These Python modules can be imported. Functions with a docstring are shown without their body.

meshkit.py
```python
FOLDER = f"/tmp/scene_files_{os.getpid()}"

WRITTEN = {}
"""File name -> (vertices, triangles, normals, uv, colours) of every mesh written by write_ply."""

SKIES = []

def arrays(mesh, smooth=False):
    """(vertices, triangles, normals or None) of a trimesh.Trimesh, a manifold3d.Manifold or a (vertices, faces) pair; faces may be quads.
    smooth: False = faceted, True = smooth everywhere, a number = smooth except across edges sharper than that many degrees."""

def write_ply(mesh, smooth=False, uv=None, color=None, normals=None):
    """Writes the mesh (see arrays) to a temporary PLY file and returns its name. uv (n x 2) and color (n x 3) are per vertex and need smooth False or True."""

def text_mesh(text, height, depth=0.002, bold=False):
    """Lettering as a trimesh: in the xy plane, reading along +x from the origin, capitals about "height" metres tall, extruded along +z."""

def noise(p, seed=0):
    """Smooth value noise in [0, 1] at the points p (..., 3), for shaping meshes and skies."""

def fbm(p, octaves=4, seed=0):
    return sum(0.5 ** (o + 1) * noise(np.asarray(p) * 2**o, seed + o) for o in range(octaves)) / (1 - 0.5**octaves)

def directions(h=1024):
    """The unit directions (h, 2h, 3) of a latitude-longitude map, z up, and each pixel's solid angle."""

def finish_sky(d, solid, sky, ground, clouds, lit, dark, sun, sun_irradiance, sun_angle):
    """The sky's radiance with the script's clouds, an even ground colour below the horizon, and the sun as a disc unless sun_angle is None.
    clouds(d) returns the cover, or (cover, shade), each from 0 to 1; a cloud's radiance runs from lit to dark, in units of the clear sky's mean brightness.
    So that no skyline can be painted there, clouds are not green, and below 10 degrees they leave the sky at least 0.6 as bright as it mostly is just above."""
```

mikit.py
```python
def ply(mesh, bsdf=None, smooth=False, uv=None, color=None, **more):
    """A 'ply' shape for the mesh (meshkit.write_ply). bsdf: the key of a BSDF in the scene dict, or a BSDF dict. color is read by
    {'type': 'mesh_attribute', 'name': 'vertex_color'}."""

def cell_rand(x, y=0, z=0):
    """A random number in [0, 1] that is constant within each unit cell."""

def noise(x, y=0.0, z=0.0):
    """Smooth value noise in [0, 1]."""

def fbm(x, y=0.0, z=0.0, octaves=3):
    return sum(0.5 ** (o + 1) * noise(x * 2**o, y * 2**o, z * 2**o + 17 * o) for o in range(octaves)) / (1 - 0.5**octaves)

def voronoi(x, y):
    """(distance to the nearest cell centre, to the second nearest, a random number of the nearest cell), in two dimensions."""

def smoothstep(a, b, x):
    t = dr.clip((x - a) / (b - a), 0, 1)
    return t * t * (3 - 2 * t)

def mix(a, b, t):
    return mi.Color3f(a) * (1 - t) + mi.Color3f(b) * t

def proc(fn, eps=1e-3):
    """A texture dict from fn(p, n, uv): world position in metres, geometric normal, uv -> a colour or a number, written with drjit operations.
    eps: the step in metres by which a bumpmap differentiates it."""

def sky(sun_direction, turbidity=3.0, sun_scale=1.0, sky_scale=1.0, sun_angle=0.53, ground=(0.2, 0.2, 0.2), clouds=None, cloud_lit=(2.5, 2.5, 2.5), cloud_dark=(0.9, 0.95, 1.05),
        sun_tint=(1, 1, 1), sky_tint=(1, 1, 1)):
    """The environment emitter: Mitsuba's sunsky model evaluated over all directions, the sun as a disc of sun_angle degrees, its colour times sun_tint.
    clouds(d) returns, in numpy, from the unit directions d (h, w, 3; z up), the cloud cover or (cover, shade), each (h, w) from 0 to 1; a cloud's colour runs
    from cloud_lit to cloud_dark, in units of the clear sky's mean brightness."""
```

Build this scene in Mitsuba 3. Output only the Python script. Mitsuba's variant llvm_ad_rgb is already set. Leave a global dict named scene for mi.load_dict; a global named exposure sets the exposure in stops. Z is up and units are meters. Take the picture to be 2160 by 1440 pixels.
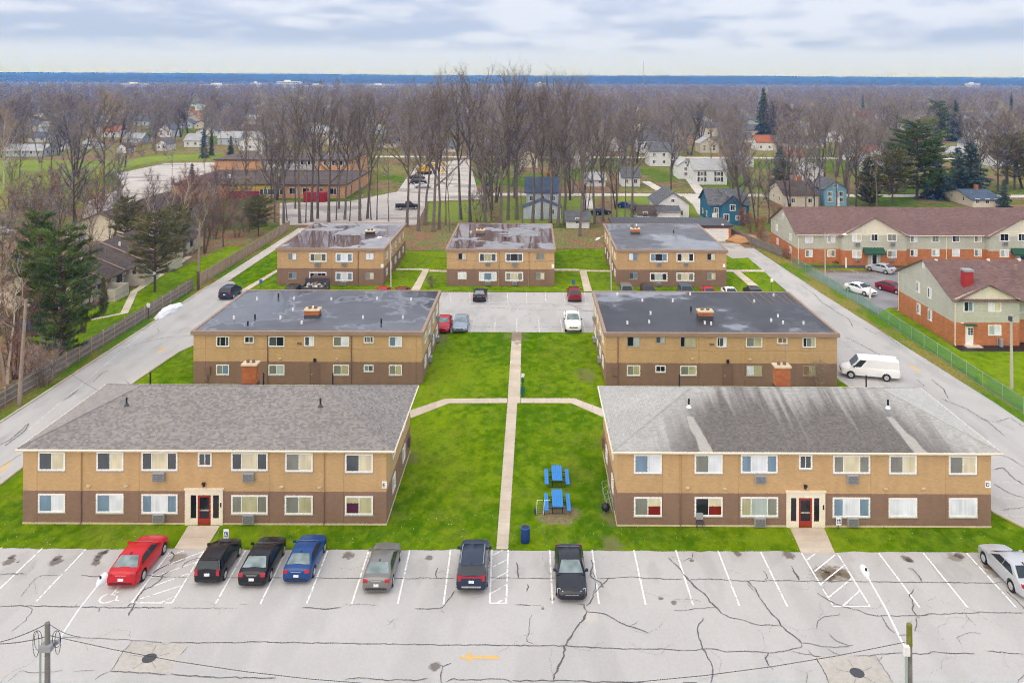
import math, random
import numpy as np, trimesh, drjit as dr, mitsuba as mi, manifold3d as m3, mikit, meshkit
from shapely.geometry import Polygon
from mikit import noise, fbm, voronoi, cell_rand, smoothstep, mix

# ------------------------------------------------------------------ camera, sky, exposure
T = mi.ScalarTransform4f
F, HC, PX, PY, ROLL = 1750.0, 30.5, 1120.0, 165.0, 0.004      # surveyed from the photograph: focal length in its pixels, height, level point
scene, labels = {}, {}
scene['camera'] = {'type': 'perspective', 'fov': math.degrees(2 * math.atan(1080 / F)), 'fov_axis': 'x', 'near_clip': 1.0, 'far_clip': 30000.0,
                   'principal_point_offset_x': (1080 - PX) / 2160, 'principal_point_offset_y': (720 - PY) / 1440,
                   'to_world': T().look_at(origin=[0, 0, HC], target=[0, 100, HC], up=[-ROLL, 0, 1]), 'medium': {'type': 'ref', 'id': 'haze_air'}}


def clouds(d):
    el = np.degrees(np.arcsin(np.clip(d[..., 2], 0, 1)))
    az = np.degrees(np.arctan2(d[..., 0], d[..., 1]))
    p = np.stack([az * 0.085 + 3, el * 0.62 - 0.012 * az, 0 * az], -1)
    n = meshkit.fbm(p + 1.1 * meshkit.fbm(p * 0.9 + 9, 3)[..., None], 5, 3)
    fine = meshkit.fbm(np.stack([az * 0.34 + 0.8 * n, el * 1.7, 0 * az + 5], -1), 5, 8)
    streak = np.clip((0.52 * n + 0.48 * fine - 0.41) / 0.17, 0, 1)
    band = np.clip((el - 1.55 - 1.2 * (n - 0.5)) / 0.8, 0, 1)            # pale band along the horizon below the cloud deck
    lum = 1.40 + 0.95 * np.sin(np.radians(el))
    grey = band * (0.16 + 0.84 * streak)
    shade = np.clip((2.36 - lum) / 1.76 + 0.235 * grey + 0.05 * (1 - band), 0, 1)
    return np.ones_like(shade), shade


scene['daylight'] = mikit.sky((-0.42, -0.72, 0.60), turbidity=3, sun_scale=0.22, sun_angle=75, clouds=clouds, ground=(0.2, 0.2, 0.19),
                              cloud_lit=(2.38, 2.36, 2.38), cloud_dark=(0.34, 0.54, 0.98), sun_tint=(0.96, 1.0, 1.06))
exposure = 2.88

# ------------------------------------------------------------------ helpers


def W(px, py, z=0.0):
    """The point of the place, at height z, that was surveyed at this pixel of the photograph."""
    yu, xu = py - ROLL * (px - PX), px + ROLL * (py - PY)
    d = F * (HC - z) / (yu - PY)
    return np.array([(xu - PX) * d / F, d, z])


def WD(px, py, d):
    yu, xu = py - ROLL * (px - PX), px + ROLL * (py - PY)
    return np.array([(xu - PX) * d / F, d, HC - (yu - PY) * d / F])


def WX(px, py, X):
    xu = px + ROLL * (py - PY)
    return WD(px, py, F * X / (xu - PX))


USED = {}


def num(name):
    n = USED.get(name, 0)
    USED[name] = n + 1
    return name if n == 0 else f'{name}_{n:03d}'


class B:
    """Collects simple solids into one mesh."""

    def __init__(s):
        s.v, s.f, s.n = [], [], 0

    def raw(s, v, f):
        v, f = np.asarray(v, float), np.asarray(f, int)
        if f.shape[1] == 4:
            f = np.vstack([f[:, [0, 1, 2]], f[:, [0, 2, 3]]])
        s.v.append(v), s.f.append(f + s.n)
        s.n += len(v)
        return s

    def box(s, x0, y0, z0, x1, y1, z1):
        x0, x1 = min(x0, x1), max(x0, x1)
        y0, y1 = min(y0, y1), max(y0, y1)
        z0, z1 = min(z0, z1), max(z0, z1)
        v = [(x, y, z) for x in (x0, x1) for y in (y0, y1) for z in (z0, z1)]
        return s.raw(v, [[0, 1, 3, 2], [4, 6, 7, 5], [0, 4, 5, 1], [2, 3, 7, 6], [0, 2, 6, 4], [1, 5, 7, 3]])

    def quad(s, *p):
        return s.raw(p, [[0, 1, 2, 3]]) if len(p) == 4 else s.raw(p, [[0, i, i + 1] for i in range(1, len(p) - 1)])

    def tube(s, pts, r, k=6, cap=True):
        p = np.asarray(pts, float)
        r = np.broadcast_to(np.asarray(r, float), (len(p),))
        t = np.gradient(p, axis=0)
        t /= np.linalg.norm(t, axis=1, keepdims=True) + 1e-12
        a = np.cross(t, np.where(np.abs(t[:, 2:]) < 0.9, [0, 0, 1.0], [1.0, 0, 0]))
        a /= np.linalg.norm(a, axis=1, keepdims=True) + 1e-12
        b = np.cross(t, a)
        g = np.arange(k) * 2 * np.pi / k
        v = p[:, None] + r[:, None, None] * (np.cos(g)[None, :, None] * a[:, None] + np.sin(g)[None, :, None] * b[:, None])
        f = [[i * k + j, i * k + (j + 1) % k, (i + 1) * k + (j + 1) % k, (i + 1) * k + j] for i in range(len(p) - 1) for j in range(k)]
        s.raw(v.reshape(-1, 3), f)
        if cap:
            for e in (0, len(p) - 1):
                s.raw(v[e], [[0, i, i + 1] if e else [0, i + 1, i] for i in range(1, k - 1)])
        return s

    def prism(s, poly, z0, z1):
        """A convex or simple polygon (xy) from z0 to z1."""
        m = trimesh.creation.extrude_polygon(Polygon(poly), z1 - z0, engine='earcut')
        return s.raw(np.array(m.vertices) + [0, 0, z0], np.array(m.faces))

    def solid(s, m, off=(0, 0, 0)):
        return s.raw(np.array(m.vertices) + np.asarray(off), np.array(m.faces))

    def xf(s, M):
        s.v = [x @ M[:3, :3].T + M[:3, 3] for x in s.v]
        return s

    def mesh(s):
        return np.vstack(s.v), np.vstack(s.f)

    def put(s, key, bsdf, smooth=False):
        scene[key] = mikit.ply(s.mesh(), bsdf, smooth)
        return key


def put(key, mesh, bsdf, smooth=False):
    scene[key] = mikit.ply(mesh, bsdf, smooth)
    return key


def frame(A, yaw=0.0, s=1.0):
    M = np.eye(4)
    c, n = math.cos(yaw), math.sin(yaw)
    M[:3, :3] = np.array([[c, -n, 0], [n, c, 0], [0, 0, 1]]) * s
    M[:3, 3] = A
    return M


def wall_frame(A, U, N):
    M = np.eye(4)
    M[:3, 0], M[:3, 1], M[:3, 2], M[:3, 3] = U, N, (0, 0, 1), A
    return M


FRONT = lambda d: wall_frame((0, d, 0), (1, 0, 0), (0, -1, 0))        # u = x, out = towards the camera's side
EAST = lambda x: wall_frame((x, 0, 0), (0, 1, 0), (1, 0, 0))          # u = y, faces +x
WEST = lambda x: wall_frame((x, 0, 0), (0, 1, 0), (-1, 0, 0))


def thing(name, label, cat, group=None):
    key = num(name)
    labels[key] = {'label': label, 'category': cat}
    if group:
        labels[key]['group'] = group
    return key


def struct(name):
    key = num(name)
    labels[key] = {'kind': 'structure'}
    return key


def stuff(key):
    labels[key] = {'kind': 'stuff'}


def sheet(key, pts, z, bsdf):
    """A flat polygon at height z; pts in metres (x, y)."""
    v, f = trimesh.creation.triangulate_polygon(Polygon([(p[0], p[1]) for p in pts]).buffer(0), engine='earcut')
    v = np.column_stack([v, np.full(len(v), z)])
    n = np.cross(v[f[:, 1]] - v[f[:, 0]], v[f[:, 2]] - v[f[:, 0]])[:, 2]
    f[n < 0] = f[n < 0][:, ::-1]
    return put(key, (v, f), bsdf)


def ribbon(pts, w, z):
    p = np.asarray(pts, float)[:, :2]
    t = np.gradient(p, axis=0)
    t /= np.linalg.norm(t, axis=1, keepdims=True) + 1e-9
    s = np.column_stack([-t[:, 1], t[:, 0]]) * np.broadcast_to(np.asarray(w, float), (len(p),))[:, None] / 2
    v = np.column_stack([np.vstack([p + s, p - s]), np.full(2 * len(p), z)])
    n = len(p)
    f = [[i, n + i, n + i + 1, i + 1] for i in range(n - 1)]
    return v, np.vstack([np.array(f)[:, [0, 1, 2]], np.array(f)[:, [0, 2, 3]]])


ORD = 'first second third fourth fifth sixth seventh eighth ninth tenth eleventh twelfth thirteenth fourteenth fifteenth sixteenth seventeenth eighteenth nineteenth'.split()
TENS = {2: 'twent', 3: 'thirt', 4: 'fort', 5: 'fift', 6: 'sixt', 7: 'sevent', 8: 'eight', 9: 'ninet'}


def ordinal(i):
    """0 -> first, 1 -> second ..."""
    n = i + 1
    if n < 20:
        return ORD[n - 1]
    t, u = divmod(n, 10)
    return TENS[t] + 'ieth' if u == 0 else TENS[t] + 'y-' + ORD[u - 1]


# ------------------------------------------------------------------ materials


def mat(name, color, rough=0.6, metal=0.0, coat=0.0, spec=0.5, two=False, bump=None):
    b = {'type': 'principled', 'base_color': mikit.proc(color) if callable(color) else {'type': 'rgb', 'value': list(color)}, 'metallic': metal,
         'roughness': mikit.proc(rough) if callable(rough) else rough, 'specular': spec}
    if coat:
        b |= {'clearcoat': coat, 'clearcoat_gloss': 0.95}
    if bump:
        b = {'type': 'bumpmap', 'arbitrary': mikit.proc(bump, 0.01), 'scale': 1.0, 'bsdf': b}
    scene[name] = {'type': 'twosided', 'bsdf': b}
    return name


def speckle(c, amp=0.15, k=3.0, fine=25.0):
    """A colour with cloudy and fine grain."""
    c = list(c)
    return lambda p, n, uv: mi.Color3f(c) * (1 - amp + amp * (1.3 * fbm(p.x * k, p.y * k, p.z * k) + 0.7 * noise(p.x * fine, p.y * fine, p.z * fine)))


def rows(c, joint, h, w, amp=0.12, jw=0.12, dark=0.8):
    """Coursed brick or siding, too fine in the picture to build: colour varies brick by brick, joints a little darker."""
    c, joint = list(c), list(joint)

    def fn(p, n, uv):
        a = dr.select(dr.abs(n.y) > dr.abs(n.x), p.x, p.y)
        r = dr.floor(p.z / h)
        u = a / w + 0.5 * (r - 2 * dr.floor(r / 2))
        k = cell_rand(dr.floor(u), r, 3)
        j = smoothstep(1 - jw, 1, p.z / h - r)
        g = 1 - amp + 2 * amp * k * 0.6 + 0.14 * (fbm(p.x * 0.5, p.y * 0.5, p.z * 0.8) - 0.5) + 0.10 * (noise(a * 3.0, p.z * 0.5) - 0.5)
        g = g * (1 - 0.16 * smoothstep(0.35, 0.0, p.z) * noise(a * 1.3, p.z * 2))
        return mix(c, joint, j) * g
    return fn
STAINS = [(W(20, 1183), .42), (W(25, 1173), .25), (W(38, 1184), .14), (W(116, 1185), .42), (W(121, 1176), .3), (W(203, 1186), .33), (W(206, 1177), .28), (W(213, 1168), .35), (W(222, 1164), .25),
          (W(378, 1176), .5), (W(2015, 1175), .5), (W(2023, 1171), .35), (W(1768, 1211), .75), (W(1780, 1208), .5), (W(1752, 1203), .6), (W(1733, 1210), .7), (W(1746, 1215), .5), (W(918, 1404), .3), (W(1556, 1167), .3), (W(1663, 1170), .4),
          (W(1459, 1181), .16), (W(1912, 1177), .35), (W(1920, 1181), .25), (W(735, 1170), .4), (W(905, 1175), .25), (W(1422, 1269), .2), (W(1394, 1261), .16), (W(1245, 1300), -.5), (W(2098, 1203), .7), (W(2085, 1193), .45), (W(1165, 1262), .15), (W(1145, 1282), .12)]


def asphalt(p, n, uv):
    c = mi.Float(1) * (0.90 + 0.12 * fbm(p.x * 0.28, p.y * 0.28, 1.0, 4) + 0.07 * noise(p.x * 11, p.y * 11) + 0.06 * (noise(p.x * 37, p.y * 37) - 0.5))
    c *= 1 - 0.10 * smoothstep(0.55, 0.75, fbm(p.x * 0.9 + 40, p.y * 0.35, 2.0)) * smoothstep(46.0, 51.0, p.y)
    c *= 1 - 0.10 * smoothstep(60.0, 80.0, p.y) - 0.07 * smoothstep(0.5, 0.7, fbm(p.x * 0.5, p.y * 0.12, 7.0))
    near = dr.abs(dr.abs(p.x + 43.1) - 1.2)
    c *= 1 - 0.06 * smoothstep(0.9, 0.0, near) * (p.x < -38)
    tint = mi.Color3f(0.474, 0.466, 0.461)
    k = fbm(p.x * 5.0, p.y * 5.0, 4.0)
    out = tint * c
    for s, r in STAINS:
        e = dr.sqrt(dr.square(p.x - s[0]) + dr.square((p.y - s[1]) * 0.85)) / abs(r) + 0.9 * (k - 0.5)
        out = out * mix([1, 1, 1], [0.42, 0.38, 0.36] if r > 0 and r < .45 else ([0.6, 0.54, 0.47] if r > 0 else [1.12, 1.09, 1.02]), smoothstep(1.1, 0.6, e))
    return out


def old_lot(p, n, uv):
    c = 0.80 + 0.28 * fbm(p.x * 0.22, p.y * 0.22, 1.0, 4) + 0.10 * noise(p.x * 3, p.y * 3)
    c *= 1 - 0.35 * smoothstep(0.56, 0.66, fbm(p.x * 0.11 + 9, p.y * 0.25, 3.0, 4))
    return mi.Color3f(0.40, 0.375, 0.355) * c


def lawn(p, n, uv):
    a, b = fbm(p.x * 0.11, p.y * 0.07, 5.0, 5), fbm(p.x * 1.7, p.y * 1.2, 3.0, 4)
    g = mix([0.052, 0.124, 0.0], [0.158, 0.236, 0.004], smoothstep(0.25, 0.72, 0.50 * a + 0.50 * b))
    g = mix(g, [0.17, 0.20, 0.02], 0.40 * smoothstep(0.52, 0.80, fbm(p.x * 0.62 + 31, p.y * 0.45, 8.0, 5)))
    g *= 0.74 + 0.24 * noise(p.x * 4, p.y * 3.4) + 0.26 * noise(p.x * 11, p.y * 9) + 0.16 * noise(p.x * 29, p.y * 24)
    s = W(1178, 1085)
    e = dr.sqrt(dr.square((p.x - s[0]) / 1.55) + dr.square((p.y - s[1]) / 1.5)) + 0.7 * (fbm(p.x * 2, p.y * 2) - 0.5)
    g = mix(g, mi.Color3f(0.235, 0.185, 0.115) * (.75 + .5 * noise(p.x * 9, p.y * 9)), .92 * smoothstep(1.1, 0.6, e))
    for px, py, r in ((1090, 707, 1.5), (1293, 1152, .8), (630, 985, .6), (1235, 790, 1.3), (1285, 1070, .8), (1290, 1100, .6), (868, 965, .7), (1285, 955, .5), (925, 715, 1.2)):
        s = W(px, py)
        e = dr.sqrt(dr.square(p.x - s[0]) + dr.square((p.y - s[1]) * 0.6)) / r + 1.8 * (fbm(p.x * 2.1, p.y * 2.1, 1.0, 4) - 0.5)
        g = mix(g, [0.19, 0.17, 0.085], 0.62 * smoothstep(1.15, 0.3, e))
    return g


def meadow(p, n, uv):
    """Rough grass, bare soil and fallen leaves of the back yards and beyond."""
    a = fbm(p.x * 0.02, p.y * 0.02, 1.0, 4)
    g = mix([0.075, 0.125, 0.016], [0.16, 0.15, 0.055], smoothstep(0.38, 0.62, a))
    g = mix(g, [0.18, 0.12, 0.075], smoothstep(0.45, 0.7, fbm(p.x * 0.07 + 50, p.y * 0.07, 1.0)))
    return g * (0.70 + 0.6 * noise(p.x * 1.1, p.y * 1.1))


def verge(p, n, uv):
    a = fbm(p.x * 0.5, p.y * 0.22, 2.0, 4)
    g = mix([0.095, 0.180, 0.010], [0.22, 0.19, 0.05], smoothstep(0.38, 0.64, a))
    return g * (0.72 + 0.5 * noise(p.x * 7, p.y * 5))


def leaf_litter(p, n, uv):
    a = fbm(p.x * 0.35, p.y * 0.35, 2.0, 4)
    return mix([0.205, 0.12, 0.065], [0.15, 0.15, 0.055], smoothstep(0.4, 0.65, a)) * (0.6 + 0.8 * noise(p.x * 4, p.y * 4))


def concrete(p, n, uv):
    s = W(1089, 704)
    mud = smoothstep(1.1, .5, dr.sqrt(dr.square((p.x - s[0]) / 1.6) + dr.square((p.y - s[1]) / 4.2)) + .8 * (fbm(p.x * 2, p.y * 2) - .5))
    t = cell_rand(dr.floor(p.x / 2.9), dr.floor(p.y / 1.5), 4)
    return mix(mix([0.50, 0.42, 0.335], [0.58, 0.51, 0.43], t), [.20, .15, .10], mud * .85) * (0.82 + 0.26 * fbm(p.x * 1.4, p.y * 1.4, p.z, 4) + 0.08 * noise(p.x * 14, p.y * 14))


def shingle_fn(pal, worn=None, exp=0.055, w=0.33):
    def fn(p, n, uv):
        a = dr.select(dr.abs(n.y) > dr.abs(n.x), p.x, p.y)
        r = dr.floor(p.z / exp)
        u = a / w + cell_rand(r, 7, 1)
        k = cell_rand(dr.floor(u), r, 5)
        c = mix(pal[0], pal[1], k) * (0.95 + 0.1 * cell_rand(dr.floor(u * 0.5), r, 8))
        c = c * (1 - 0.22 * smoothstep(0.8, 1.0, p.z / exp - r)) * (0.9 + 0.2 * fbm(p.x * 0.35, p.y * 0.35, 3.0))
        return worn(p, n, c, r) if worn else c
    return fn


VL, VR = WD(1453, 852, 59.6)[0], WD(1873, 856, 59.6)[0]


def algae(p, n, c, r):
    """The old pale roof: black streaks run down its front face, two clean strips below the vent pipes, side faces bleached."""
    x = p.x + 0.16 * (p.z - 6.4)
    front = (n.y < -0.1) & (dr.abs(n.y) > dr.abs(n.x))
    s = fbm(x * 3.2, p.z * 0.5, 3.0, 4)
    s2 = fbm(x * 0.30 + 11, p.z * 0.45, 9.0)
    low = smoothstep(7.5, 6.0, p.z)
    edge = smoothstep(7.2, 11.5, p.x - 2.6 * (p.z - 5.2) * 0.6) * smoothstep(32.5, 26.0, p.x + 2.0 * (p.z - 5.2))
    m = smoothstep(0.31, 0.74, 0.46 * s + 0.40 * s2 + 0.30 * low * edge + 0.10 * edge) * (0.30 + 0.70 * edge)
    for v, drift in ((VL, 0.55), (VR, 0.75)):
        e = dr.abs(p.x - v - drift * (6.35 - p.z)) / (0.25 + 0.18 * (6.4 - p.z)) + 0.5 * (noise(p.x * 6, p.z * 3) - 0.5)
        hit = smoothstep(1.2, 0.7, e) * (p.z < 6.4)
        m = m * (1 - 0.95 * hit)
        c = mix(c, mi.Color3f(0.40, 0.385, 0.36) * (0.9 + 0.2 * noise(p.x * 9, p.z * 30)), 0.8 * hit * dr.select(front, 1.0, 0.0))
    m = dr.select(front, m, 0.03 + 0.06 * s)
    return mix(c, mi.Color3f(0.128, 0.116, 0.111) * (0.75 + 0.6 * noise(p.x * 7, r * 3.3)), 0.93 * m)


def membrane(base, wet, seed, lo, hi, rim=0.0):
    """Flat black roofing with standing water, sky and tree reflections put into its colour: (colour, roughness)."""
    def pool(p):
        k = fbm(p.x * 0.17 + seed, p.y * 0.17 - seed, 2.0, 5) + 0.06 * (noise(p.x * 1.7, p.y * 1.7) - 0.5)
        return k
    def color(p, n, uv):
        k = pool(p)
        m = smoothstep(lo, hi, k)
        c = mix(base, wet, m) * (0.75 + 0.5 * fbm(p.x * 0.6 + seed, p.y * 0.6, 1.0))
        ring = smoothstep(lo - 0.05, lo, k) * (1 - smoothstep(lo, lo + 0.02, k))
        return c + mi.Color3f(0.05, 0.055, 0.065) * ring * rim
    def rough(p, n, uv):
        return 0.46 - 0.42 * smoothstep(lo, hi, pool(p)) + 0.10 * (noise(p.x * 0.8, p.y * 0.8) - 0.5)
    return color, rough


for k, c, r in [('asphalt', asphalt, .85), ('old_asphalt', old_lot, .85), ('lawn_grass', lawn, .95), ('rough_grass', meadow, .95), ('verge_grass', verge, .95), ('leaf_floor', leaf_litter, .95), ('concrete', concrete, .85)]:
    mat(k, c, r, spec=0.0 if 'grass' in k else 0.15)
mat('dark_asphalt', speckle((0.21, 0.205, 0.215), 0.35, 0.5, 9), .6, spec=.35)
mat('drive_concrete', speckle((0.46, 0.435, 0.40), .25, .4, 8), .9, spec=.2)
mat('field_grass', speckle((0.15, 0.195, 0.03), .5, .05, 2), .95, spec=.1)


def paint(c, lo=0.36, hi=0.56):
    return lambda p, n, uv: mix([0.43, 0.42, 0.41], c, smoothstep(lo - 0.16, hi - 0.12, fbm(p.x * 6, p.y * 6, 3.0, 4)))


mat('white_paint', paint((0.80, 0.80, 0.79)), .7)
mat('yellow_paint', paint((0.66, 0.42, 0.13), 0.30, 0.62), .7)
mat('faded_paint', paint((0.62, 0.61, 0.6), 0.45, 0.75), .7)
mat('tar_seal', speckle((0.135, 0.13, 0.135), .35, 2, 9), .6, spec=.3)
mat('tan_brick', rows((0.52, 0.343, 0.176), (0.465, 0.303, 0.157), 0.0813, 0.22, .10, .14), .75, spec=.25)
mat('brown_brick', rows((0.25, 0.157, 0.112), (0.215, 0.134, 0.098), 0.0813, 0.22, .10, .14), .75, spec=.25)
mat('trim_white', (0.80, 0.80, 0.79), .45)
mat('trim_cream', speckle((0.74, 0.67, 0.55), .12, 2, 12), .5)
mat('sill_grey', speckle((0.36, 0.33, 0.30), .2, 5, 30), .8)
mat('red_door', speckle((0.30, 0.028, 0.014), .15, 2, 10), .4)
mat('taupe_metal', speckle((0.30, 0.205, 0.15), .15, 1, 9), .5)
mat('tan_paint', (0.43, 0.27, 0.12), .6)
mat('brown_paint', (0.19, 0.112, 0.082), .6)
for k, c in dict(d=(.075, .085, .095), k=(.012, .014, .02), c=(.62, .57, .42), w=(.68, .72, .80), b=(.16, .24, .34), r=(.20, .012, .015), g=(.20, .205, .185), y=(.42, .40, .25), t=(.40, .46, .46), p=(.09, .02, .06), o=(.25, .15, .08)).items():  # b: bluish sky reflection put into the pane colour
    def blind_or_reflection(p, n, uv, c=c):
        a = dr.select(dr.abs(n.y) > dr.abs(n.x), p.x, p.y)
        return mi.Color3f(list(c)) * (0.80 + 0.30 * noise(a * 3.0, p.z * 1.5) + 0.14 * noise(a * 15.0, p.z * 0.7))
    mat('pane_' + k, blind_or_reflection, .06, spec=.6)
mat('glass_dark', (0.02, 0.025, 0.03), .04, spec=.7)
mat('grey_shingle', shingle_fn(((0.188, 0.174, 0.170), (0.300, 0.280, 0.270)), None, 0.05, .2), .9, spec=.15)
mat('pale_shingle', shingle_fn(((0.365, 0.366, 0.358), (0.455, 0.455, 0.445)), algae, 0.05, .2), .9, spec=.15)
mat('maroon_shingle', shingle_fn(((0.150, 0.094, 0.086), (0.205, 0.134, 0.124)), None, 0.08, .5), .9, spec=.15)
mat('brown_shingle', shingle_fn(((0.085, 0.068, 0.062), (0.13, 0.105, 0.092)), None, 0.09, .6), .9, spec=.15)
mat('slate_shingle', shingle_fn(((0.095, 0.10, 0.11), (0.17, 0.175, 0.185)), None, 0.10, .7), .9, spec=.15)
mat('blue_shingle', shingle_fn(((0.06, 0.085, 0.13), (0.10, 0.13, 0.18)), None, 0.10, .7), .9, spec=.15)
mat('rust_shingle', shingle_fn(((0.30, 0.10, 0.055), (0.40, 0.15, 0.08)), None, 0.10, .7), .9, spec=.15)
mat('pale_roof', shingle_fn(((0.34, 0.36, 0.38), (0.44, 0.45, 0.46)), None, 0.10, .7), .9, spec=.15)
for k, a in dict(roof_smooth=((.085, .090, .110), (.055, .060, .080), 3.1, .47, .50, 1.6), roof_patchy=((.034, .034, .042), (.19, .198, .222), 8.4, .485, .60, .5),  # bluish and pale tones: wet sky sheen put into the colour
                 roof_pool=((.27, .275, .30), (.120, .078, .066), 1.7, .545, .57, .3), roof_mirror=((.24, .245, .27), (.120, .078, .066), 23.0, .44, .47, .3), roof_spotted=((.095, .098, .112), (.13, .135, .15), 5.2, .47, .52, .9)).items():  # light grey bases, brown pools: reflected sky and woods put into the colour
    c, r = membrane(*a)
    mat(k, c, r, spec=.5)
mat('orange_brick', rows((0.42, 0.135, 0.045), (0.40, 0.24, 0.15), 0.16, 0.44, .22, .16), .85, spec=.2)
mat('red_brick', rows((0.50, 0.185, 0.075), (0.46, 0.25, 0.15), 0.16, 0.44, .16, .16), .85, spec=.2)
mat('school_brick', rows((0.60, 0.34, 0.18), (0.52, 0.32, 0.2), 0.3, 0.8, .12, .2), .85, spec=.2)
mat('sage_siding', rows((0.50, 0.505, 0.435), (0.31, 0.315, 0.27), 0.16, 4.0, .05, .16), .6)
mat('cream_siding', rows((0.72, 0.68, 0.56), (0.5, 0.47, 0.38), 0.22, 4.0, .04, .10), .6)
for k, c in dict(white_siding=(.72, .73, .75), blue_siding=(.028, .150, .27), sky_siding=(.22, .42, .58), beige_siding=(.50, .44, .36), ivory_siding=(.66, .60, .48), grey_siding=(.42, .44, .46), ice_siding=(.50, .58, .68)).items():
    mat(k, rows(c, [x * .75 for x in c], 0.2, 5.0, .04, .14), .6)
mat('cap_stone', speckle((0.55, 0.46, 0.32), .25, 3, 18), .85)
for k, c, r in [('black_metal', (.012, .012, .014), .5), ('white_metal', (.78, .78, .80), .35), ('grey_metal', (.30, .31, .33), .45), ('dark_metal', (.05, .052, .06), .5), ('awning_green', (.015, .075, .035), .7), ('yellow_metal', (.62, .36, .01), .5),
                ('rust_red', (.30, .012, .018), .6), ('blue_plastic', (.008, .20, .62), .4), ('bin_blue', (.008, .035, .16), .45), ('green_post', (.006, .10, .055), .5), ('sign_white', (.82, .83, .84), .5), ('sign_blue', (.02, .10, .38), .5), ('red_chimney', (.36, .028, .022), .6),
                ('snow_white', (.80, .82, .86), .7), ('wire_black', (.02, .02, .022), .6), ('lamp_glow', (.9, .85, .7), .4), ('concrete_pole', (.46, .42, .36), .8), ('cream_panel', (.55, .50, .42), .7), ('yellow_panel', (.55, .45, .02), .6), ('rubber', (.014, .014, .015), .85), ('bright_blue', (.01, .09, .35), .5), ('pale_leaf', (.62, .60, .48), .8), ('timber', (.42, .30, .19), .8), ('cardboard', (.50, .46, .42), .8)]:
    mat(k, c, r)
for k, c in dict(fence_grey=(.235, .212, .190), fence_pale=(.43, .335, .245), pole_wood=(.30, .235, .185), pole_grey=(.20, .20, .19)).items():
    mat(k, speckle(c, .4, 2.5, 14), .9, spec=.2)
mat('mesh_green', (0.05, 0.30, 0.17), .5)
mat('galvanised', (0.34, 0.40, 0.36), .5)
mat('moss', speckle((.16, .17, .03), .5, 6, 30), .95)
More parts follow.
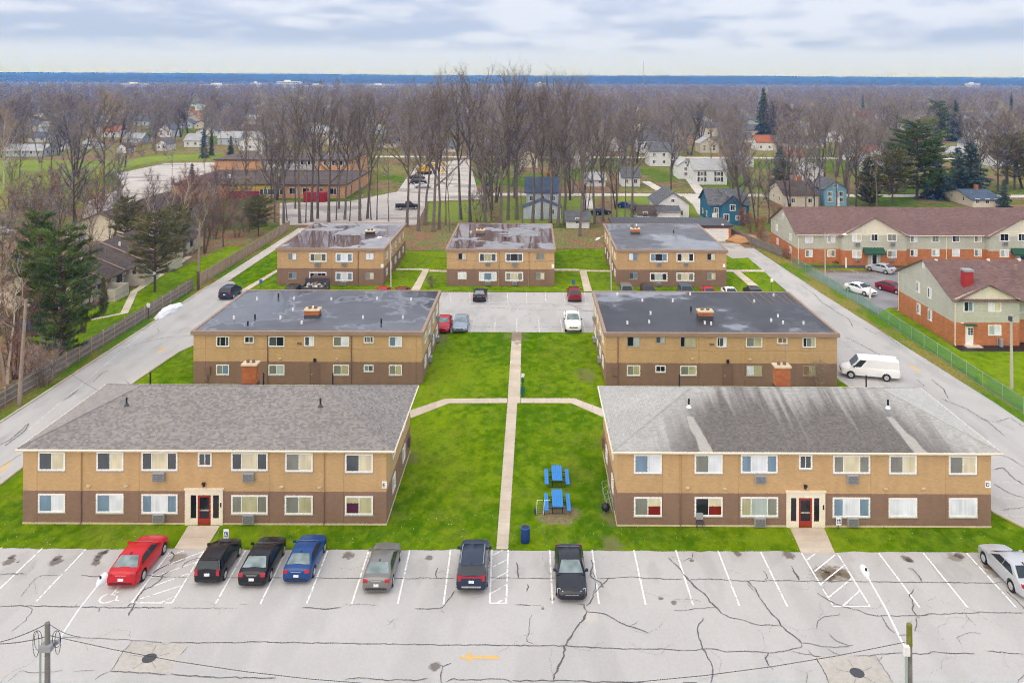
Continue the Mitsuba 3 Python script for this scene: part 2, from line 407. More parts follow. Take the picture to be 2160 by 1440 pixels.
mat('ac_face', lambda p, n, uv: mi.Color3f(0.16, 0.165, 0.175) * (0.55 + 0.9 * smoothstep(0.3, 0.7, dr.abs(p.z * 22 - dr.floor(p.z * 22) - 0.5) * 2)), .5)
for k, c in dict(bark_grey=(.168, .140, .122), bark_dark=(.095, .078, .072), bark_birch=(.46, .39, .31), bark_brown=(.14, .095, .07)).items():
    mat(k, speckle(c, .35, 1.3, 9), .95, spec=.1)
for k, c in dict(twig_grey=(.285, .252, .228), twig_mauve=(.262, .224, .214), twig_tan=(.35, .285, .215), twig_red=(.290, .175, .150), twig_dark=(.165, .132, .122), twig_rust=(.30, .15, .08)).items():
    mat(k, c, .95, spec=.05, two=True)


def needle(a, b):
    return lambda p, n, uv: mix(a, b, smoothstep(.3, .7, fbm(p.x * .45, p.y * .45, p.z * .6))) * (.6 + .8 * noise(p.x * 2.2, p.y * 2.2, p.z * 2.2))


mat('needle_pine', needle((.055, .092, .022), (.130, .190, .048)), .8, spec=.15, two=True)
mat('needle_olive', needle((.110, .120, .045), (.210, .190, .080)), .8, spec=.15, two=True)
mat('needle_spruce', needle((.045, .085, .068), (.105, .155, .125)), .8, spec=.15, two=True)
mat('needle_brown', needle((.06, .062, .03), (.13, .10, .045)), .8, spec=.15, two=True)
PAINTS = dict(red=(.50, .004, .012), maroon=(.20, .006, .012), black=(.006, .006, .009), blue=(.002, .048, .20), navy=(.012, .024, .055), grey=(.20, .195, .19), silver=(.52, .54, .58), white=(.78, .79, .80), slate=(.06, .085, .12), brown=(.045, .025, .022), charcoal=(.012, .015, .023), steel=(.30, .36, .46))
for k, c in PAINTS.items():
    mat('car_' + k, c, .25, coat=.8, spec=.3, metal=.35 if k in ('silver', 'grey', 'steel') else 0.0)
mat('car_glass', (.02, .032, .04), .05, spec=.4)
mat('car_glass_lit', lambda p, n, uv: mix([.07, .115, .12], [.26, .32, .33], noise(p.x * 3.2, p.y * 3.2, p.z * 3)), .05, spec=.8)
mat('lamp_red', (.40, .008, .02), .2, coat=1)
mat('lamp_clear', (.62, .64, .68), .15, coat=1)
mat('rim_alloy', (.50, .51, .53), .3, metal=.5)
mat('plate', (.72, .74, .80), .4)
mat('chrome', (.70, .71, .73), .15, metal=.9)
mat('black_plastic', (.02, .02, .022), .6)
# ------------------------------------------------------------------ ground, lawns, drives and lots
def terrain():
    xs = np.concatenate([np.linspace(-9000, -700, 34), np.linspace(-600, 600, 25), np.linspace(700, 9000, 34)])
    ys = np.concatenate([np.linspace(-300, 1000, 27), np.linspace(1150, 9000, 50)])
    X, Y = np.meshgrid(xs, ys, indexing='ij')
    Z = np.full(X.shape, -0.02)
    v = np.stack([X, Y, Z], -1).reshape(-1, 3)
    i, j = np.meshgrid(np.arange(len(xs) - 1), np.arange(len(ys) - 1), indexing='ij')
    a = i * len(ys) + j
    return v, np.stack([a, a + len(ys), a + len(ys) + 1, a + 1], -1).reshape(-1, 4)


put(struct('ground'), terrain(), 'rough_grass')


def hill(y, depth, tops, seed, x0=-9000, x1=9000):
    """A long wooded rise far away; tops: (x, height) of its crest."""
    tops = [(t[0], HC + (t[1] - HC) * 1.45) for t in tops]
    xs = np.linspace(x0, x1, 900)
    crest = np.interp(xs, [t[0] for t in tops], [t[1] for t in tops])
    prof = [(-1, -0.5), (-.7, .25), (-.45, .55), (-.2, .85), (0, 1), (.4, .6), (1, -.05)]
    V = []
    for k, (t, h) in enumerate(prof):
        p = np.stack([xs / 60, np.full_like(xs, k * 7.1), np.zeros_like(xs)], -1)
        V.append(np.stack([xs, np.full_like(xs, y + t * depth), crest * h + 8 * (meshkit.fbm(p, 4, seed) - .5) * (0.2 < h)], -1))
    v = np.stack(V, 1).reshape(-1, 3)
    n = len(prof)
    i, j = np.meshgrid(np.arange(len(xs) - 1), np.arange(n - 1), indexing='ij')
    a = i * n + j
    return v, np.stack([a, a + n, a + n + 1, a + 1], -1).reshape(-1, 4)


mat('far_wood', speckle((.050, .046, .046), .5, .012, .05), .95, spec=0)
put(struct('hill'), hill(6600, 900, [(-7000, 55), (-2900, 52), (-1800, 50), (-900, 45), (0, 46), (800, 48), (1600, 49), (2600, 46), (7000, 44)], 3), 'far_wood', True)
put(struct('hill'), hill(4800, 500, [(-7000, 30), (-2200, 34), (-1200, 24), (-400, 22), (300, 33), (900, 34), (1500, 24), (2500, 28), (7000, 30)], 5), 'far_wood', True)

LOT_EDGE = W(1080, 1160)[1]            # kerb line between the front lawn and the front lot
lot = struct('parking_lot')
sheet(lot, [(-70, 20), (75, 20), (75, LOT_EDGE), (44.6, LOT_EDGE), (44.0, 79), (41.6, 118), (40.4, 150), (37.2, 150), (37.0, 120), (36.5, 118.3), (-39.6, 118.3), (-41.5, 124), (-45.0, 124), (-46.9, 124), (-46.6, 57), (-46.2, LOT_EDGE), (-70, LOT_EDGE)], 0.004, 'asphalt')

lw = struct('lawn')
er = np.random.default_rng(77)
edge = [(x, LOT_EDGE + er.normal(0, .045)) for x in np.arange(-39.5, 35.3, .55)]
sheet(lw, edge + [(35.2, LOT_EDGE), (32.7, 58.5), (32.7, 75), (31.5, 83.5), (31.0, 99.7), (-33.6, 99.7), (-36.4, 99.7), (-38.9, 92), (-39.5, 83)], 0.010, 'lawn_grass')
lw2 = struct('lawn')
sheet(lw2, [(-45.0, 125), (-41.2, 118.6), (36.6, 118.6), (37.2, 132), (37.3, 150), (28, 150), (-21, 146), (-41, 160), (-45.0, 160)], 0.010, 'lawn_grass')
pth = struct('path')
sheet(pth, [(-47.0, 121), (-45.2, 124.3), (-45.1, 168), (-47.0, 168)], 0.016, 'drive_concrete')
sheet(struct('grass_verge'), [(-49.5, 57), (-46.75, 57), (-46.95, 100), (-47.1, 168), (-49.5, 168)], 0.010, 'verge_grass')
sheet(struct('grass_verge'), [(44.5, LOT_EDGE), (44.0, 79), (41.6, 118), (40.5, 150), (43.3, 150), (45.0, 108), (45.5, 80), (47, LOT_EDGE)], 0.012, 'verge_grass')
sheet(struct('lawn'), [(47.0, 40), (100, 40), (100, 94.8), (49.0, 94.8), (48.4, 112), (45.2, 108), (45.6, 80)], 0.006, 'lawn_grass')
sheet(struct('lawn'), [W(1700, 568)[:2], W(1700, 553)[:2], (100, 138), (100, 134), W(1890, 569)[:2]], 0.008, 'lawn_grass')
nlot = struct('neighbour_lot')
sheet(nlot, [(45.3, 108), (43.4, 131), (100, 131.5), (100, 112), (48, 111)], 0.014, 'dark_asphalt')
sheet(struct('lawn'), [(-57.8, 96), (-48.6, 92), (-48.5, 150), (-54.5, 150), (-57.0, 122)], 0.004, 'lawn_grass')
sheet(struct('leaf_litter'), [(-120, 50), (-49.2, 50), (-49.0, 91), (-58.0, 95.5), (-57.8, 122), (-53, 150), (-48.8, 165), (-120, 165)], 0.002, 'leaf_floor')
sheet(struct('leaf_litter'), [(-46, 160.5), (-41, 160.5), (-21, 146.5), (28, 150.5), (48, 150.5), (45, 160), (20, 166), (-10, 172), (-45, 170)], 0.006, 'leaf_floor')
nw = struct('footpath')
for k, (a, b) in enumerate([((185, 675), (262, 660)), ((262, 660), (283, 615)), ((283, 615), (345, 575)), ((345, 575), (400, 540))]):
    sheet(nw + (f'__slab_{k:03d}' if k else '__slab'), [W(a[0], a[1])[:2] + np.array([-.5, 0]), W(a[0], a[1])[:2] + np.array([.5, 0]), W(*b)[:2] + np.array([.5, 0]), W(*b)[:2] + np.array([-.5, 0])], 0.02 + .001 * k, 'concrete')
# school grounds and the streets behind
sheet(struct('school_lot'), [W(*p)[:2] for p in [(590, 474), (590, 428), (735, 424), (838, 404), (878, 345), (990, 336), (1012, 420), (902, 424), (878, 474)]], 0.012, 'old_asphalt')
sheet(struct('school_lot'), [W(*p)[:2] for p in [(246, 366), (350, 344), (455, 342), (455, 362), (395, 392), (300, 418), (262, 462), (175, 460), (185, 425), (262, 395)]], 0.012, 'old_asphalt')
sheet(struct('playing_field'), [W(*p)[:2] for p in [(-60, 412), (60, 405), (215, 372), (300, 345), (240, 339), (-60, 338)]], 0.008, 'field_grass')
sheet(struct('playing_field'), [W(*p)[:2] for p in [(236, 356), (330, 340), (480, 336), (470, 322), (300, 330)]], 0.010, 'field_grass')
sheet(struct('back_lawn'), [W(*p)[:2] for p in [(902, 468), (905, 428), (1010, 424), (1040, 468)]], 0.008, 'field_grass')
sheet(struct('back_lawn'), [W(*p)[:2] for p in [(1060, 470), (1060, 416), (1260, 416), (1256, 470)]], 0.007, 'field_grass')
sheet(struct('back_lawn'), [W(*p)[:2] for p in [(1295, 470), (1300, 415), (1420, 414), (1560, 414), (1500, 470)]], 0.006, 'field_grass')
sheet(struct('street'), [(-25, 215.5), (190, 216.0), (190, 221.0), (-25, 220.5)], 0.014, 'drive_concrete')
sheet(struct('street'), [(-60, 318), (260, 320), (260, 326), (-60, 324)], 0.014, 'drive_concrete')
for pts in ([(1394, 408), (1418, 408), (1370, 382), (1352, 382)], [(1468, 408), (1492, 408), (1462, 376), (1445, 376)], [(1440, 412), (1484, 412), (1488, 436), (1484, 460), (1472, 450), (1462, 432)], [(1228, 440), (1252, 440), (1248, 412), (1230, 412)]):
    sheet(struct('driveway'), [W(*p)[:2] for p in pts], 0.020, 'drive_concrete')
sheet(struct('driveway'), [W(*p)[:2] for p in [(1545, 545), (1600, 542), (1545, 505), (1480, 506)]], 0.020, 'old_asphalt')


def kerb(pts, w=0.16, h=0.13):
    pts = [np.array(p[:2]) for p in pts]
    b = B()
    for p, q in zip(pts[:-1], pts[1:]):
        L = np.linalg.norm(q - p)
        n = max(1, int(L / 3.05))
        for i in range(n):
            a, c = p + (q - p) * (i / n), p + (q - p) * ((i + 1) / n)
            u = (c - a) / np.linalg.norm(c - a)
            s = np.array([-u[1], u[0]]) * w / 2
            a, c = a + u * .012, c - u * .012
            v = [(*(a - s), -.02), (*(a + s), -.02), (*(c + s), -.02), (*(c - s), -.02), (*(a - s), h), (*(a + s), h), (*(c + s), h), (*(c - s), h)]
            b.raw(v, [[3, 2, 1, 0], [4, 5, 6, 7], [0, 1, 5, 4], [1, 2, 6, 5], [2, 3, 7, 6], [3, 0, 4, 7]])
    return b


for pts in ([(-46.55, 57), (-46.8, 100), (-46.95, 121)], [(-39.5, LOT_EDGE + .1), (-39.5, 83), (-38.9, 92), (-36.4, 99.6)], [(35.2, LOT_EDGE + .2), (32.75, 58.5), (32.75, 75), (31.55, 83.5)]):
    kerb(pts).put(struct('kerb'), 'concrete')

# walks of separate slabs
def slabs(holder, left, right, n, z=0.045):
    """Concrete slabs between two edges (each a pair of ground points), n of them."""
    (a, b), (c, e) = left, right
    for i in range(n):
        t0, t1 = i / n, (i + 1) / n
        g = 0.012 / max(.2, np.linalg.norm(b - a) / n)
        t0, t1 = t0 + g / n, t1 - g / n
        q = [a + (b - a) * t0, c + (e - c) * t0, c + (e - c) * t1, a + (b - a) * t1]
        v = [(*p[:2], -.01) for p in q] + [(*p[:2], z + .006 * random.Random(i).random()) for p in q]
        k = num(holder + '__slab')
        put(k, (v, [[3, 2, 1, 0], [4, 5, 6, 7], [0, 1, 5, 4], [1, 2, 6, 5], [2, 3, 7, 6], [3, 0, 4, 7]]), 'concrete')


walk = struct('walkway')
slabs(walk, (W(1047, 1158), W(1070.5, 850)), (W(1072, 1158), W(1091, 850)), 15)
slabs(walk, (W(1070.5, 850), W(1080, 700)), (W(1097, 850), W(1100, 700)), 11)
slabs(walk, (W(1070, 840), W(938, 841)), (W(1070, 849.5), W(948, 850)), 4)
slabs(walk, (W(938, 841), W(864, 866)), (W(948, 850), W(866, 882)), 3)
slabs(walk, (W(1098, 840), W(1212, 840)), (W(1098, 849.5), W(1205, 850)), 4)
slabs(walk, (W(1212, 840), W(1270, 862)), (W(1205, 850), W(1276, 881)), 3)
for q in ([(397, 1109), (367, 1158), (464, 1109), (433, 1159)], [(1667, 1113.5), (1690, 1165.5), (1738, 1113.5), (1761, 1165.5)]):
    w = struct('entrance_walk')
    slabs(w, (W(*q[0]), W(*q[1])), (W(*q[2]), W(*q[3])), 2)
far = struct('walkway')
for a, b, c, e, n in [((583, 569), (503, 615), (589, 571), (518, 615), 8), ((893, 567), (867, 612), (906, 567), (885, 612), 6), ((835, 566), (893, 566), (835, 569.5), (893, 569.5), 4), ((906, 569), (944, 570), (906, 572.5), (944, 573.5), 3),
                      ((1222, 569), (1232, 614), (1236, 569), (1249, 614), 6), ((1168, 566), (1222, 567.5), (1168, 571), (1222, 571), 4), ((1236, 569.5), (1290, 570), (1236, 572.5), (1290, 573), 4),
                      ((1530, 569), (1612, 569), (1530, 573), (1612, 573), 5), ((1546, 573), (1580, 603), (1562, 573), (1600, 603), 4)]:
    slabs(far, (W(*a), W(*b)), (W(*c), W(*e)), n)

# painted markings: each line a sheet on the lot
Z1, Z2 = 0.012, 0.020


def line(p, q, w=0.10, m='white_paint', holder=lot, name='stripe'):
    a, b = W(*p)[:2], W(*q)[:2]
    put(num(f'{holder}__{name}'), ribbon([a, (a + b) / 2, b], w, Z1), m)


for p, q in [((4, 1154), (-110, 1244)), ((89, 1155.5), (-25, 1264)), ((181, 1157.5), (77, 1267)), ((360, 1160), (278, 1269.5)), ((430, 1160), (363, 1270)), ((518, 1159.5), (455, 1271.5)), ((604, 1159.5), (549, 1273)), ((691, 1160), (647, 1272)), ((778, 1160), (742, 1272.5)),
             ((864.5, 1159), (839, 1272.5)), ((950.5, 1159), (935.5, 1273)), ((1037.5, 1158.5), (1033, 1271)), ((1072, 1158.5), (1068, 1271)), ((1159.5, 1158.5), (1165.5, 1272)), ((1249, 1158.5), (1263.5, 1273)), ((1337, 1159), (1362, 1274.5)), ((1425.5, 1159), (1462, 1275)),
             ((1514.5, 1160.5), (1560, 1277)), ((1604, 1162), (1661.5, 1279)), ((1691, 1165.5), (1758, 1278)), ((1766, 1165.5), (1835.5, 1278)), ((1853, 1164.5), (1940, 1280)), ((1947, 1164.5), (2041, 1280)), ((2039, 1165.5), (2143, 1279.5))]:
    line(p, q)
for p, q in [((280, 1270), (363, 1270.5)), ((389, 1160), (351, 1173)), ((426, 1163), (331, 1199)), ((415, 1184), (318, 1218)), ((402, 1207), (310, 1240)), ((383, 1234), (295, 1262)), ((371, 1256), (338, 1270)),
             ((1033, 1271), (1068.5, 1271)), ((1039, 1170.5), (1062, 1158.5)), ((1036.5, 1196), (1070, 1179)), ((1036.5, 1223), (1070, 1205.5)), ((1035, 1251), (1069, 1232)), ((1049, 1270), (1067, 1260)),
             ((1758, 1278), (1835.5, 1278)), ((1702, 1180), (1720, 1166.5)), ((1718, 1204), (1762, 1169)), ((1731, 1231), (1780, 1192)), ((1748, 1259), (1796, 1219)), ((1778, 1277), (1814, 1244))]:
    line(p, q, 0.09, name='hatch_line')
# stalls beside the right-hand blocks, the middle lot and the neighbour's lot
for p, q in [((2098, 985), (2140, 987)), ((2100, 1015), (2165, 1019)), ((2102, 1048), (2175, 1052)), ((2110, 1085), (2190, 1090)), ((1775, 716), (1800, 716)), ((1776, 735), (1810, 735)), ((1777, 757), (1822, 757))]:
    line(p, q, 0.10, 'faded_paint')
for x, xb in [(948, 952), (990, 992), (1031, 1032), (1070, 1071), (1111, 1111), (1150, 1152), (1188, 1192), (1233, 1236), (1250, 1256)]:
    line((x, 616), (xb, 638), 0.10, 'faded_paint')
for x, xb in [(952, 946), (1001, 995), (1045, 1043), (1090, 1090), (1136, 1138), (1182, 1187), (1228, 1235)]:
    line((x, 672), (xb, 700), 0.10, 'faded_paint')
for k, y in enumerate((640, 672, 700, 731, 766)):
    line((315 - (y - 660) * .9, y), (352 - (y - 660) * 1.0, y), 0.10, 'faded_paint')
line((60, 905), (345, 665), 0.08, 'faded_paint')
for k, x in enumerate((1712, 1752, 1793, 1832)):
    line((x, 568), (x + 32, 581), 0.10, 'faded_paint', nlot)


def arrow(cx, cy, ang, L, m='yellow_paint'):
    c = W(cx, cy)[:2]
    P = np.array([(-.5, 0), (-.18, .17), (-.18, .06), (.5, .06), (.5, -.06), (-.18, -.06), (-.18, -.17)]) * L
    R = np.array([[math.cos(ang), -math.sin(ang)], [math.sin(ang), math.cos(ang)]])
    sheet(num(lot + '__arrow_marking'), P @ R.T + c, Z1, m)


arrow(1010, 1385, 0.0, 2.1)
arrow(8, 985, math.pi / 2 + .1, 2.2)
arrow(1930, 777, -math.pi / 2, 2.2)
arrow(342, 737, math.pi / 2, 2.2)
# the wheelchair symbol in the reserved stall
def ring(c, r, a0, a1, w, n=18):
    t = np.radians(np.linspace(a0, a1, n))
    return ribbon(np.column_stack([c[0] + r * np.cos(t), c[1] + r * np.sin(t)]), w, Z1)


c = W(233, 1260)[:2]
b = B()
b.raw(*ring(c + [-.15, -.05], .42, 100, 340, .10))
b.raw(*ribbon([c + [-.05, .85], c + [-.1, .30], c + [.30, .25], c + [.42, -.25], c + [.62, -.22]], .11, Z1 + .001))
b.raw(*ribbon([c + [-.06, .58], c + [.25, .55]], .09, Z1 + .002))
b.raw(*ring(c + [-.04, 1.02], .06, 0, 360, .14, 9))
b.put(num(lot + '__wheelchair_marking'), 'white_paint')

# manhole covers in their square concrete patches
for q, mh in (([(277, 1352), (397, 1357), (358, 1418), (232, 1415)], (315, 1387)), ([(1718, 1384), (1847, 1381), (1893, 1455), (1760, 1455)], (1808, 1418))):
    k = num(lot + '__concrete_patch')
    sheet(k, [W(*p)[:2] for p in q], 0.008, 'drive_concrete')
    b = B().tube([W(*mh) + [0, 0, -.02], W(*mh) + [0, 0, .02]], .36, 20)
    b.put(num(lot + '__manhole_cover'), 'dark_metal')
    for k in range(5):
        a = k * 1.26 + .4
        c = W(*mh)[:2]
        put(num(lot + '__crack_seal'), ribbon([c + .38 * np.array([math.cos(a), math.sin(a)]), c + 1.0 * np.array([math.cos(a), math.sin(a)])], .02, Z2), 'tar_seal')

# tar-sealed cracks, traced crop by crop: origin of the crop, then polylines in pixels 4.5 times as large; first number: width in mm
CR = {(0, 1120): '''55 0,405 120,402 240,405;22 200,620 245,560 290,500 340,450 380,420 450,412 590,420;45 770,415 880,430 930,425 1000,408;45 1350,420 1420,410 1440,425 1620,430;55 0,712 180,703 300,708 540,710 730,718 1210,722 1560,724;
28 250,712 300,735 300,770 230,860 105,950;20 710,718 720,700 740,688;30 935,722 938,765;75 1210,715 1240,685 1275,675 1265,710 1230,765 1222,800;70 1275,675 1310,630 1340,590 1380,525;60 1340,585 1380,550 1450,520 1530,450 1550,410 1620,370;60 1450,405 1480,370 1560,330 1600,310 1640,292;
26 590,1000 870,1010 1160,1025 1540,1052;38 1045,1325 1200,1335 1580,1355;30 905,1405 950,1360 1045,1325;24 190,1325 300,1340 500,1335 610,1310;20 700,1330 900,1318;30 1045,1325 1160,1160 1250,1045;24 80,1420 190,1325''',
      (360, 1120): '''75 0,190 25,215 25,250 0,295;40 105,350 120,320 180,275 290,250;32 0,432 150,435;40 525,437 640,440 720,440;38 945,440 1080,440;36 1330,440 1490,445 1620,445;18 0,727 300,730 650,728;18 650,695 745,690;55 1250,720 1340,722 1420,738 1540,728 1615,720;
38 0,1050 220,1055 650,1055 780,1045 960,1052 1200,1055 1620,1060;45 0,1350 30,1365 200,1370 380,1382 1000,1390;28 90,1170 160,1090''',
      (720, 1120): '''38 0,442 80,445 200,445;38 490,445 700,447 800,437 850,443 1080,447;38 1380,443 1620,440;75 905,440 888,410 895,375 915,350;16 900,405 990,370;50 700,732 945,732 980,700;50 980,700 1010,650 1065,580 1075,565;16 0,700 210,690 360,705;40 0,1060 250,1065 490,1070 700,1072 960,1075 1300,1080 1620,1082;
45 950,1440 945,1380 960,1280;40 930,1270 960,1278 1000,1270 1045,1250;42 30,1410 70,1395 200,1388 270,1400 420,1410 750,1410 820,1390;42 1000,1425 1060,1390 1080,1390 1080,1405 1300,1410 1450,1400 1560,1405 1620,1430;13 410,905 470,850 545,825;14 950,740 970,775''',
      (1080, 1120): '''38 0,445 210,444 420,447;70 40,295 55,340 50,395 62,440;50 143,500 148,535 140,575;55 30,697 110,690 180,703;14 180,703 300,710;55 750,265 770,310 755,370 748,435 800,465 850,490 870,540 850,500;32 755,380 800,460 790,530 770,590;55 770,590 770,640 740,680 705,705;48 770,590 840,520 900,455 1000,440;40 1000,440 1130,430 1230,440 1400,448 1620,455;34 810,445 960,445;
50 630,690 680,688 690,720 712,760;52 712,762 800,765 890,785 970,830 1060,885 1120,902 1230,935 1295,965;24 1120,900 1180,875 1190,850;72 712,760 670,850 620,900 570,980 510,1080 488,1150 470,1230 430,1320 400,1370 390,1415;40 0,1082 500,1085 1100,1115 1300,1115 1620,1125;45 0,1412 230,1418 400,1415 800,1425 1250,1435;26 190,780 170,830 160,920 170,945 130,1020 150,1050 210,1070;50 1480,250 1530,290 1590,350 1620,400;18 1490,260 1510,240 1620,280;22 1540,650 1620,645;34 1530,750 1620,750''',
      (1440, 1120): '''70 0,405 60,460 120,530 180,570 240,630 260,670 320,720 370,780;38 370,780 460,820 540,830 640,865 740,890 800,890 920,895;42 60,462 250,452 430,458 600,468 800,465 1000,467 1280,470 1620,475;20 0,645 90,643 180,668;34 0,750 70,745 130,730 310,722;28 0,295 50,262 95,245 100,200;45 765,375 800,435 780,460;70 1030,330 1060,380 1090,430 1105,465;
55 605,470 640,500 690,545 710,590 760,670 820,750 900,840 940,900 1000,950 1080,1010 1130,1065;38 1130,1065 1130,1090 1080,1110 940,1135 820,1150 640,1135 400,1138 310,1115 180,1120 0,1130;30 610,490 640,540 690,570;50 195,820 190,850 150,880 140,930 160,1020 200,1130 250,1210 290,1300 290,1350 265,1440;55 815,1150 790,1180 790,1225 820,1265 860,1310;32 1130,1062 1220,1070 1330,1090 1440,1100 1560,1088 1620,1080;
48 1390,970 1440,1020 1500,1055 1570,1080;50 1275,578 1350,630 1430,685 1540,715 1620,740;24 1275,930 1275,860 1320,810 1400,798 1470,795 1495,780;32 1040,1135 1110,1160 1220,1172 1310,1186;28 1190,1125 1240,1180 1300,1190;28 1370,1105 1400,1135 1490,1165;36 1270,1200 1330,1310 1390,1440;24 1180,1345 1170,1440;45 0,1430 140,1432''',
      (1800, 1120): '''42 0,475 200,475 400,482 640,480 900,487 1140,487 1300,490 1420,485;60 515,350 575,365 620,420 645,475;52 570,545 550,585 530,600 555,650 565,700 560,750 600,800 635,825;48 595,810 615,880 585,950;42 0,740 60,750 130,785 220,800 400,802 700,798;45 270,805 310,880 350,935 395,965;38 650,795 720,778 850,785 1040,775 1160,780 1165,765 1340,772 1620,772;42 1445,560 1500,620 1560,665 1620,740;18 1070,790 1100,835 1165,895;22 1020,1070 980,1000 1080,970 1120,958 1220,968;
38 0,1180 200,1175 400,1152 580,1155 730,1160 750,1140 830,1150 1150,1160;38 1270,1135 1400,1145 1620,1165;24 210,1178 260,1260 330,1350 380,1440;22 240,1240 275,1175;22 1560,1440 1650,1300'''}
rng = np.random.default_rng(5)


def crack(pts, mm):
    """A sealed crack: the traced line with the small wander and uneven width of real tar."""
    p = np.array(pts, float)
    s = np.concatenate([[0], np.cumsum(np.linalg.norm(np.diff(p, axis=0), axis=1))])
    n = max(4, int(s[-1] / 0.22))
    t = np.linspace(0, s[-1], n)
    q = np.column_stack([np.interp(t, s, p[:, 0]), np.interp(t, s, p[:, 1])])
    q[1:-1] += rng.normal(0, .028, (n - 2, 2))
    w = mm / 1000 * 1.4 * (.62 + .75 * rng.random(n))
    w[0] *= .4
    w[-1] *= .4
    put(num(lot + '__crack_seal'), ribbon(q, w, Z2 + .003 * rng.random()), 'tar_seal')


for (ox, oy), text in CR.items():
    for l in text.replace('\n', '').split(';'):
        mm, *pts = l.split()
        crack([W(ox + float(a) / 4.5, oy + float(b) / 4.5)[:2] for a, b in (p.split(',') for p in pts)], float(mm))
# cracks of the drives and the middle lot, in the photograph's own pixels
for l in '''70 0,938 25,925 60,893 55,906 10,940;60 130,845 150,835 165,822 140,838;55 195,805 215,786 228,781;40 0,985 48,955;40 250,740 300,722 345,712 412,707;34 262,800 275,812;34 320,712 336,700 332,692;60 1780,710 1800,718 1860,750;60 1740,640 1760,655 1790,672 1800,690;45 1850,690 1880,715 1900,730;70 1965,800 1990,820 2000,840;55 1985,840 2040,862 2085,890 2120,920;
70 2095,990 2115,985 2140,1010 2160,1022;65 2096,1020 2130,1040 2160,1050;55 2095,955 2130,965 2160,985;50 2060,880 2100,890 2130,880 2160,900;50 2110,1075 2160,1070;40 990,648 1040,649 1110,652 1250,656;40 990,640 1100,640 1180,642 1256,646;60 1195,640 1210,645 1235,655 1256,655;45 930,690 1000,688 1060,690;45 1120,690 1200,688 1256,690;36 1105,668 1120,660;36 1020,668 1000,676 960,680;50 1690,600 1720,622 1735,640 1760,650;40 1820,690 1850,705;36 45,850 110,800 140,790;36 300,690 340,670 365,650;40 1950,815 1935,800'''.replace('\n', '').split(';'):
    mm, *pts = l.split()
    crack([W(*map(float, p.split(',')))[:2] for p in pts], float(mm))

# hairline cracks, too fine to trace one by one
b = B()
for i in range(60):
    p = np.array([rng.uniform(-33, 36), rng.uniform(42.5, LOT_EDGE - .6)])
    a = rng.uniform(0, 6.28)
    pts = [p]
    for k in range(rng.integers(4, 14)):
        a += rng.normal(0, .45)
        pts.append(pts[-1] + .28 * np.array([math.cos(a), math.sin(a)]))
    pts = np.array(pts)
    if pts[:, 1].max() < LOT_EDGE - .1:
        b.raw(*ribbon(pts, .006 + .006 * rng.random(len(pts)), Z2 + .004))
stuff(b.put(lot + '__hairline_cracks', 'tar_seal'))
# fallen leaves and flecks on the lawns
b = B()
for i in range(900):
    x, y = rng.uniform(-39, 33), rng.uniform(LOT_EDGE + .2, 58) if rng.random() < .45 else rng.uniform(57, 99)
    s, a = rng.uniform(.02, .055), rng.uniform(0, 6)
    c, n = math.cos(a) * s, math.sin(a) * s
    b.raw([(x - c, y - n, .03), (x + n * .6, y - c * .6, .05), (x + c, y + n, .035), (x - n * .6, y + c * .6, .045)], [[0, 1, 2, 3]])
k = b.put('fallen_leaves', 'pale_leaf')
stuff(k)
# ------------------------------------------------------------------ parts that the buildings share


def win(parent, M, r, code, fr='trim_white', fw=0.10, sill='sill_grey', out=0.0):
    """A window on a wall: frame with mullions, one pane per letter of code, and a sill. r = (u0, z0, u1, z1)."""
    u0, z0, u1, z1 = r
    k = num(parent + '__window')
    n = len(code)
    cuts = {3: [0, .26, .74, 1]}.get(n, list(np.linspace(0, 1, n + 1)))
    a, c = u0 + fw, u1 - fw
    f = B()
    f.box(u0, -.02, z0, u0 + fw, .06 + out, z1).box(u1 - fw, -.02, z0, u1, .06 + out, z1).box(u0 + fw, -.02, z0, u1 - fw, .058 + out, z0 + fw).box(u0 + fw, -.02, z1 - fw, u1 - fw, .058 + out, z1)
    for t in cuts[1:-1]:
        x = a + (c - a) * t
        f.box(x - .025, -.02, z0 + fw, x + .025, .045 + out, z1 - fw)
    f.xf(M).put(k + '__frame', fr)
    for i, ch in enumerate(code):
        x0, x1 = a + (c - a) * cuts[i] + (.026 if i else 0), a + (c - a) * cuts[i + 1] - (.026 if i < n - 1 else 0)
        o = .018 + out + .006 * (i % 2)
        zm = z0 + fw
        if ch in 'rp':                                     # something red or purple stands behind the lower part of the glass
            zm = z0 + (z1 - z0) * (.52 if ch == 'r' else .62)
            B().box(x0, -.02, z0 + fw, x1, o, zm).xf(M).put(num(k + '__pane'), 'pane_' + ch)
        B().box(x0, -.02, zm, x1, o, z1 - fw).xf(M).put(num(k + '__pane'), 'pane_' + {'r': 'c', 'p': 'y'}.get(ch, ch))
    if sill:
        B().box(u0 - .04, -.02, z0 - .09, u1 + .04, .05, z0 - .004).xf(M).put(k + '__sill', sill)
    return k


def box_part(key, M, r, out, bsdf, back=-.02):
    u0, z0, u1, z1 = r
    return B().box(u0, back, z0, u1, out, z1).xf(M).put(num(key), bsdf)


def ac_unit(parent, M, r, out=.28):
    """A through-wall air conditioner: sleeve and louvred face."""
    u0, z0, u1, z1 = r
    k = num(parent + '__air_conditioner')
    B().box(u0, -.02, z0, u1, out, z1).xf(M).put(k + '__sleeve', 'grey_metal')
    B().box(u0 + .05, out, z0 + .05, u1 - .05, out + .02, z1 - .05).xf(M).put(k + '__grille', 'ac_face')


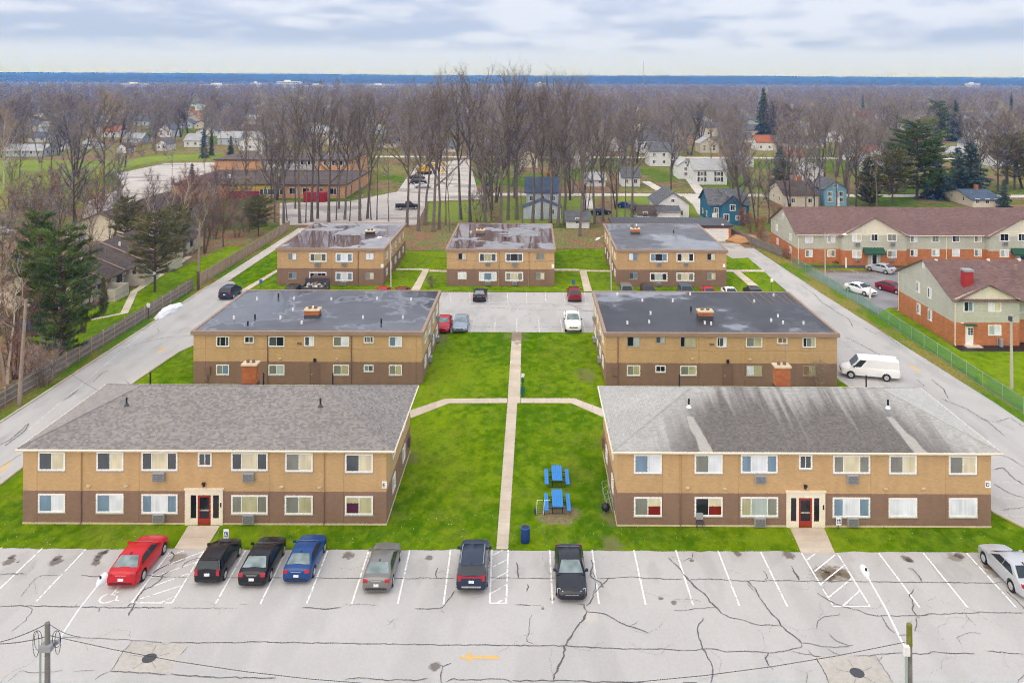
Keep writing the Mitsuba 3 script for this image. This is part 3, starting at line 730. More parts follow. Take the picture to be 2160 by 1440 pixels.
def pipe(parent, M, u, z0, z1, bsdf='brown_paint', split=None, r=.04, upper='tan_paint'):
    """A downpipe, painted like the wall behind it, with an elbow at its foot."""
    k = num(parent + '__downpipe')
    if split is None:
        B().tube([(u, .07, z1), (u, .07, z0 + .15), (u, .22, z0 + .02)], r, 6).xf(M).put(k, bsdf)
    else:
        B().tube([(u, .07, z1), (u, .07, split)], r, 6).xf(M).put(k + '__upper_length', upper)
        B().tube([(u, .07, split - .002), (u, .07, z0 + .15), (u, .22, z0 + .02)], r, 6).xf(M).put(k + '__lower_length', bsdf)


def wall_light(parent, M, u, z, bsdf='cap_stone'):
    B().box(u - .13, 0, z - .06, u + .13, .10, z + .06).box(u - .09, .10, z - .045, u + .09, .15, z + .03).xf(M).put(num(parent + '__wall_light'), bsdf)


def px_rect(x0, y0, x1, y1, d, shift=0):
    a, c = WD(x0, y1, d), WD(x1, y0, d)
    return (a[0], a[2] + shift, c[0], c[2] + shift)


def letter_sign(parent, M, r, text, out=.06):
    u0, z0, u1, z1 = r
    k = num(parent + '__letter_sign')
    B().box(u0, 0, z0, u1, out, z1).xf(M).put(k + '__board', 'sign_white')
    h = (z1 - z0) * .55
    t = meshkit.text_mesh(text, h, .012, bold=True)
    v = np.array(t.vertices)
    v[:, 0] += (u0 + u1) / 2 - v[:, 0].mean()
    v[:, 1] += (z0 + z1) / 2 - (v[:, 1].min() + v[:, 1].max()) / 2
    B().raw(np.column_stack([v[:, 0], out + v[:, 2], v[:, 1]]), t.faces).xf(M).put(k + '__letter', 'black_metal')


def chimney(parent, x, y, z0, z1, w, d, brick='orange_brick', cap='cap_stone', name='chimney'):
    k = num(f'{parent}__{name}')
    B().box(x - w / 2, y - d / 2, z0, x + w / 2, y + d / 2, z1).put(k + '__stack', brick)
    B().box(x - w / 2 - .08, y - d / 2 - .08, z1, x + w / 2 + .08, y + d / 2 + .08, z1 + .14).put(k + '__cap', cap)
    for s in (-1, 1):
        B().tube([(x + s * w * .2, y, z1 + .14), (x + s * w * .2, y, z1 + .38)], min(w, d) * .16, 8).put(num(k + '__flue'), 'brown_paint')
    B().box(x - w / 2 - .03, y - d / 2 - .03, z0 - .1, x + w / 2 + .03, y + d / 2 + .03, z0 + .32).put(k + '__flashing', 'dark_metal')


def vent_pipe(parent, p, h=.5, r=.06, bsdf='black_metal'):
    B().tube([(p[0], p[1], p[2] - .15), (p[0], p[1], p[2] + h)], r, 7).put(num(parent + '__vent_pipe'), bsdf)


# ------------------------------------------------------------------ the two front blocks under hipped roofs
def front_block(label, xw, yw, eave, ze, ridge, roof, wins, acs, entry, lights, pipes, joints, sign, lampx, chim, vents, split):
    b = thing('apartment_block', label, 'apartment building', 'tan and brown apartment blocks')
    (x0, x1), (y0, y1), (ex0, ey0, ex1, ey1) = xw, yw, eave
    M = FRONT(y0)
    B().box(x0, y0, -.05, x1, y1, split).put(b + '__lower_wall', 'brown_brick')
    B().box(x0 + .002, y0 + .002, split, x1 - .002, y1 - .002, ze - .04).put(b + '__upper_wall', 'tan_brick')
    B().box(x0 - .03, y0 - .03, -.05, x1 + .03, y1 + .03, .12).put(b + '__plinth', 'cap_stone')
    rx0, rx1, rz = ridge
    ym = (ey0 + ey1) / 2
    e = [(ex0, ey0, ze), (ex1, ey0, ze), (ex1, ey1, ze), (ex0, ey1, ze)]
    r = [(rx0, ym, rz), (rx1, ym, rz)]
    B().quad(e[0], e[1], r[1], r[0]).quad(e[2], e[3], r[0], r[1]).quad(e[1], e[2], r[1]).quad(e[3], e[0], r[0]).put(b + '__roof', roof)
    B().box(ex0 + .02, ey0 + .02, ze - .16, ex1 - .02, ey1 - .02, ze - .012).put(b + '__soffit', 'trim_cream')
    for k, (p, q) in enumerate([(0, 1), (1, 2), (2, 3), (3, 0)]):
        B().tube([np.array(e[p]) + [0, 0, -.05], np.array(e[q]) + [0, 0, -.05]], .065, 6).put(num(b + '__gutter'), 'trim_cream')
    for p, q in ((e[0], r[0]), (e[1], r[1]), (e[2], r[1]), (e[3], r[0]), (r[0], r[1])):
        p, q = np.array(p), np.array(q)
        B().tube([p + (q - p) * .01 + [0, 0, .005], q + [0, 0, .005]], .05, 5).put(num(b + '__ridge_cap'), roof)
    for rc, code in wins:
        win(b, M, px_rect(*rc, y0), code)
    for rc in acs:
        ac_unit(b, M, px_rect(*rc, y0 - .1))
    # entrance: pale surround, red glazed door, sidelights
    (sx0, sy0, sx1, sy1), dr_, sl = entry
    k = b + '__entrance'
    s = px_rect(sx0, sy0, sx1, sy1, y0)
    s = (s[0], -.02, s[2], s[3])
    D = px_rect(*dr_, y0)
    D = (D[0], .03, D[2], D[3])
    L = [px_rect(*q, y0) for q in sl]
    f = B()
    top = max(D[3], L[0][3]) + .04
    f.box(s[0], -.02, top, s[2], .10, s[3])
    xs = sorted([(L[0][0], L[0][2]), (D[0], D[2]), (L[1][0], L[1][2])])
    edges = [s[0]] + [v for p in xs for v in p] + [s[2]]
    for i in range(0, len(edges), 2):
        f.box(edges[i], -.02, s[1], edges[i + 1], .10, top)
    for q in L:
        f.box(q[0], -.02, s[1], q[2], .09, q[1])
    f.xf(M).put(k + '__surround', 'trim_cream')
    B().box(s[0] - .06, -.02, s[3], s[2] + .06, .16, s[3] + .09).xf(M).put(k + '__lintel', 'trim_cream')
    for q in L:
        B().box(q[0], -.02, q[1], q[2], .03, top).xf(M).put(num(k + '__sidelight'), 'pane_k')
    d_ = B()
    w = D[2] - D[0]
    d_.box(D[0], -.02, D[1], D[0] + .12, .07, D[3]).box(D[2] - .12, -.02, D[1], D[2], .07, D[3]).box(D[0] + .12, -.02, D[3] - .12, D[2] - .12, .07, D[3]).box(D[0] + .12, -.02, D[1], D[2] - .12, .07, D[1] + .42)
    d_.xf(M).put(k + '__door', 'red_door')
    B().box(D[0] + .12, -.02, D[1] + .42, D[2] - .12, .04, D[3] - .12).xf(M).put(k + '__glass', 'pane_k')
    B().box(D[0] + .14, .05, D[1] + .95, D[2] - .14, .10, D[1] + 1.03).xf(M).put(k + '__push_bar', 'chrome')
    box_part(b + '__intercom', M, (s[2] - .17, 1.25, s[2] - .09, 1.55), .13, 'black_metal')
    B().box(lampx - .06, 0, s[3] + .22, lampx + .06, .16, s[3] + .46).box(lampx - .10, .05, s[3] + .40, lampx + .10, .24, s[3] + .50).xf(M).put(b + '__entrance_lamp', 'black_metal')
    for p in lights:
        q = WD(*p, y0)
        wall_light(b, M, q[0], q[2])
    for x in pipes:
        pipe(b, M, WD(x, 1000, y0)[0], 0, ze - .12, split=split)
    for x in joints:
        u = WD(x, 1000, y0)[0]
        B().box(u - .02, 0, .15, u + .02, .012, split - .004).xf(M).put(num(b + '__joint_cover'), 'brown_paint')
        B().box(u - .02, 0, split, u + .02, .012, ze - .16).xf(M).put(num(b + '__joint_cover'), 'tan_paint')
    letter_sign(b, M, px_rect(*sign[0], y0), sign[1])
    cx, cy, w = chim
    chimney(b, cx, cy, rz - 1.6, rz + .15, w, .85)
    for px, py, back in vents:
        if back:
            q = WD(px, py, ym + 2.2)
            vent_pipe(b, (q[0], q[1], rz - .8), .95)
        else:
            vent_pipe(b, WD(px, py, ym - 2.7 if py > 840 else ym - 1), .5, .07)
            B().tube([WD(px, py, ym - 2.7) + [0, 0, -.12], WD(px, py, ym - 2.7) + [0, 0, .10]], [.2, .08], 8).put(num(b + '__vent_flashing'), 'white_metal' if roof == 'pale_shingle' else 'dark_metal')
    # side walls: a few windows and meters that show at a glancing angle
    E = EAST(x1) if x1 < 0 else WEST(x0)
    for y in (y0 + 3.0, y0 + 7.6):
        for z in (.95, 3.35):
            win(b, E, (y - .6, z, y + .6, z + 1.05), 'dc')
    box_part(b + '__meter_box', E, (y0 + 9.6, 1.0, y0 + 10.1, 1.8), .22, 'brown_paint')
    return b


DF = 56.6
EY0, EY1, ZE = 56.2, 68.2, 5.25
front_block('tan and brown two-storey block with grey-brown shingle hip roof and letter E sign', (-34.55, -9.75), (DF, 67.7), (-34.8, EY0, -9.15, EY1), ZE, (-29.0, -15.4, 7.43), 'grey_shingle',
            [((81, 952, 138, 991), 'dc'), ((204, 952, 261, 991), 'dc'), ((299, 952, 375, 991), 'dcd'), ((418, 953, 447, 982), 'dd'), ((488, 953, 565, 991), 'dcd'), ((602, 954, 660, 993), 'gc'), ((728, 956, 787, 995), 'dc'),
             ((81, 1040, 138, 1079), 'bw'), ((203, 1040, 261, 1080), 'bw'), ((299, 1041, 375, 1081), 'bwb'), ((488, 1043, 565, 1082), 'gyg'), ((601, 1044, 660, 1083), 'gy'), ((728, 1045, 787, 1084), 'py')],
            [(323, 995, 347, 1013), (513, 996, 536, 1014), (324, 1082, 347, 1099), (513, 1083, 536, 1102)],
            ((391, 1031, 471, 1107), (418, 1043, 446, 1106), [(403, 1046, 415, 1091), (450, 1046, 463, 1091)]),
            [(188, 1023), (266, 1023), (594, 1025), (674, 1026)], [172, 684], [78, 293, 568, 725], ((806, 1014, 816, 1028), 'E'), WD(431, 1000, DF)[0], (WD(526, 790, 66)[0], 66.3, 1.1),
            [(267, 852, 0), (676, 854, 0), (317, 800, 1), (556, 800, 1), (702, 802, 1)], 2.28)
front_block('tan and brown two-storey block with pale streaked hip roof and letter D sign', (6.0, 31.5), (DF, 67.7), (5.62, EY0, 32.05, EY1), ZE, (12.1, 26.2, 7.43), 'pale_shingle',
            [((1337, 957, 1396, 997), 'bw'), ((1465, 957, 1524, 997), 'gw'), ((1562.5, 957.5, 1640, 996), 'bwb'), ((1685, 958, 1713, 988), 'dd'), ((1757, 959, 1835, 997), 'gcg'), ((1875, 959, 1933, 998), 'gc'), ((2001, 960, 2060, 999), 'gc'),
             ((1337, 1047, 1396, 1087), 'gr'), ((1465, 1047, 1524, 1087), 'kr'), ((1562, 1047, 1641, 1088), 'ytg'), ((1756, 1048, 1835, 1089), 'bwb'), ((1874, 1049, 1934, 1089), 'ww'), ((2001, 1049, 2061, 1089), 'ww')],
            [(1592, 1001, 1615, 1017), (1786, 1000, 1810, 1018), (1591, 1090, 1614, 1108), (1787, 1090, 1810, 1107)],
            ((1658, 1036, 1740, 1114), (1684, 1049, 1712, 1112), [(1667.5, 1052, 1679, 1097), (1716, 1052, 1727.5, 1098)]),
            [(1450, 1027), (1529, 1029), (1868, 1029), (1947, 1029)], [1435], [1397.5, 1558, 1837, 1995], ((2078, 1013, 2089, 1027), 'D'), WD(1698, 1000, DF)[0], (WD(1651, 790, 66)[0], 66.3, 1.15),
            [(1453, 855, 0), (1873, 857, 0), (1433, 802, 1), (1827, 803, 1)], 2.28)


# ------------------------------------------------------------------ the flat-roofed blocks behind
def flat_block(label, x0, x1, y0, y1, h, split, roofm, wins, acs=(), lights=(), pipes=(), joints=(), sign=None, chim=None, vents=(), door=None, east=(), west=(), frames=()):
    b = thing('apartment_block', label, 'apartment building', 'tan and brown apartment blocks')
    M = FRONT(y0)
    B().box(x0, y0, -.05, x1, y1, split).put(b + '__lower_wall', 'brown_brick')
    B().box(x0 + .002, y0 + .002, split, x1 - .002, y1 - .002, h - .1).put(b + '__upper_wall', 'tan_brick')
    o = .22
    for r in ((x0 - o, y0 - o, x1 + o, y0 + .08), (x0 - o, y1 - .08, x1 + o, y1 + o), (x0 - o, y0 + .08, x0 + .08, y1 - .08), (x1 - .08, y0 + .08, x1 + o, y1 - .08)):
        B().box(r[0], r[1], h - .38, r[2], r[3], h + .02).put(num(b + '__fascia'), 'taupe_metal')
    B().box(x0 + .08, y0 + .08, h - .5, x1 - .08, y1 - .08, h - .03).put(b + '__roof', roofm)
    for i, (rc, code) in enumerate(wins):
        g = i in frames
        win(b, M, px_rect(*rc, y0), code, 'sill_grey' if g else 'trim_white', .05 if g else (.09 if y0 < 100 else .16))
    for rc in acs:
        ac_unit(b, M, px_rect(*rc, y0))
    for p in lights:
        q = WD(*p, y0)
        wall_light(b, M, q[0], q[2])
    for x, c in pipes:
        pipe(b, M, WD(x, 750, y0)[0], 0, h - .4, c, r=.05)
    for x in joints:
        u = WD(x, 700, y0)[0]
        B().box(u - .03, 0, .15, u + .03, .02, split - .004).xf(M).put(num(b + '__joint_cover'), 'brown_paint')
        B().box(u - .03, 0, split, u + .03, .02, h - .4).xf(M).put(num(b + '__joint_cover'), 'tan_paint')
    B().box(x0 + .05, 0, (split + h) / 2 - .28, x1 - .05, .015, (split + h) / 2 - .23).xf(M).put(b + '__ledge', 'tan_paint')
    if sign:
        k = num(b + '__sign')
        box_part(k, M, px_rect(*sign, y0), .06, 'sign_white')
    if chim:
        q = WD(chim[0], chim[1], (y0 + y1) / 2)
        d = F * (HC - h) / (chim[1] - ROLL * (chim[0] - PX) - PY)
        q = WD(chim[0], chim[1], d)
        chimney(b, q[0], d + .5, h, h + chim[3], chim[2], 1.1, chim[4] if len(chim) > 4 else 'orange_brick')
    for v in vents:
        q = W(v[0], v[1], h)
        dark = len(v) > 2
        vent_pipe(b, (q[0], q[1], h), .42 if dark else .3, .09 if dark else .10, 'black_metal' if dark else 'white_metal')
    if door:
        D = px_rect(*door, y0)
        D = (D[0], .02, D[2], D[3])
        k = b + '__door'
        B().box(D[0] - .07, -.02, D[1], D[0], .06, D[3]).box(D[2], -.02, D[1], D[2] + .07, .06, D[3]).box(D[0] - .07, -.02, D[3], D[2] + .07, .06, D[3] + .07).xf(M).put(k + '__frame', 'brown_paint')
        box_part(k + '__leaf', M, D, .03, 'brown_paint')
        B().box(D[0] + .1, .03, 1.0, D[0] + .2, .09, 1.1).xf(M).put(k + '__knob', 'cap_stone')
        u = (D[0] + D[2]) / 2
        B().box(u - .12, 0, D[3] + .25, u + .12, .2, D[3] + .55).xf(M).put(b + '__entrance_lamp', 'black_metal')
    for side, Wf in ((east, EAST(x1)), (west, WEST(x0))):
        for u, z, w, hh, code, ac in side:
            win(b, Wf, (u - w / 2, z, u + w / 2, z + hh), code, fw=.11)
            if ac:
                ac_unit(b, Wf, (u - .35, z - .65, u + .35, z - .15), .34)
    return b


g = lambda x, y: (380 + .26852 * x, 560 + .26852 * y)
R = lambda f, q: (*f(q[0], q[1]), *f(q[2], q[3]))
side = [(y0, z, 1.9 if k % 2 else 1.2, 1.05, c, k % 2) for k, (y0, c) in enumerate([(85.2, 'dc'), (88.6, 'dcd'), (92.2, 'dcd'), (95.4, 'gc')]) for z in (.95, 3.35)]
DM = 82.5
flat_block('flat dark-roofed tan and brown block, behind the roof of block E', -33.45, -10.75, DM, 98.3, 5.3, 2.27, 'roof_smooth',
           [(R(g, q), c) for q, c in [((285, 553, 387, 632), 'kkd'), ((505, 552, 580, 606), 'kd'), ((694, 553, 820, 632), 'dk'), ((976, 552, 1053, 630), 'dw'), ((1202, 553, 1328, 632), 'gw'), ((1443, 552, 1520, 606), 'dgd'), ((1640, 553, 1743, 634), 'bw'),
                                      ((284, 775, 385, 854), 'gb'), ((505, 776, 580, 830), 'gd'), ((694, 775, 820, 855), 'gt'), ((1202, 776, 1328, 856), 'gy'), ((1443, 776, 1520, 830), 'bd'), ((1640, 777, 1743, 857), 'gy')]],
           lights=[g(785, 728), g(1232, 728)], pipes=[(g(688, 0)[0], 'brown_paint'), (g(1345, 0)[0], 'brown_paint')], joints=[g(200, 0)[0], g(1855, 0)[0]], chim=(*g(1032, 412), 1.5, .75), door=R(g, (1024, 770, 1093, 925)),
           vents=[(*g(a, c), *k) for a, c, *k in [(605, 268), (772, 246, 1), (895, 266), (1188, 269), (1547, 267), (1815, 272), (888, 352), (1045, 335), (422, 416), (588, 412, 1), (532, 466, 1), (788, 416), (955, 455), (1437, 413), (1750, 412), (1580, 448, 1)]], east=side)
b_ = 'apartment_block_002'
M = FRONT(DM)
box_part(b_ + '__meter_box', M, px_rect(*R(g, (195, 787, 240, 850)), DM), .25, 'brown_paint')
box_part(b_ + '__meter_box', M, px_rect(*R(g, (200, 872, 220, 905)), DM), .15, 'brown_paint')
for a in (928, 948):
    box_part(b_ + '__wall_vent', M, px_rect(*R(g, (a - 9, 600, a + 7, 618)), DM), .05, 'red_chimney' if 0 else 'brown_paint')
g = lambda x, y: (1240 + x / 3, 560 + y / 3)
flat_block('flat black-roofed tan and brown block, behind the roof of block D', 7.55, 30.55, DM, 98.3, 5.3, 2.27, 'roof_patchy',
           [(R(g, q), c) for q, c in [((248, 447, 328, 510), 'kt'), ((430, 447, 488, 488), 'dt'), ((585, 448, 685, 512), 'kyy'), ((815, 450, 877, 513), 'kdw'), ((1000, 450, 1103, 514), 'gy'), ((1198, 450, 1262, 492), 'oo'), ((1358, 452, 1441, 515), 'kgy'),
                                      ((247, 629, 331, 693), 'gy'), ((427, 630, 492, 672), 'kk'), ((584, 631, 688, 692), 'gy'), ((1002, 630, 1102, 693), 'wy'), ((1198, 630, 1262, 672), 'dd'), ((1360, 632, 1440, 692), 'oy')]],
           lights=[g(660, 588), g(1025, 590)], pipes=[(g(190, 0)[0], 'brown_paint')], joints=[g(703, 0)[0], g(995, 0)[0]], chim=(*g(747, 338), 1.5, .7, 'orange_brick'), door=R(g, (855, 628, 912, 750)), frames=(0, 1, 2, 10, 12),
           vents=[(*g(a, c), *k) for a, c, *k in [(187, 185), (345, 225), (648, 185), (537, 228), (1053, 230), (1175, 192), (397, 306), (652, 282, 1), (250, 368), (388, 362), (740, 368), (780, 372), (1160, 352), (1203, 324), (1235, 366), (1365, 370)]], west=side)
b_ = 'apartment_block_003'
box_part(b_ + '__meter_box', M, px_rect(*R(g, (157, 640, 188, 690)), DM), .25, 'brown_paint')
for a in (777, 793):
    box_part(b_ + '__wall_vent', M, px_rect(*R(g, (a - 7, 490, a + 6, 503)), DM), .05, 'brown_paint')
for a, c in [(965, 1050), (1018, 1105), (1068, 1165), (1118, 1210), (1168, 1270), (1217, 1305), (1250, 1340)]:
    p, q = W(*g(a, 166), 5.3), W(*g(c, 246), 5.3)
    B().tube([p + [0, 0, .02], q + [0, 0, .02]], .035, 4).put(num(b_ + '__roof_batten'), 'taupe_metal')
DB = 121.8
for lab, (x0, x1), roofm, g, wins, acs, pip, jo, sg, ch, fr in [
    ('flat-roofed tan and brown block with roof puddles coloured as brown tree reflections, nearest the board fence', (-37.15, -21.55), 'roof_pool', lambda x, y: (540 + .19444 * x, 440 + .19444 * y),
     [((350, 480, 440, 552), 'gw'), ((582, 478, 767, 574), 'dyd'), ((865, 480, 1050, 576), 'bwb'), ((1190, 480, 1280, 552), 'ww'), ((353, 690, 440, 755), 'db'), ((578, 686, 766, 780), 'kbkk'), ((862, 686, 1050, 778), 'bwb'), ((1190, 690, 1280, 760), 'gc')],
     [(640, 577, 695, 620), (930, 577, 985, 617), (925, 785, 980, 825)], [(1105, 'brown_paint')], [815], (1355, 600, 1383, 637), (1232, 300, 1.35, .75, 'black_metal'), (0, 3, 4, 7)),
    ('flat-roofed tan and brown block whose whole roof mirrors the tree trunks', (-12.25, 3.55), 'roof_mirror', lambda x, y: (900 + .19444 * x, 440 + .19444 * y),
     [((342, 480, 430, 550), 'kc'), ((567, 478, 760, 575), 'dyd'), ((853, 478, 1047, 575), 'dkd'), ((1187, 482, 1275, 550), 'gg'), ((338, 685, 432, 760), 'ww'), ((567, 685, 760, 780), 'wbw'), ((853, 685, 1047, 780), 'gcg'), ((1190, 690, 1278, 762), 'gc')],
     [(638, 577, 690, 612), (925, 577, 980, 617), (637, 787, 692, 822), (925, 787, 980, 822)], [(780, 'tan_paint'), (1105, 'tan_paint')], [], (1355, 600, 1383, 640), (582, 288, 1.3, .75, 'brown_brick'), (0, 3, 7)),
    ('flat-roofed tan and brown block with spotted grey roof, beside the white garage door', (12.75, 28.8), 'roof_spotted', lambda x, y: (1240 + .21296 * x, 420 + .21296 * y),
     [((405, 532, 492, 602), 'wb'), ((614, 530, 792, 618), 'bkb'), ((877, 530, 1052, 618), 'kck'), ((1180, 535, 1262, 602), 'kc'), ((407, 722, 490, 788), 'db'), ((614, 725, 788, 808), 'ktk'), ((876, 725, 1053, 808), 'gcg'), ((1182, 727, 1265, 792), 'gc')],
     [(680, 622, 725, 655), (945, 625, 992, 655), (680, 822, 725, 850)], [], [610, 1060], (1337, 640, 1360, 672), (472, 345, 1.35, .75, 'orange_brick'), (0, 3, 4, 7))]:
    s2 = [(y0, z, 1.2, 1.0, 'gc', 0) for y0 in (124.5, 128.5, 132.5, 136.5, 140.5) for z in (.95, 3.4)]
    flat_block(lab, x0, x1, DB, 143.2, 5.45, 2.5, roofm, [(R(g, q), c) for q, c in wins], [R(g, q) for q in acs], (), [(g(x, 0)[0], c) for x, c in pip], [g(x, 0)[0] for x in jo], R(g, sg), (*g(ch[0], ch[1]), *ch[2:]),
               [(*g(a, c), *k) for a, c, *k in [(850, 330, 1), (480, 260)]], None, s2 if x0 < 10 else (), s2 if x0 > 10 else (), fr)


# ------------------------------------------------------------------ sage and brick neighbours on the right
def gable_roof(key, x0, x1, y0, y1, ze, zr, bsdf, along='x', over=.35, th=.10):
    """Two slopes with some thickness."""
    b = B()
    if along == 'x':
        ym = (y0 + y1) / 2
        s = (zr - ze) / ((y1 - y0) / 2)
        for yo, sg in ((y0 - over, -1), (y1 + over, 1)):
            zo = ze - s * over
            p = [(x0 - over, yo, zo), (x1 + over, yo, zo), (x1 + over, ym, zr), (x0 - over, ym, zr)]
            b.quad(*p).quad(*[(x, y, z - th) for x, y, z in p][::-1])
            for i in range(4):
                a, c = p[i], p[(i + 1) % 4]
                b.quad(a, (a[0], a[1], a[2] - th), (c[0], c[1], c[2] - th), c)
    else:
        xm = (x0 + x1) / 2
        s = (zr - ze) / ((x1 - x0) / 2)
        for xo in (x0 - over, x1 + over):
            zo = ze - s * over
            p = [(xo, y0 - over, zo), (xo, y1 + over, zo), (xm, y1 + over, zr), (xm, y0 - over, zr)]
            b.quad(*p).quad(*[(x, y, z - th) for x, y, z in p][::-1])
            for i in range(4):
                a, c = p[i], p[(i + 1) % 4]
                b.quad(a, (a[0], a[1], a[2] - th), (c[0], c[1], c[2] - th), c)
    return b.put(key, bsdf)


g = lambda x, y: (1580 + .31938 * x, 380 + .31938 * y)
nb = thing('neighbour_building', 'long sage and orange brick building with maroon roof, cream gables and green awnings', 'apartment building')
y0, y1, x0, x1, ze, zr, sp, yb = 137.6, 152.8, 44.3, 112.0, 4.95, 8.25, 2.45, 136.3
B().box(x0, y0, -.05, x1, y1, sp).put(nb + '__brick_wall', 'red_brick')
B().box(x0 + .003, y0 + .003, sp, x1, y1 - .003, ze).put(nb + '__siding_wall', 'sage_siding')
B().quad((x0 + .003, y0, ze), (x0 + .003, y1, ze), (x0 + .003, (y0 + y1) / 2, zr - .12)).put(nb + '__gable_wall', 'sage_siding')
gable_roof(nb + '__roof', x0, x1, y0, y1, ze, zr, 'maroon_shingle')
M = FRONT(y0)
MB_ = FRONT(yb)
for bx0, bx1, apex in ((WD(g(615, 0)[0], 490, yb)[0], WD(g(1042, 0)[0], 490, yb)[0], 7.95), (WD(g(1588, 0)[0], 490, yb)[0], WD(g(1588, 0)[0], 490, yb)[0] + 10.8, 7.95)):
    B().box(bx0, yb, -.05, bx1, y0 + .2, sp).put(num(nb + '__bay_brick'), 'red_brick')
    B().box(bx0 + .003, yb + .003, sp, bx1 - .003, y0 + .2, ze).put(num(nb + '__bay_siding'), 'sage_siding')
    xm = (bx0 + bx1) / 2
    B().quad((bx0 - .3, yb + .01, ze), (bx1 + .3, yb + .01, ze), (xm, yb + .01, apex - .1)).put(num(nb + '__cream_gable'), 'cream_siding')
    gable_roof(num(nb + '__bay_roof'), bx0, bx1, yb, 144.0, ze, apex, 'maroon_shingle', 'y', .4)
    k = num(nb + '__awning')
    u0, u1 = xm - 1.9, xm + 1.5
    B().quad((u0, yb, 2.95), (u1, yb, 2.95), (u1, yb - 1.1, 2.2), (u0, yb - 1.1, 2.2)).quad((u0, yb - 1.1, 2.2), (u1, yb - 1.1, 2.2), (u1, yb - 1.1, 1.95), (u0, yb - 1.1, 1.95)).quad((u0, yb, 2.95), (u0, yb - 1.1, 2.2), (u0, yb, 2.2)).quad((u1, yb, 2.95), (u1, yb - 1.1, 2.2), (u1, yb, 2.2)).put(k, 'awning_green')
    k = num(nb + '__door')
    box_part(k + '__frame', MB_, (xm - 1.1, 0, xm + 1.0, 2.3), .03, 'sage_siding')
    box_part(k + '__leaf', MB_, (xm - .5, 0.05, xm + .5, 2.1), .06, 'trim_white')
    box_part(k + '__glass', MB_, (xm - .35, .3, xm + .35, 1.95), .075, 'pane_k')
for rc, c in [((370, 348, 423, 402), 'ww'), ((515, 348, 570, 402), 'tw'), ((1062, 348, 1112, 399), 'gw'), ((1205, 348, 1257, 399), 'gg'), ((1340, 346, 1392, 397), 'kg'), ((1485, 346, 1537, 397), 'gc'), ((370, 457, 420, 507), 'gw'), ((515, 457, 570, 505), 'cg'), ((1062, 455, 1112, 503), 'dw'), ((1205, 453, 1257, 503), 'tw'),
              ((1340, 453, 1392, 503), 'ww'), ((1485, 453, 1537, 503), 'gw')]:
    win(nb, M, px_rect(*R(g, rc), y0, -.28 if rc[1] < 400 else 0), c, fw=.14, sill=None)
for rc, c in [((680, 352, 743, 405), 'wc'), ((803, 352, 853, 403), 'dk'), ((912, 352, 975, 403), 'gg'), ((1655, 350, 1717, 402), 'kk'), ((1775, 350, 1825, 402), 'kd'), ((680, 460, 743, 512), 'wc'), ((912, 460, 975, 510), 'gt'), ((1655, 456, 1717, 508), 'tw')]:
    win(nb, MB_, px_rect(*R(g, rc), yb), c, fw=.14, sill=None)
for rc in ((697, 408, 728, 432), (930, 406, 960, 430), (1672, 405, 1703, 428), (700, 513, 728, 530), (930, 512, 958, 530)):
    ac_unit(nb, MB_, px_rect(*R(g, rc), yb), .4)
for u, z in ((141.2, 3.1), (149, 3.3), (141.2, .9), (148.5, .9)):
    win(nb, WEST(x0), (u - .55, z, u + .55, z + 1.2), 'wc', fw=.14, sill=None)
box_part(nb + '__gable_vent', WEST(x0), (144.9, 6.3, 145.5, 7.1), .04, 'trim_white')
for u in (WD(g(327, 0)[0], 500, y0)[0], WD(g(1302, 0)[0], 500, y0)[0]):
    pipe(nb, M, u, 0, ze - .2, 'trim_cream', r=.07)
B().tube([(x0 - .3, y0 - .4, ze - .2), (112, y0 - .4, ze - .2)], .08, 5).put(nb + '__gutter', 'trim_cream')
# the nearer one
n2 = thing('neighbour_building', 'sage and orange brick building with a red chimney and a white side door', 'apartment building')
y0, y1, x0, x1, ze, zr, sp = 95.4, 109.8, 48.75, 95.0, 5.35, 8.35, 2.65
bx1 = 56.3
B().box(x0, y0, -.05, bx1, y1, sp).box(bx1, y0 + 1.3, -.05, x1, y1, sp).put(n2 + '__brick_wall', 'red_brick')
B().box(x0 + .004, y0 + .004, sp, bx1 - .004, y1 - .004, ze).box(bx1, y0 + 1.304, sp, x1, y1 - .004, ze).put(n2 + '__siding_wall', 'sage_siding')
B().quad((x0 + .004, y0, ze), (x0 + .004, y1, ze), (x0 + .004, (y0 + y1) / 2, zr - .12)).put(n2 + '__gable_wall', 'sage_siding')
gable_roof(n2 + '__roof', x0, x1, y0, y1, ze, zr, 'maroon_shingle')
B().quad((x0 - .1, y0 - .01, ze), (bx1 + .1, y0 - .01, ze), ((x0 + bx1) / 2, y0 - .01, 6.95)).put(n2 + '__cream_gable', 'cream_siding')
gable_roof(n2 + '__bay_roof', x0 + .40, bx1 - .1, y0 - .05, 102.5, ze + .02, 7.1, 'maroon_shingle', 'y', .36)
M = FRONT(y0)
for rc, c in [((1415, 797, 1482, 868), 'kb'), ((1578, 797, 1665, 868), 'wc'), ((1578, 953, 1665, 1023), 'tw')]:
    win(n2, M, px_rect(*R(g, rc), y0), c, fw=.12, sill=None)
D = px_rect(*R(g, (1428, 957, 1480, 1078)), y0)
k = n2 + '__door'
box_part(k + '__leaf', M, (D[0], .05, D[2], D[3]), .05, 'trim_white')
for i in range(3):
    for j in range(2):
        box_part(k + '__pane', M, (D[0] + .3 + .3 * j, 1.25 + .27 * i, D[0] + .54 + .3 * j, 1.47 + .27 * i), .06, 'pane_k')
box_part(k + '__awning', M, (D[0] - .15, D[3] + .05, D[2] + .25, D[3] + .16), .5, 'awning_green')
box_part(n2 + '__doorstep', M, (D[0] - .2, -.05, D[2] + .7, .1), .9, 'concrete')
wall_light(n2, M, D[0] - .4, D[3] + .3, 'lamp_glow')
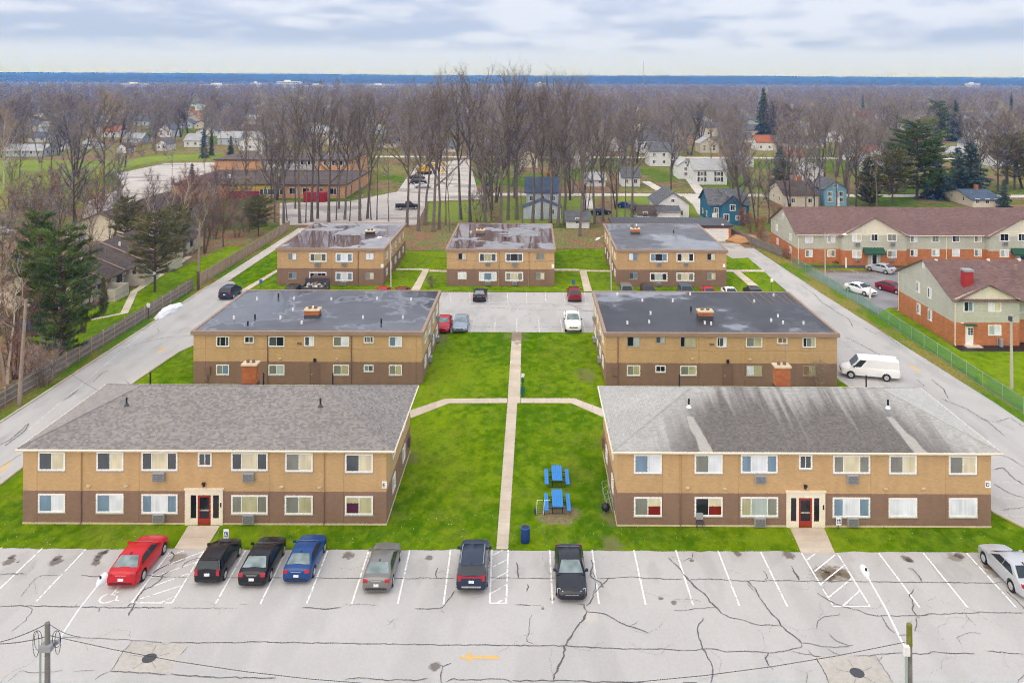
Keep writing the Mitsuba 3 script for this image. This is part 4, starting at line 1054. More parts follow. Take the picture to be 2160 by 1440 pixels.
B().box(x0 + 5.1, y0 - .5, 0, x0 + 5.4, y0 - .1, .9).tube([(x0 + 4.9, y0 - .2, .1), (x0 + 4.9, y0 - .2, 1.2)], .06).put(n2 + '__gas_meter', 'grey_metal')
for rc in ((1097, 667, 1137, 742), (1173, 705, 1213, 780), (1104, 812, 1140, 885), (1178, 853, 1215, 925)):
    p = WX(*g((rc[0] + rc[2]) / 2, (rc[1] + rc[3]) / 2), x0)
    win(n2, WEST(x0), (p[1] - .5, p[2] - .68, p[1] + .5, p[2] + .68), 'wd', fw=.12, sill=None)
p = WX(*g(1152, 555), x0)
box_part(n2 + '__gable_vent', WEST(x0), (p[1] - .3, p[2] - .45, p[1] + .3, p[2] + .45), .04, 'trim_white')
pipe(n2, M, x0 + .1, 0, ze - .3, 'trim_cream', r=.06)
pipe(n2, WEST(x0), y1 - .2, 0, ze - .2, 'trim_cream', r=.06)
q = WD(*g(1442, 690), 97.5)
k = n2 + '__chimney'
B().box(q[0] - .5, 97.1, 6.0, q[0] + .5, 98.1, 8.05).put(k + '__stack', 'red_chimney')
B().box(q[0] - .56, 97.04, 8.05, q[0] + .56, 98.16, 8.3).put(k + '__cap', 'grey_metal')
for x, y in ((1235, 528), (1580, 526), (1785, 524), (1322, 690), (1760, 565)):
    q = WD(*g(x, y), 102.5 if y < 530 else 99)
    B().tube([q + [0, 0, -.4], q + [0, 0, .12]], .22, 8).put(num(n2 + '__roof_vent'), 'trim_cream' if y < 530 else 'taupe_metal')
mulch = struct('mulch_bed')
sheet(mulch, [(x0 - .2, y0 - 2.0), (66, y0 - 2.0), (66, y0 + 1.25), (bx1, y0 + 1.25), (bx1, y0 - .02), (x0 - .2, y0 - .02)], .016, 'black_metal')
sheet(struct('mulch_bed'), [(44.5, 134.2), (110, 134.2), (110, 136.2), (44.5, 136.2)], .016, 'dark_metal')

# ------------------------------------------------------------------ low building behind the board fence on the left
lb = thing('low_building', 'low cream building with long dark ribbed roof behind the board fence', 'building')
x0, x1, y0, y1 = -71.5, -59.2, 109.0, 150.0
B().box(x0, y0, -.05, x1, y1, 2.7).put(lb + '__wall', 'ivory_siding')
B().quad((x0, y0, 2.7), (x1, y0, 2.7), ((x0 + x1) / 2, y0, 5.2)).put(lb + '__gable_wall', 'ivory_siding')
gable_roof(lb + '__roof', x0, x1, y0, y1, 2.7, 5.35, 'brown_shingle', 'y', .7)
for y in (114.5, 120, 126, 131.5, 137, 143):
    B().tube([(x1 + .6, y, 2.7 - .12), ((x0 + x1) / 2, y, 5.42)], .13, 4).put(num(lb + '__roof_rib'), 'taupe_metal')
E = EAST(x1)
for u, w in ((111, 1.3), (114, .9), (119.5, 1.5), (124, 1.0), (128.5, 1.6), (134, 1.0), (139, 1.5), (145, 1.2)):
    win(lb, E, (u - w / 2, .9, u + w / 2, 2.1), 'kd', 'dark_metal', .06, None)
for u in (116.6, 122, 131.5, 142):
    k = num(lb + '__door')
    box_part(k, E, (u - .45, 0, u + .45, 2.05), .05, 'taupe_metal')
for (a, c) in ((112.4, 116.2), (121, 125.5), (129.5, 134)):
    k = num(lb + '__patio_screen')
    B().box(x1, a, 0, x1 + 3.0, a + .08, 1.7).box(x1 + 2.92, a + .08, 0, x1 + 3.0, c - .08, 1.7).box(x1, c - .08, 0, x1 + 3.0, c, 1.7).put(k, 'cream_panel')
for y in (117, 128, 139):
    B().tube([((x0 + x1) / 2 + 2, y, 4.2), ((x0 + x1) / 2 + 2, y, 5.0)], .18, 6).put(num(lb + '__roof_vent'), 'white_metal')
l2 = thing('low_building', 'low dark-roofed building beyond the ribbed roof, half hidden by conifers', 'building')
B().box(-86, 154, -.05, -74, 182, 2.7).put(l2 + '__wall', 'ivory_siding')
B().quad((-86, 154, 2.7), (-74, 154, 2.7), (-80, 154, 5.15)).put(l2 + '__gable_wall', 'ivory_siding')
gable_roof(l2 + '__roof', -86, -74, 154, 182, 2.7, 5.3, 'brown_shingle', 'y', .6)
for u in (162, 168, 174, 181):
    win(l2, EAST(-74), (u - .7, .9, u + .7, 2.1), 'kd', 'dark_metal', .06, None)
# ------------------------------------------------------------------ vehicles (local: +x forward, z up, origin on the ground at the middle)
def ring_loft(sts, prof):
    """Closed solid through cross-sections. sts: stations; prof(st) -> (n, 2) half-profile points (y >= 0) from bottom to top centre."""
    R_ = []
    for s in sts:
        h = prof(s)
        full = [(s[0], y, z) for y, z in h] + [(s[0], -y, z) for y, z in h[::-1]]
        R_.append(full)
    R_ = np.array(R_)
    n, k = R_.shape[:2]
    v = R_.reshape(-1, 3)
    f = []
    for i in range(n - 1):
        for j in range(k):
            a, b_, c, d_ = i * k + j, i * k + (j + 1) % k, (i + 1) * k + (j + 1) % k, (i + 1) * k + j
            f += [[a, d_, c], [a, c, b_]]
    for j in range(1, k - 1):
        f += [[0, j, j + 1], [(n - 1) * k, (n - 1) * k + j + 1, (n - 1) * k + j]]
    f = np.array(f)
    t = trimesh.Trimesh(v, f, process=False)
    if t.volume < 0:
        f = f[:, ::-1]
    return v, f


def to_manifold(v, f):
    return m3.Manifold(m3.Mesh(np.asarray(v, np.float32), np.asarray(f, np.uint32)))


STY = {  # body stations: x/L, half-width/(W/2), bottom, belt, top ; cabin: rear base, rear roof, front roof, front base (x/L), base height
    'sedan': dict(L=4.65, W=1.82, H=1.45, body=[(-.5, .74, .36, .62, .72), (-.492, .88, .24, .82, .90), (-.465, .95, .22, .92, 1.01), (-.40, .985, .2, .93, 1.05), (-.30, 1, .18, .93, 1.06), (-.05, 1, .18, .92, 1.0), (.19, 1, .18, .90, 1.0), (.30, .99, .18, .84, .94), (.40, .965, .19, .77, .85), (.46, .90, .22, .68, .75), (.488, .80, .26, .58, .64), (.5, .62, .34, .48, .53)],
                  cab=(-.405, -.235, .035, .225, .98), wb=(-.29, .30), r=.33),
    'hatch': dict(L=4.0, W=1.70, H=1.50, body=[(-.5, .80, .36, .66, .80), (-.49, .90, .27, .90, .98), (-.46, .96, .22, .95, 1.02), (-.36, .99, .2, .94, 1.03), (-.05, 1, .18, .92, 1.0), (.20, 1, .18, .92, 1.02), (.33, .98, .19, .86, .95), (.43, .93, .2, .76, .84), (.48, .82, .26, .62, .68), (.5, .64, .34, .5, .55)],
                  cab=(-.478, -.40, .05, .24, .97), wb=(-.31, .31), r=.31),
    'suv': dict(L=4.55, W=1.87, H=1.68, body=[(-.5, .82, .40, .72, .86), (-.492, .92, .32, .98, 1.08), (-.465, .97, .28, 1.05, 1.14), (-.36, .99, .26, 1.06, 1.15), (-.05, 1, .25, 1.05, 1.12), (.20, 1, .25, 1.04, 1.12), (.33, .98, .26, .98, 1.06), (.43, .94, .27, .88, .96), (.482, .84, .32, .72, .80), (.5, .70, .4, .58, .64)],
                cab=(-.482, -.42, .04, .215, 1.08), wb=(-.29, .30), r=.36),
    'van': dict(L=5.65, W=2.02, H=2.12, body=[(-.5, .90, .5, .9, 1.0), (-.495, .95, .42, 1.2, 1.28), (-.47, .99, .36, 1.22, 1.3), (.1, 1, .34, 1.2, 1.3), (.27, .99, .34, 1.1, 1.24), (.36, .97, .34, 1.02, 1.14), (.45, .92, .36, .90, 1.0), (.485, .84, .4, .72, .82), (.5, .72, .44, .6, .66)],
                cab=(-.492, -.478, .19, .335, 1.18), wb=(-.27, .33), r=.37),
    'pickup': dict(L=5.7, W=2.0, H=1.90, body=[(-.5, .92, .55, 1.0, 1.15), (-.49, .97, .5, 1.2, 1.26), (-.3, 1, .42, 1.2, 1.27), (.0, 1, .4, 1.16, 1.24), (.20, 1, .4, 1.12, 1.22), (.33, .98, .4, 1.08, 1.18), (.44, .95, .42, 1.0, 1.10), (.485, .88, .46, .84, .95), (.5, .80, .5, .72, .80)],
                   cab=(-.11, -.085, .10, .235, 1.2), wb=(-.30, .31), r=.40)}


def car(label, kind, color, loc, yaw, group='parked cars', name='parked_car', cat='car', lit='car_glass', spoiler=False, rails=False, scale=1.0, plates=True, detail=True):
    S = STY[kind]
    L, Wd, H, r = S['L'], S['W'], S['H'], S['r']
    t = thing(name, label, cat, group)
    M = frame(loc, yaw, scale)
    w2 = Wd / 2
    bodyc = 'car_' + color

    def prof(s):
        _, w, zb, zm, zt = s
        w *= w2
        return [(w * .86, zb), (w * .97, zb + .07), (w, zb + .45 * (zm - zb)), (w * .985, zb + .8 * (zm - zb)), (w * .955, zm), (w * .86, zm + .6 * (zt - zm)), (w * .66, zt - .008), (w * .3, zt + .02), (0.0008, zt + .028)]
    v, f = ring_loft([(s[0] * L, *s[1:]) for s in S['body']], prof)
    body = to_manifold(v, f)
    wx = [S['wb'][0] * L, S['wb'][1] * L]
    for x in wx:
        for sg in (-1, 1):
            c = m3.Manifold.cylinder(.30, r + .07, r + .07, 26).rotate((90, 0, 0)).translate((x, sg * (w2 - .13) + .15, r))
            body = body - c
    if kind == 'pickup':
        body = body - m3.Manifold.cube((L * .345, Wd * .80, .6), True).translate((-L * .305, 0, 1.12))
    m = body.to_mesh()
    B().raw(m.vert_properties[:, :3], m.tri_verts).xf(M).put(t + '__body', bodyc, 32)
    # cabin
    xr0, xr1, xf1, xf0, zb = [q * L for q in S['cab'][:4]] + [S['cab'][4]]
    wb, wt = w2 * .93, w2 * (.90 if kind == 'van' else .70 if kind in ('sedan', 'hatch') else .76)
    rise = .05 if kind == 'sedan' else .03
    sts = [(xr0, zb + .02, 0), (xr1, H - rise, 1), ((xr1 + xf1) / 2, H, 1), (xf1, H - .03, 1), (xf0, zb, 0)]

    def cprof(s):
        _, z, k = s
        if k == 0:
            return [(wb * .995, zb - .10), (wb, zb - .01), (wb * .97, z), (wb * .6, z + .01), (.0008, z + .015)]
        return [(wb * .995, zb - .10), (wb, zb), (wt + .035, z - .085), (wt - .10, z - .015), (.0008, z + .012)]
    v, f = ring_loft(sts, cprof)
    B().raw(v, f).xf(M).put(t + '__cabin', bodyc, 28)

    def panel(name, pts, off, mt):
        pts = np.array(pts, float)
        n = np.cross(pts[1] - pts[0], pts[2] - pts[0])
        n /= np.linalg.norm(n)
        ctr = pts.mean(0)
        if n @ (ctr - np.array([(xr1 + xf1) / 2, 0, zb])) < 0:
            n = -n
            pts = pts[::-1]
        q = pts + n * off
        B().quad(*q).xf(M).put(num(f'{t}__{name}'), mt)

    def lerp(a, c, s):
        return np.array(a) + (np.array(c) - np.array(a)) * s
    zt_f, zt_r = H - .03 - .05, H - rise - .05
    lo, hi = .10, .93
    for nm, x0, z0, x1, z1, mt in (('windshield', xf0, zb, xf1, zt_f, 'car_glass_lit' if lit == 'car_glass_lit' else 'car_glass'), ('rear_window', xr0, zb + .02, xr1, zt_r, lit)):
        if kind == 'van' and nm == 'rear_window':
            continue
        a, c = np.array([x0, 0, z0]), np.array([x1, 0, z1 + .05])
        p, q = lerp(a, c, lo), lerp(a, c, hi)
        yl, yh = wb + (wt - wb) * lo - .10, wb + (wt - wb) * hi - .12
        panel(nm, [(p[0], -yl, p[2]), (p[0], yl, p[2]), (q[0], yh, q[2]), (q[0], -yh, q[2])], .022, mt)
    for sg in (-1, 1):
        def S_(u, h):
            """Point of the cabin's side: u along it from rear 0 to front 1, h from belt 0 to roof 1."""
            xb, xt = xr0 + (xf0 - xr0) * u, xr1 + (xf1 - xr1) * u
            return (xb + (xt - xb) * h, sg * (wb + (wt + .035 - wb) * h), zb + (H - .115 - zb) * h)
        spans = {'sedan': [(.13, .50), (.52, .90)], 'hatch': [(.05, .22), (.25, .52), (.55, .88)], 'suv': [(.05, .22), (.25, .52), (.55, .88)], 'van': [(.80, .955)], 'pickup': [(.10, .46), (.50, .86)]}[kind]
        for a, c in spans:
            panel('side_window', [S_(a, .06), S_(c, .06), S_(c, .93), S_(a, .93)], .012, 'car_glass')
    # wheels
    for x in wx:
        for sg in (-1, 1):
            k = num(t + '__wheel')
            y = sg * (w2 - .11)
            B().tube([(x, y - .11, r), (x, y + .11, r)], r, 20).xf(M).put(k + '__tyre', 'rubber')
            b = B().tube([(x, y + sg * .10, r), (x, y + sg * .125, r)], [r * .66, r * .60], 16)
            if detail:
                for a in range(5):
                    an = a * 1.2566
                    ca, sa = math.cos(an), math.sin(an)
                    b.raw([(x + r * .2 * ca - r * .06 * sa, y + sg * .13, r + r * .2 * sa + r * .06 * ca), (x + r * .58 * ca, y + sg * .128, r + r * .58 * sa), (x + r * .2 * ca + r * .06 * sa, y + sg * .13, r + r * .2 * sa - r * .06 * ca)], [[0, 1, 2]])
            b.xf(M).put(k + '__rim', 'rim_alloy')
    # lamps, plates, mirrors, trim
    tall = kind in ('suv', 'van', 'pickup')
    zl = {'sedan': .86, 'hatch': .84, 'suv': 1.00, 'van': 1.05, 'pickup': 1.05}[kind]
    zh = {'sedan': .66, 'hatch': .68, 'suv': .80, 'van': .84, 'pickup': .92}[kind]
    for sg in (-1, 1):
        hw, hh = (.20, .085) if kind == 'sedan' else (.13, .16) if kind in ('hatch', 'suv') else (.06, .26)
        b = B().box(-L / 2 - .004, sg * (w2 * .80) - hw, zl - hh, -L / 2 + .16, sg * (w2 * .80) + hw * .42, zl + hh) if sg > 0 else B().box(-L / 2 - .004, sg * (w2 * .80) - hw * .42, zl - hh, -L / 2 + .16, sg * (w2 * .80) + hw, zl + hh)
        b.xf(M).put(num(t + '__tail_light'), 'lamp_red')
        x = L * (.478 if not tall else .488)
        hl = m3.Manifold.hull_points(np.array([(x - .26, sg * w2 * .93, zh + .07), (x - .02, sg * w2 * .82, zh - .06), (x + .035, sg * w2 * .56, zh - .06), (x - .02, sg * w2 * .56, zh + .045), (x - .2, sg * w2 * .78, zh + .12), (x - .1, sg * w2 * .90, zh - .08)]))
        mm = hl.to_mesh()
        B().raw(mm.vert_properties[:, :3], mm.tri_verts).xf(M).put(num(t + '__headlight'), 'lamp_clear')
        b = B()
        x = xf0 - .28
        b.box(x - .09, sg * (wb + .02), zb + .03, x + .02, sg * (wb + .20), zb + .17).box(x - .05, sg * (wb - .05), zb + .02, x + .01, sg * (wb + .05), zb + .07)
        b.xf(M).put(num(t + '__mirror'), bodyc if color not in ('white',) else 'black_plastic')
    zp = .80 if kind in ('suv',) else .62 if kind == 'sedan' else .74
    if plates:
        B().box(-L / 2 - .022, -.16, zp - .08, -L / 2 + .1, .16, zp + .08).xf(M).put(t + '__licence_plate', 'plate')
    b = B().box(-L / 2 - .012, -w2 * .72, .34, -L / 2 + .12, w2 * .72, .46)
    b.xf(M).put(t + '__rear_bumper_trim', 'black_plastic' if kind != 'van' else 'grey_metal')
    x = L / 2
    B().box(x - .2, -w2 * .50, zh - .20, x + .012, w2 * .50, zh - .06).xf(M).put(t + '__grille', 'black_plastic')
    if detail:
        B().box(x - .2, -w2 * .44, zh - .105, x + .022, w2 * .44, zh - .075).xf(M).put(t + '__grille_bar', 'chrome')
        fin = B().box(xr1 - .02, -.03, H - rise + .005, xr1 + .16, .03, H - rise + .055)
        fin.xf(M).put(t + '__aerial', 'black_plastic')
    if rails:
        for sg in (-1, 1):
            B().tube([(xr1 + .05, sg * (wt - .04), H - .02), ((xr1 + xf1) / 2, sg * (wt - .03), H + .035), (xf1 - .05, sg * (wt - .04), H - .01)], .022, 5).xf(M).put(num(t + '__roof_rail'), 'chrome' if color == 'navy' else 'black_plastic')
    if kind == 'suv' and detail:
        B().box(-L / 2 - .008, -w2 * .70, zl + .02, -L / 2 + .1, w2 * .70, zl + .10).xf(M).put(t + '__light_bar', 'lamp_red')
        B().box(-L / 2 - .03, -w2 * .62, .47, -L / 2 + .1, w2 * .62, .55).xf(M).put(t + '__bumper_strip', 'chrome')
    if kind == 'sedan':
        B().box(-L / 2 - .01, -.32, .845, -L / 2 + .1, .32, .875).xf(M).put(t + '__trunk_trim', 'chrome')
    if spoiler:
        B().box(xr1 - .16, -wt + .08, H - .035, xr1 + .1, wt - .08, H - .005).xf(M).put(t + '__spoiler', bodyc)
    return t


N_ = math.pi / 2
FWD = N_                     # nose to the buildings
def gp(px, py, kind, nose=1, sc=1.0):
    """Middle of a car whose nearer end meets the ground at this pixel."""
    p = W(px, py, .42)
    p[1] += STY[kind]['L'] * sc / 2
    return (p[0], p[1], 0.004)


car('bright red sedan parked nose-in beside the wheelchair marking', 'sedan', 'red', gp(254, 1230, 'sedan', 1, 1.03), FWD, lit='car_glass_lit', scale=1.03)
car('black compact hatchback parked nose-in beside the hatched bay', 'hatch', 'black', gp(436, 1222.5, 'hatch'), FWD, spoiler=True)
car('black sedan parked nose-in between the hatchback and the blue sedan', 'sedan', 'black', gp(530, 1228, 'sedan', 1, .98), FWD, lit='car_glass_lit', scale=.98)
car('bright blue sedan parked nose-in below the block with letter E', 'sedan', 'blue', gp(624, 1220, 'sedan', 1, .96), FWD, lit='car_glass_lit', scale=.96)
car('metallic grey sedan parked nose-in between blue sedan and navy sport utility vehicle', 'sedan', 'grey', gp(793, 1240, 'sedan', 1, .96), FWD, lit='car_glass_lit', scale=.96)
car('navy sport utility vehicle with roof rails parked beside the central walkway', 'suv', 'navy', gp(994, 1240, 'suv'), FWD, rails=True, spoiler=True)
car('black sedan backed in with its grille and headlights facing the drive', 'sedan', 'charcoal', gp(1206.5, 1259, 'sedan'), -N_, lit='car_glass_lit', plates=False)
p, q = W(2078, 1187), W(2134, 1247)
car('silver sedan cut by the photo edge, its nose against the lawn', 'sedan', 'silver', ((p[0] + q[0]) / 2 + .85, (p[1] + q[1]) / 2 - .02, .004), FWD + .02, scale=1.05)
p, q = W(1804, 798), W(1883, 805)
a = math.atan2(p[1] - q[1], p[0] - q[0])
car('white cargo van with plain panel sides, parked crossways by the right-hand drive', 'van', 'white', ((p[0] + q[0]) / 2 - .1, (p[1] + q[1]) / 2 + .95, .004), a, None, 'cargo_van', 'van', plates=False)
car('dark blue sport utility vehicle standing on the left-hand drive', 'suv', 'navy', gp(474, 627, 'suv'), FWD - .03, 'cars farther back', detail=False, rails=True)
for lab, kind, col, px, py, yw in [
    ('red sedan beside the corner of the left middle block, facing the lawn', 'sedan', 'red', 932, 697, -N_), ('pale blue-grey sedan facing the lawn in the middle lot', 'sedan', 'steel', 969, 696, -N_),
    ('black sedan parked alone below the block with the mirroring roof', 'sedan', 'black', 1010.5, 632, N_), ('dark red sport utility vehicle by the blue reserved-parking sign', 'suv', 'maroon', 1213, 632, N_)]:
    car(lab, kind, col, gp(px, py, kind), yw, 'cars farther back', detail=False, lit='car_glass_lit' if kind == 'sedan' else 'car_glass', plates=False)
car('white pickup truck facing the lawn in the middle lot', 'pickup', 'white', gp(1210, 697, 'pickup'), -N_, None, 'pickup_truck', 'truck', lit='car_glass_lit', detail=False)
for lab, kind, col, px, yw, back in [
    ('dark sport utility vehicle left of the junk-filled dumpster', 'suv', 'charcoal', 622, N_, 0), ('red sedan half hidden behind the left flat roof', 'sedan', 'red', 810, N_, 0), ('dark red sedan beside the walk, half hidden by the left flat roof', 'sedan', 'maroon', 850, N_, 0),
    ('grey minivan, leftmost of the row behind the black flat roof', 'suv', 'grey', 1320, -N_, 0), ('dark brown sport utility vehicle behind the black flat roof', 'suv', 'brown', 1365, -N_, 0), ('slate blue sport utility vehicle behind the black flat roof', 'suv', 'slate', 1444, -N_, 0),
    ('red sedan behind the black flat roof', 'sedan', 'red', 1490, -N_, 0), ('white sedan behind the black flat roof', 'sedan', 'white', 1535, -N_, 0), ('dark grey sport utility vehicle, rightmost of the row behind the black flat roof', 'suv', 'charcoal', 1582, N_, 0)]:
    q = W(px, 622)
    car(lab, kind, col, (q[0], 115.9 if kind == 'suv' else 115.6, .004), yw, 'cars half hidden behind the flat roofs', detail=False, plates=False)
g = lambda x, y: (1580 + .31938 * x, 380 + .31938 * y)
for lab, kind, col, (px, py), yw in [('silver sedan parked by the long sage building', 'sedan', 'silver', g(870, 605), N_ + .62), ('white sedan in the neighbouring lot beside the fence', 'sedan', 'white', g(735, 745), -N_ + .5), ('dark red sedan half hidden by the nearer sage building', 'sedan', 'maroon', g(945, 735), -N_ + .5)]:
    q = W(px, py)
    car(lab, kind, col, (q[0], q[1], .02), yw, 'cars in the neighbouring lot', detail=False, plates=False)

# ------------------------------------------------------------------ fences
def board_fence(label, pts, h, post, m, step=2.44, boards=3, style='rail', top=None):
    f = thing('board_fence', label, 'fence', None)
    pts = [np.array(p, float) for p in pts]
    for p, q in zip(pts[:-1], pts[1:]):
        L = np.linalg.norm(q - p)
        n = max(1, int(round(L / step)))
        u = (q - p) / L
        s = np.array([-u[1], u[0]])
        for i in range(n):
            a, c = p + u * L * i / n, p + u * L * (i + 1) / n
            w = .06
            bx = B()
            bx.box(a[0] - w, a[1] - w, -.05, a[0] + w, a[1] + w, h + .08)
            bx.put(num(f + '__post'), post)
            jit = rng.uniform(-.02, .02)
            for z in ((.35, .95, h - .25) if style == 'rail' else (.4, h - .3)):
                b = B()
                pp = [a + u * .07 - s * .07, c - u * .07 - s * .07]
                b.raw([(*(pp[0] - s * .02), z + jit), (*(pp[0] + s * .02), z + jit), (*(pp[1] + s * .02), z), (*(pp[1] - s * .02), z), (*(pp[0] - s * .02), z + .10 + jit), (*(pp[0] + s * .02), z + .10 + jit), (*(pp[1] + s * .02), z + .10), (*(pp[1] - s * .02), z + .10)], [[3, 2, 1, 0], [4, 5, 6, 7], [0, 1, 5, 4], [1, 2, 6, 5], [2, 3, 7, 6], [3, 0, 4, 7]])
                b.put(num(f + '__rail'), post)
            b = B()
            k = int(L / n / .145)
            for j in range(k):
                x0 = a + u * (L / n) * (j + .06) / k
                x1 = a + u * (L / n) * (j + .94) / k
                hh = h + rng.uniform(-.03, .03)
                o0 = s * (.0 + rng.uniform(0, .012))
                b.raw([(*(x0 + o0), .04), (*(x0 + o0 + s * .02), .04), (*(x1 + o0 + s * .02), .04), (*(x1 + o0), .04), (*(x0 + o0), hh), (*(x0 + o0 + s * .02), hh), (*(x1 + o0 + s * .02), hh), (*(x1 + o0), hh)], [[4, 5, 6, 7], [0, 1, 5, 4], [1, 2, 6, 5], [2, 3, 7, 6], [3, 0, 4, 7]])
            key = b.put(num(f + '__boarding'), m)
            stuff(key)
    return f


board_fence('weathered grey board fence with rails along the left-hand drive', [(-48.75, 52), (-48.4, 84), (-48.3, 119)], 1.75, 'fence_pale', 'fence_grey')
board_fence('pale board fence beyond the taller wooden pole on the left', [(-48.25, 121.5), (-48.1, 166)], 1.9, 'timber', 'fence_pale', style='plain')
board_fence('short grey board fence by the heap of leaves behind the long sage building', [(37.8, 166), (40.8, 152), (43.2, 142)], 1.6, 'fence_grey', 'fence_grey', style='plain')

cf = thing('chain_link_fence', 'green chain-link fence along the right-hand drive', 'fence')
pts = [np.array(p, float) for p in [(43.1, 137), (44.75, 106.5), (45.05, 82.5), (45.45, 66), (45.9, 50)]]
hf = 1.5
wires = B()
for p, q in zip(pts[:-1], pts[1:]):
    L = np.linalg.norm(q - p)
    u = (q - p) / L
    n = max(1, round(L / 3.05))
    for i in range(n):
        a = p + u * L * i / n
        k = num(cf + '__post')
        B().tube([(*a, -.05), (*a, hf + .05)], .032, 6).put(k, 'galvanised')
    a, c = p + u * .03, q - u * .03
    B().tube([(*a, hf), (*c, hf)], .022, 5).put(num(cf + '__top_rail'), 'galvanised')
    B().tube([(*a, .06), (*c, .06)], .012, 4).put(num(cf + '__bottom_wire'), 'galvanised')
    step = .085
    for i in range(int(L / step)):
        for sg in (-1, 1):
            s0 = i * step
            s1 = s0 + sg * (hf - .08)
            e0, e1 = .05, hf - .03
            if s1 > L:
                e1 = e0 + (L - s0) / (s1 - s0) * (e1 - e0)
                s1 = L
            if s1 < 0:
                e1 = e0 + s0 / (s0 - s1) * (e1 - e0)
                s1 = 0
            P, Q = p + u * s0, p + u * s1
            w_ = np.array([0, 0, .0075])
            nrm = np.array([-u[1], u[0], 0]) * .004
            A_, C_ = np.array([*P, e0]) + nrm * sg, np.array([*Q, e1]) + nrm * sg
            t_ = np.array([u[0], u[1], 0]) * .0105
            wires.raw([A_ - t_, A_ + t_, C_ + t_, C_ - t_], [[0, 1, 2, 3]])
wires.put(cf + '__wire_mesh', 'mesh_green')

# ------------------------------------------------------------------ poles, lamps and wires
def pole(label, base, top, r=.14, m='pole_wood', name='utility_pole', cat='utility pole', group=None):
    t = thing(name, label, cat, group)
    B().tube([base, top], [r, r * .72], 10).put(t + '__shaft', m)
    return t


def street_light(t, att, lamp, r=.035, m='white_metal'):
    """A long white arm with a cobra-head lamp at its end."""
    att, lamp = np.array(att), np.array(lamp)
    mid = (att + lamp) / 2 + [0, 0, .10]
    B().tube([att, mid, lamp], [r * 1.2, r, r * .9], 7).put(t + '__lamp_arm', m)
    u = (lamp - att) / np.linalg.norm(lamp - att)
    k = t + '__lamp_head'
    s = [lamp - u * .05, lamp + u * .18, lamp + u * .42, lamp + u * .62, lamp + u * .70]
    B().tube(s, [.05, .14, .165, .12, .03], 10).put(k + '__housing', m, 40)
    B().tube([lamp + u * .42 + [0, 0, -.14], lamp + u * .42 + [0, 0, -.21]], [.13, .08], 10).put(k + '__lens', 'lamp_clear')
    B().tube([lamp + u * .22 + [0, 0, .13], lamp + u * .22 + [0, 0, .22]], .045, 8).put(k + '__photocell', 'black_metal')
    B().tube([att + u * -.06, att + u * .10], r * 2.0, 8).put(t + '__bracket', 'grey_metal')


def wire(a, c, sag, r=.012, n=14):
    s = np.linspace(0, 1, n)
    p = np.outer(1 - s, a) + np.outer(s, c)
    p[:, 2] -= sag * 4 * s * (1 - s)
    return p


top = WD(1918, 1316, 29.5)
pr = pole('mossy-topped wooden pole with a white street light arm, in the near lot', (top[0] + .12, 29.5, 0), top, .125, 'pole_grey')
B().tube([top + [0.008, 0, -.75], top + [0, 0, .02]], [.105, .098], 10).put(pr + '__mossy_top', 'moss')
B().tube([(top[0] - .17, 29.34, 0), (top[0] - .17, 29.34, top[2] - .95)], .055, 8).put(pr + '__conduit', 'galvanised')
B().box(top[0] - .26, 29.28, top[2] - .98, top[0] - .06, 29.44, top[2] - .66).put(pr + '__junction_box', 'white_metal')
street_light(pr, (top[0] - .14, 29.5, top[2] - .85), WD(1831, 1217, 33.1))
B().tube([(top[0] - .1, 29.5, top[2] - .35), (top[0] - .38, 29.45, top[2] - .35)], .02).put(pr + '__insulator', 'grey_metal')
top2 = WD(100, 1312, 29.9)
pl = pole('weathered wooden pole with looped cables and a white street light arm', (top2[0] + .05, 29.9, 0), top2, .125, 'pole_grey')
street_light(pl, WD(122, 1352, 30.1), WD(206, 1234, 33.0))
B().box(top2[0] - .2, 29.7, top2[2] - .95, top2[0] + .22, 30.1, top2[2] - .75).put(pl + '__cable_bracket', 'grey_metal')
B().tube([(top2[0] - .16, 29.74, 0), (top2[0] - .16, 29.74, top2[2] - .9)], .04, 8).put(pl + '__conduit', 'galvanised')
for k, (dx, h, w) in enumerate(((-.38, .95, .11), (-.30, .7, .14), (.40, .85, .10), (.36, .6, .15))):
    a = np.linspace(0, 2 * np.pi, 19)
    c = top2 + [dx, -.05, -.45 - h / 2 + .2]
    B().tube(np.column_stack([c[0] + w * np.cos(a), np.full(19, c[1]), c[2] + h / 2 * np.sin(a)]), .012, 4, False).put(num(pl + '__cable_loop'), 'wire_black')


def cable(label, a, c, sag, r=.014, name='overhead_wire'):
    t = thing(name, label, 'wire')
    B().tube(wire(np.array(a), np.array(c), sag), r, 4).put(t, 'wire_black')


cable('black wire sagging between the two near poles', top2 + [0.05, 0, -.45], (top[0] - .14, 29.5, top[2] - .62), 1.75, .013)
cable('upper black wire leaving the near left pole leftwards', top2 + [-.05, 0, -.05], WD(-40, 1360, 30.5), .12)
cable('lower black wire leaving the near left pole leftwards', top2 + [-.05, 0, -.5], WD(-40, 1356, 30.5), .1)
cable('thin wire rising from the near left pole towards the lamp arm', top2 + [0, 0, 0], WD(170, 1342, 30.0), .1, .012)
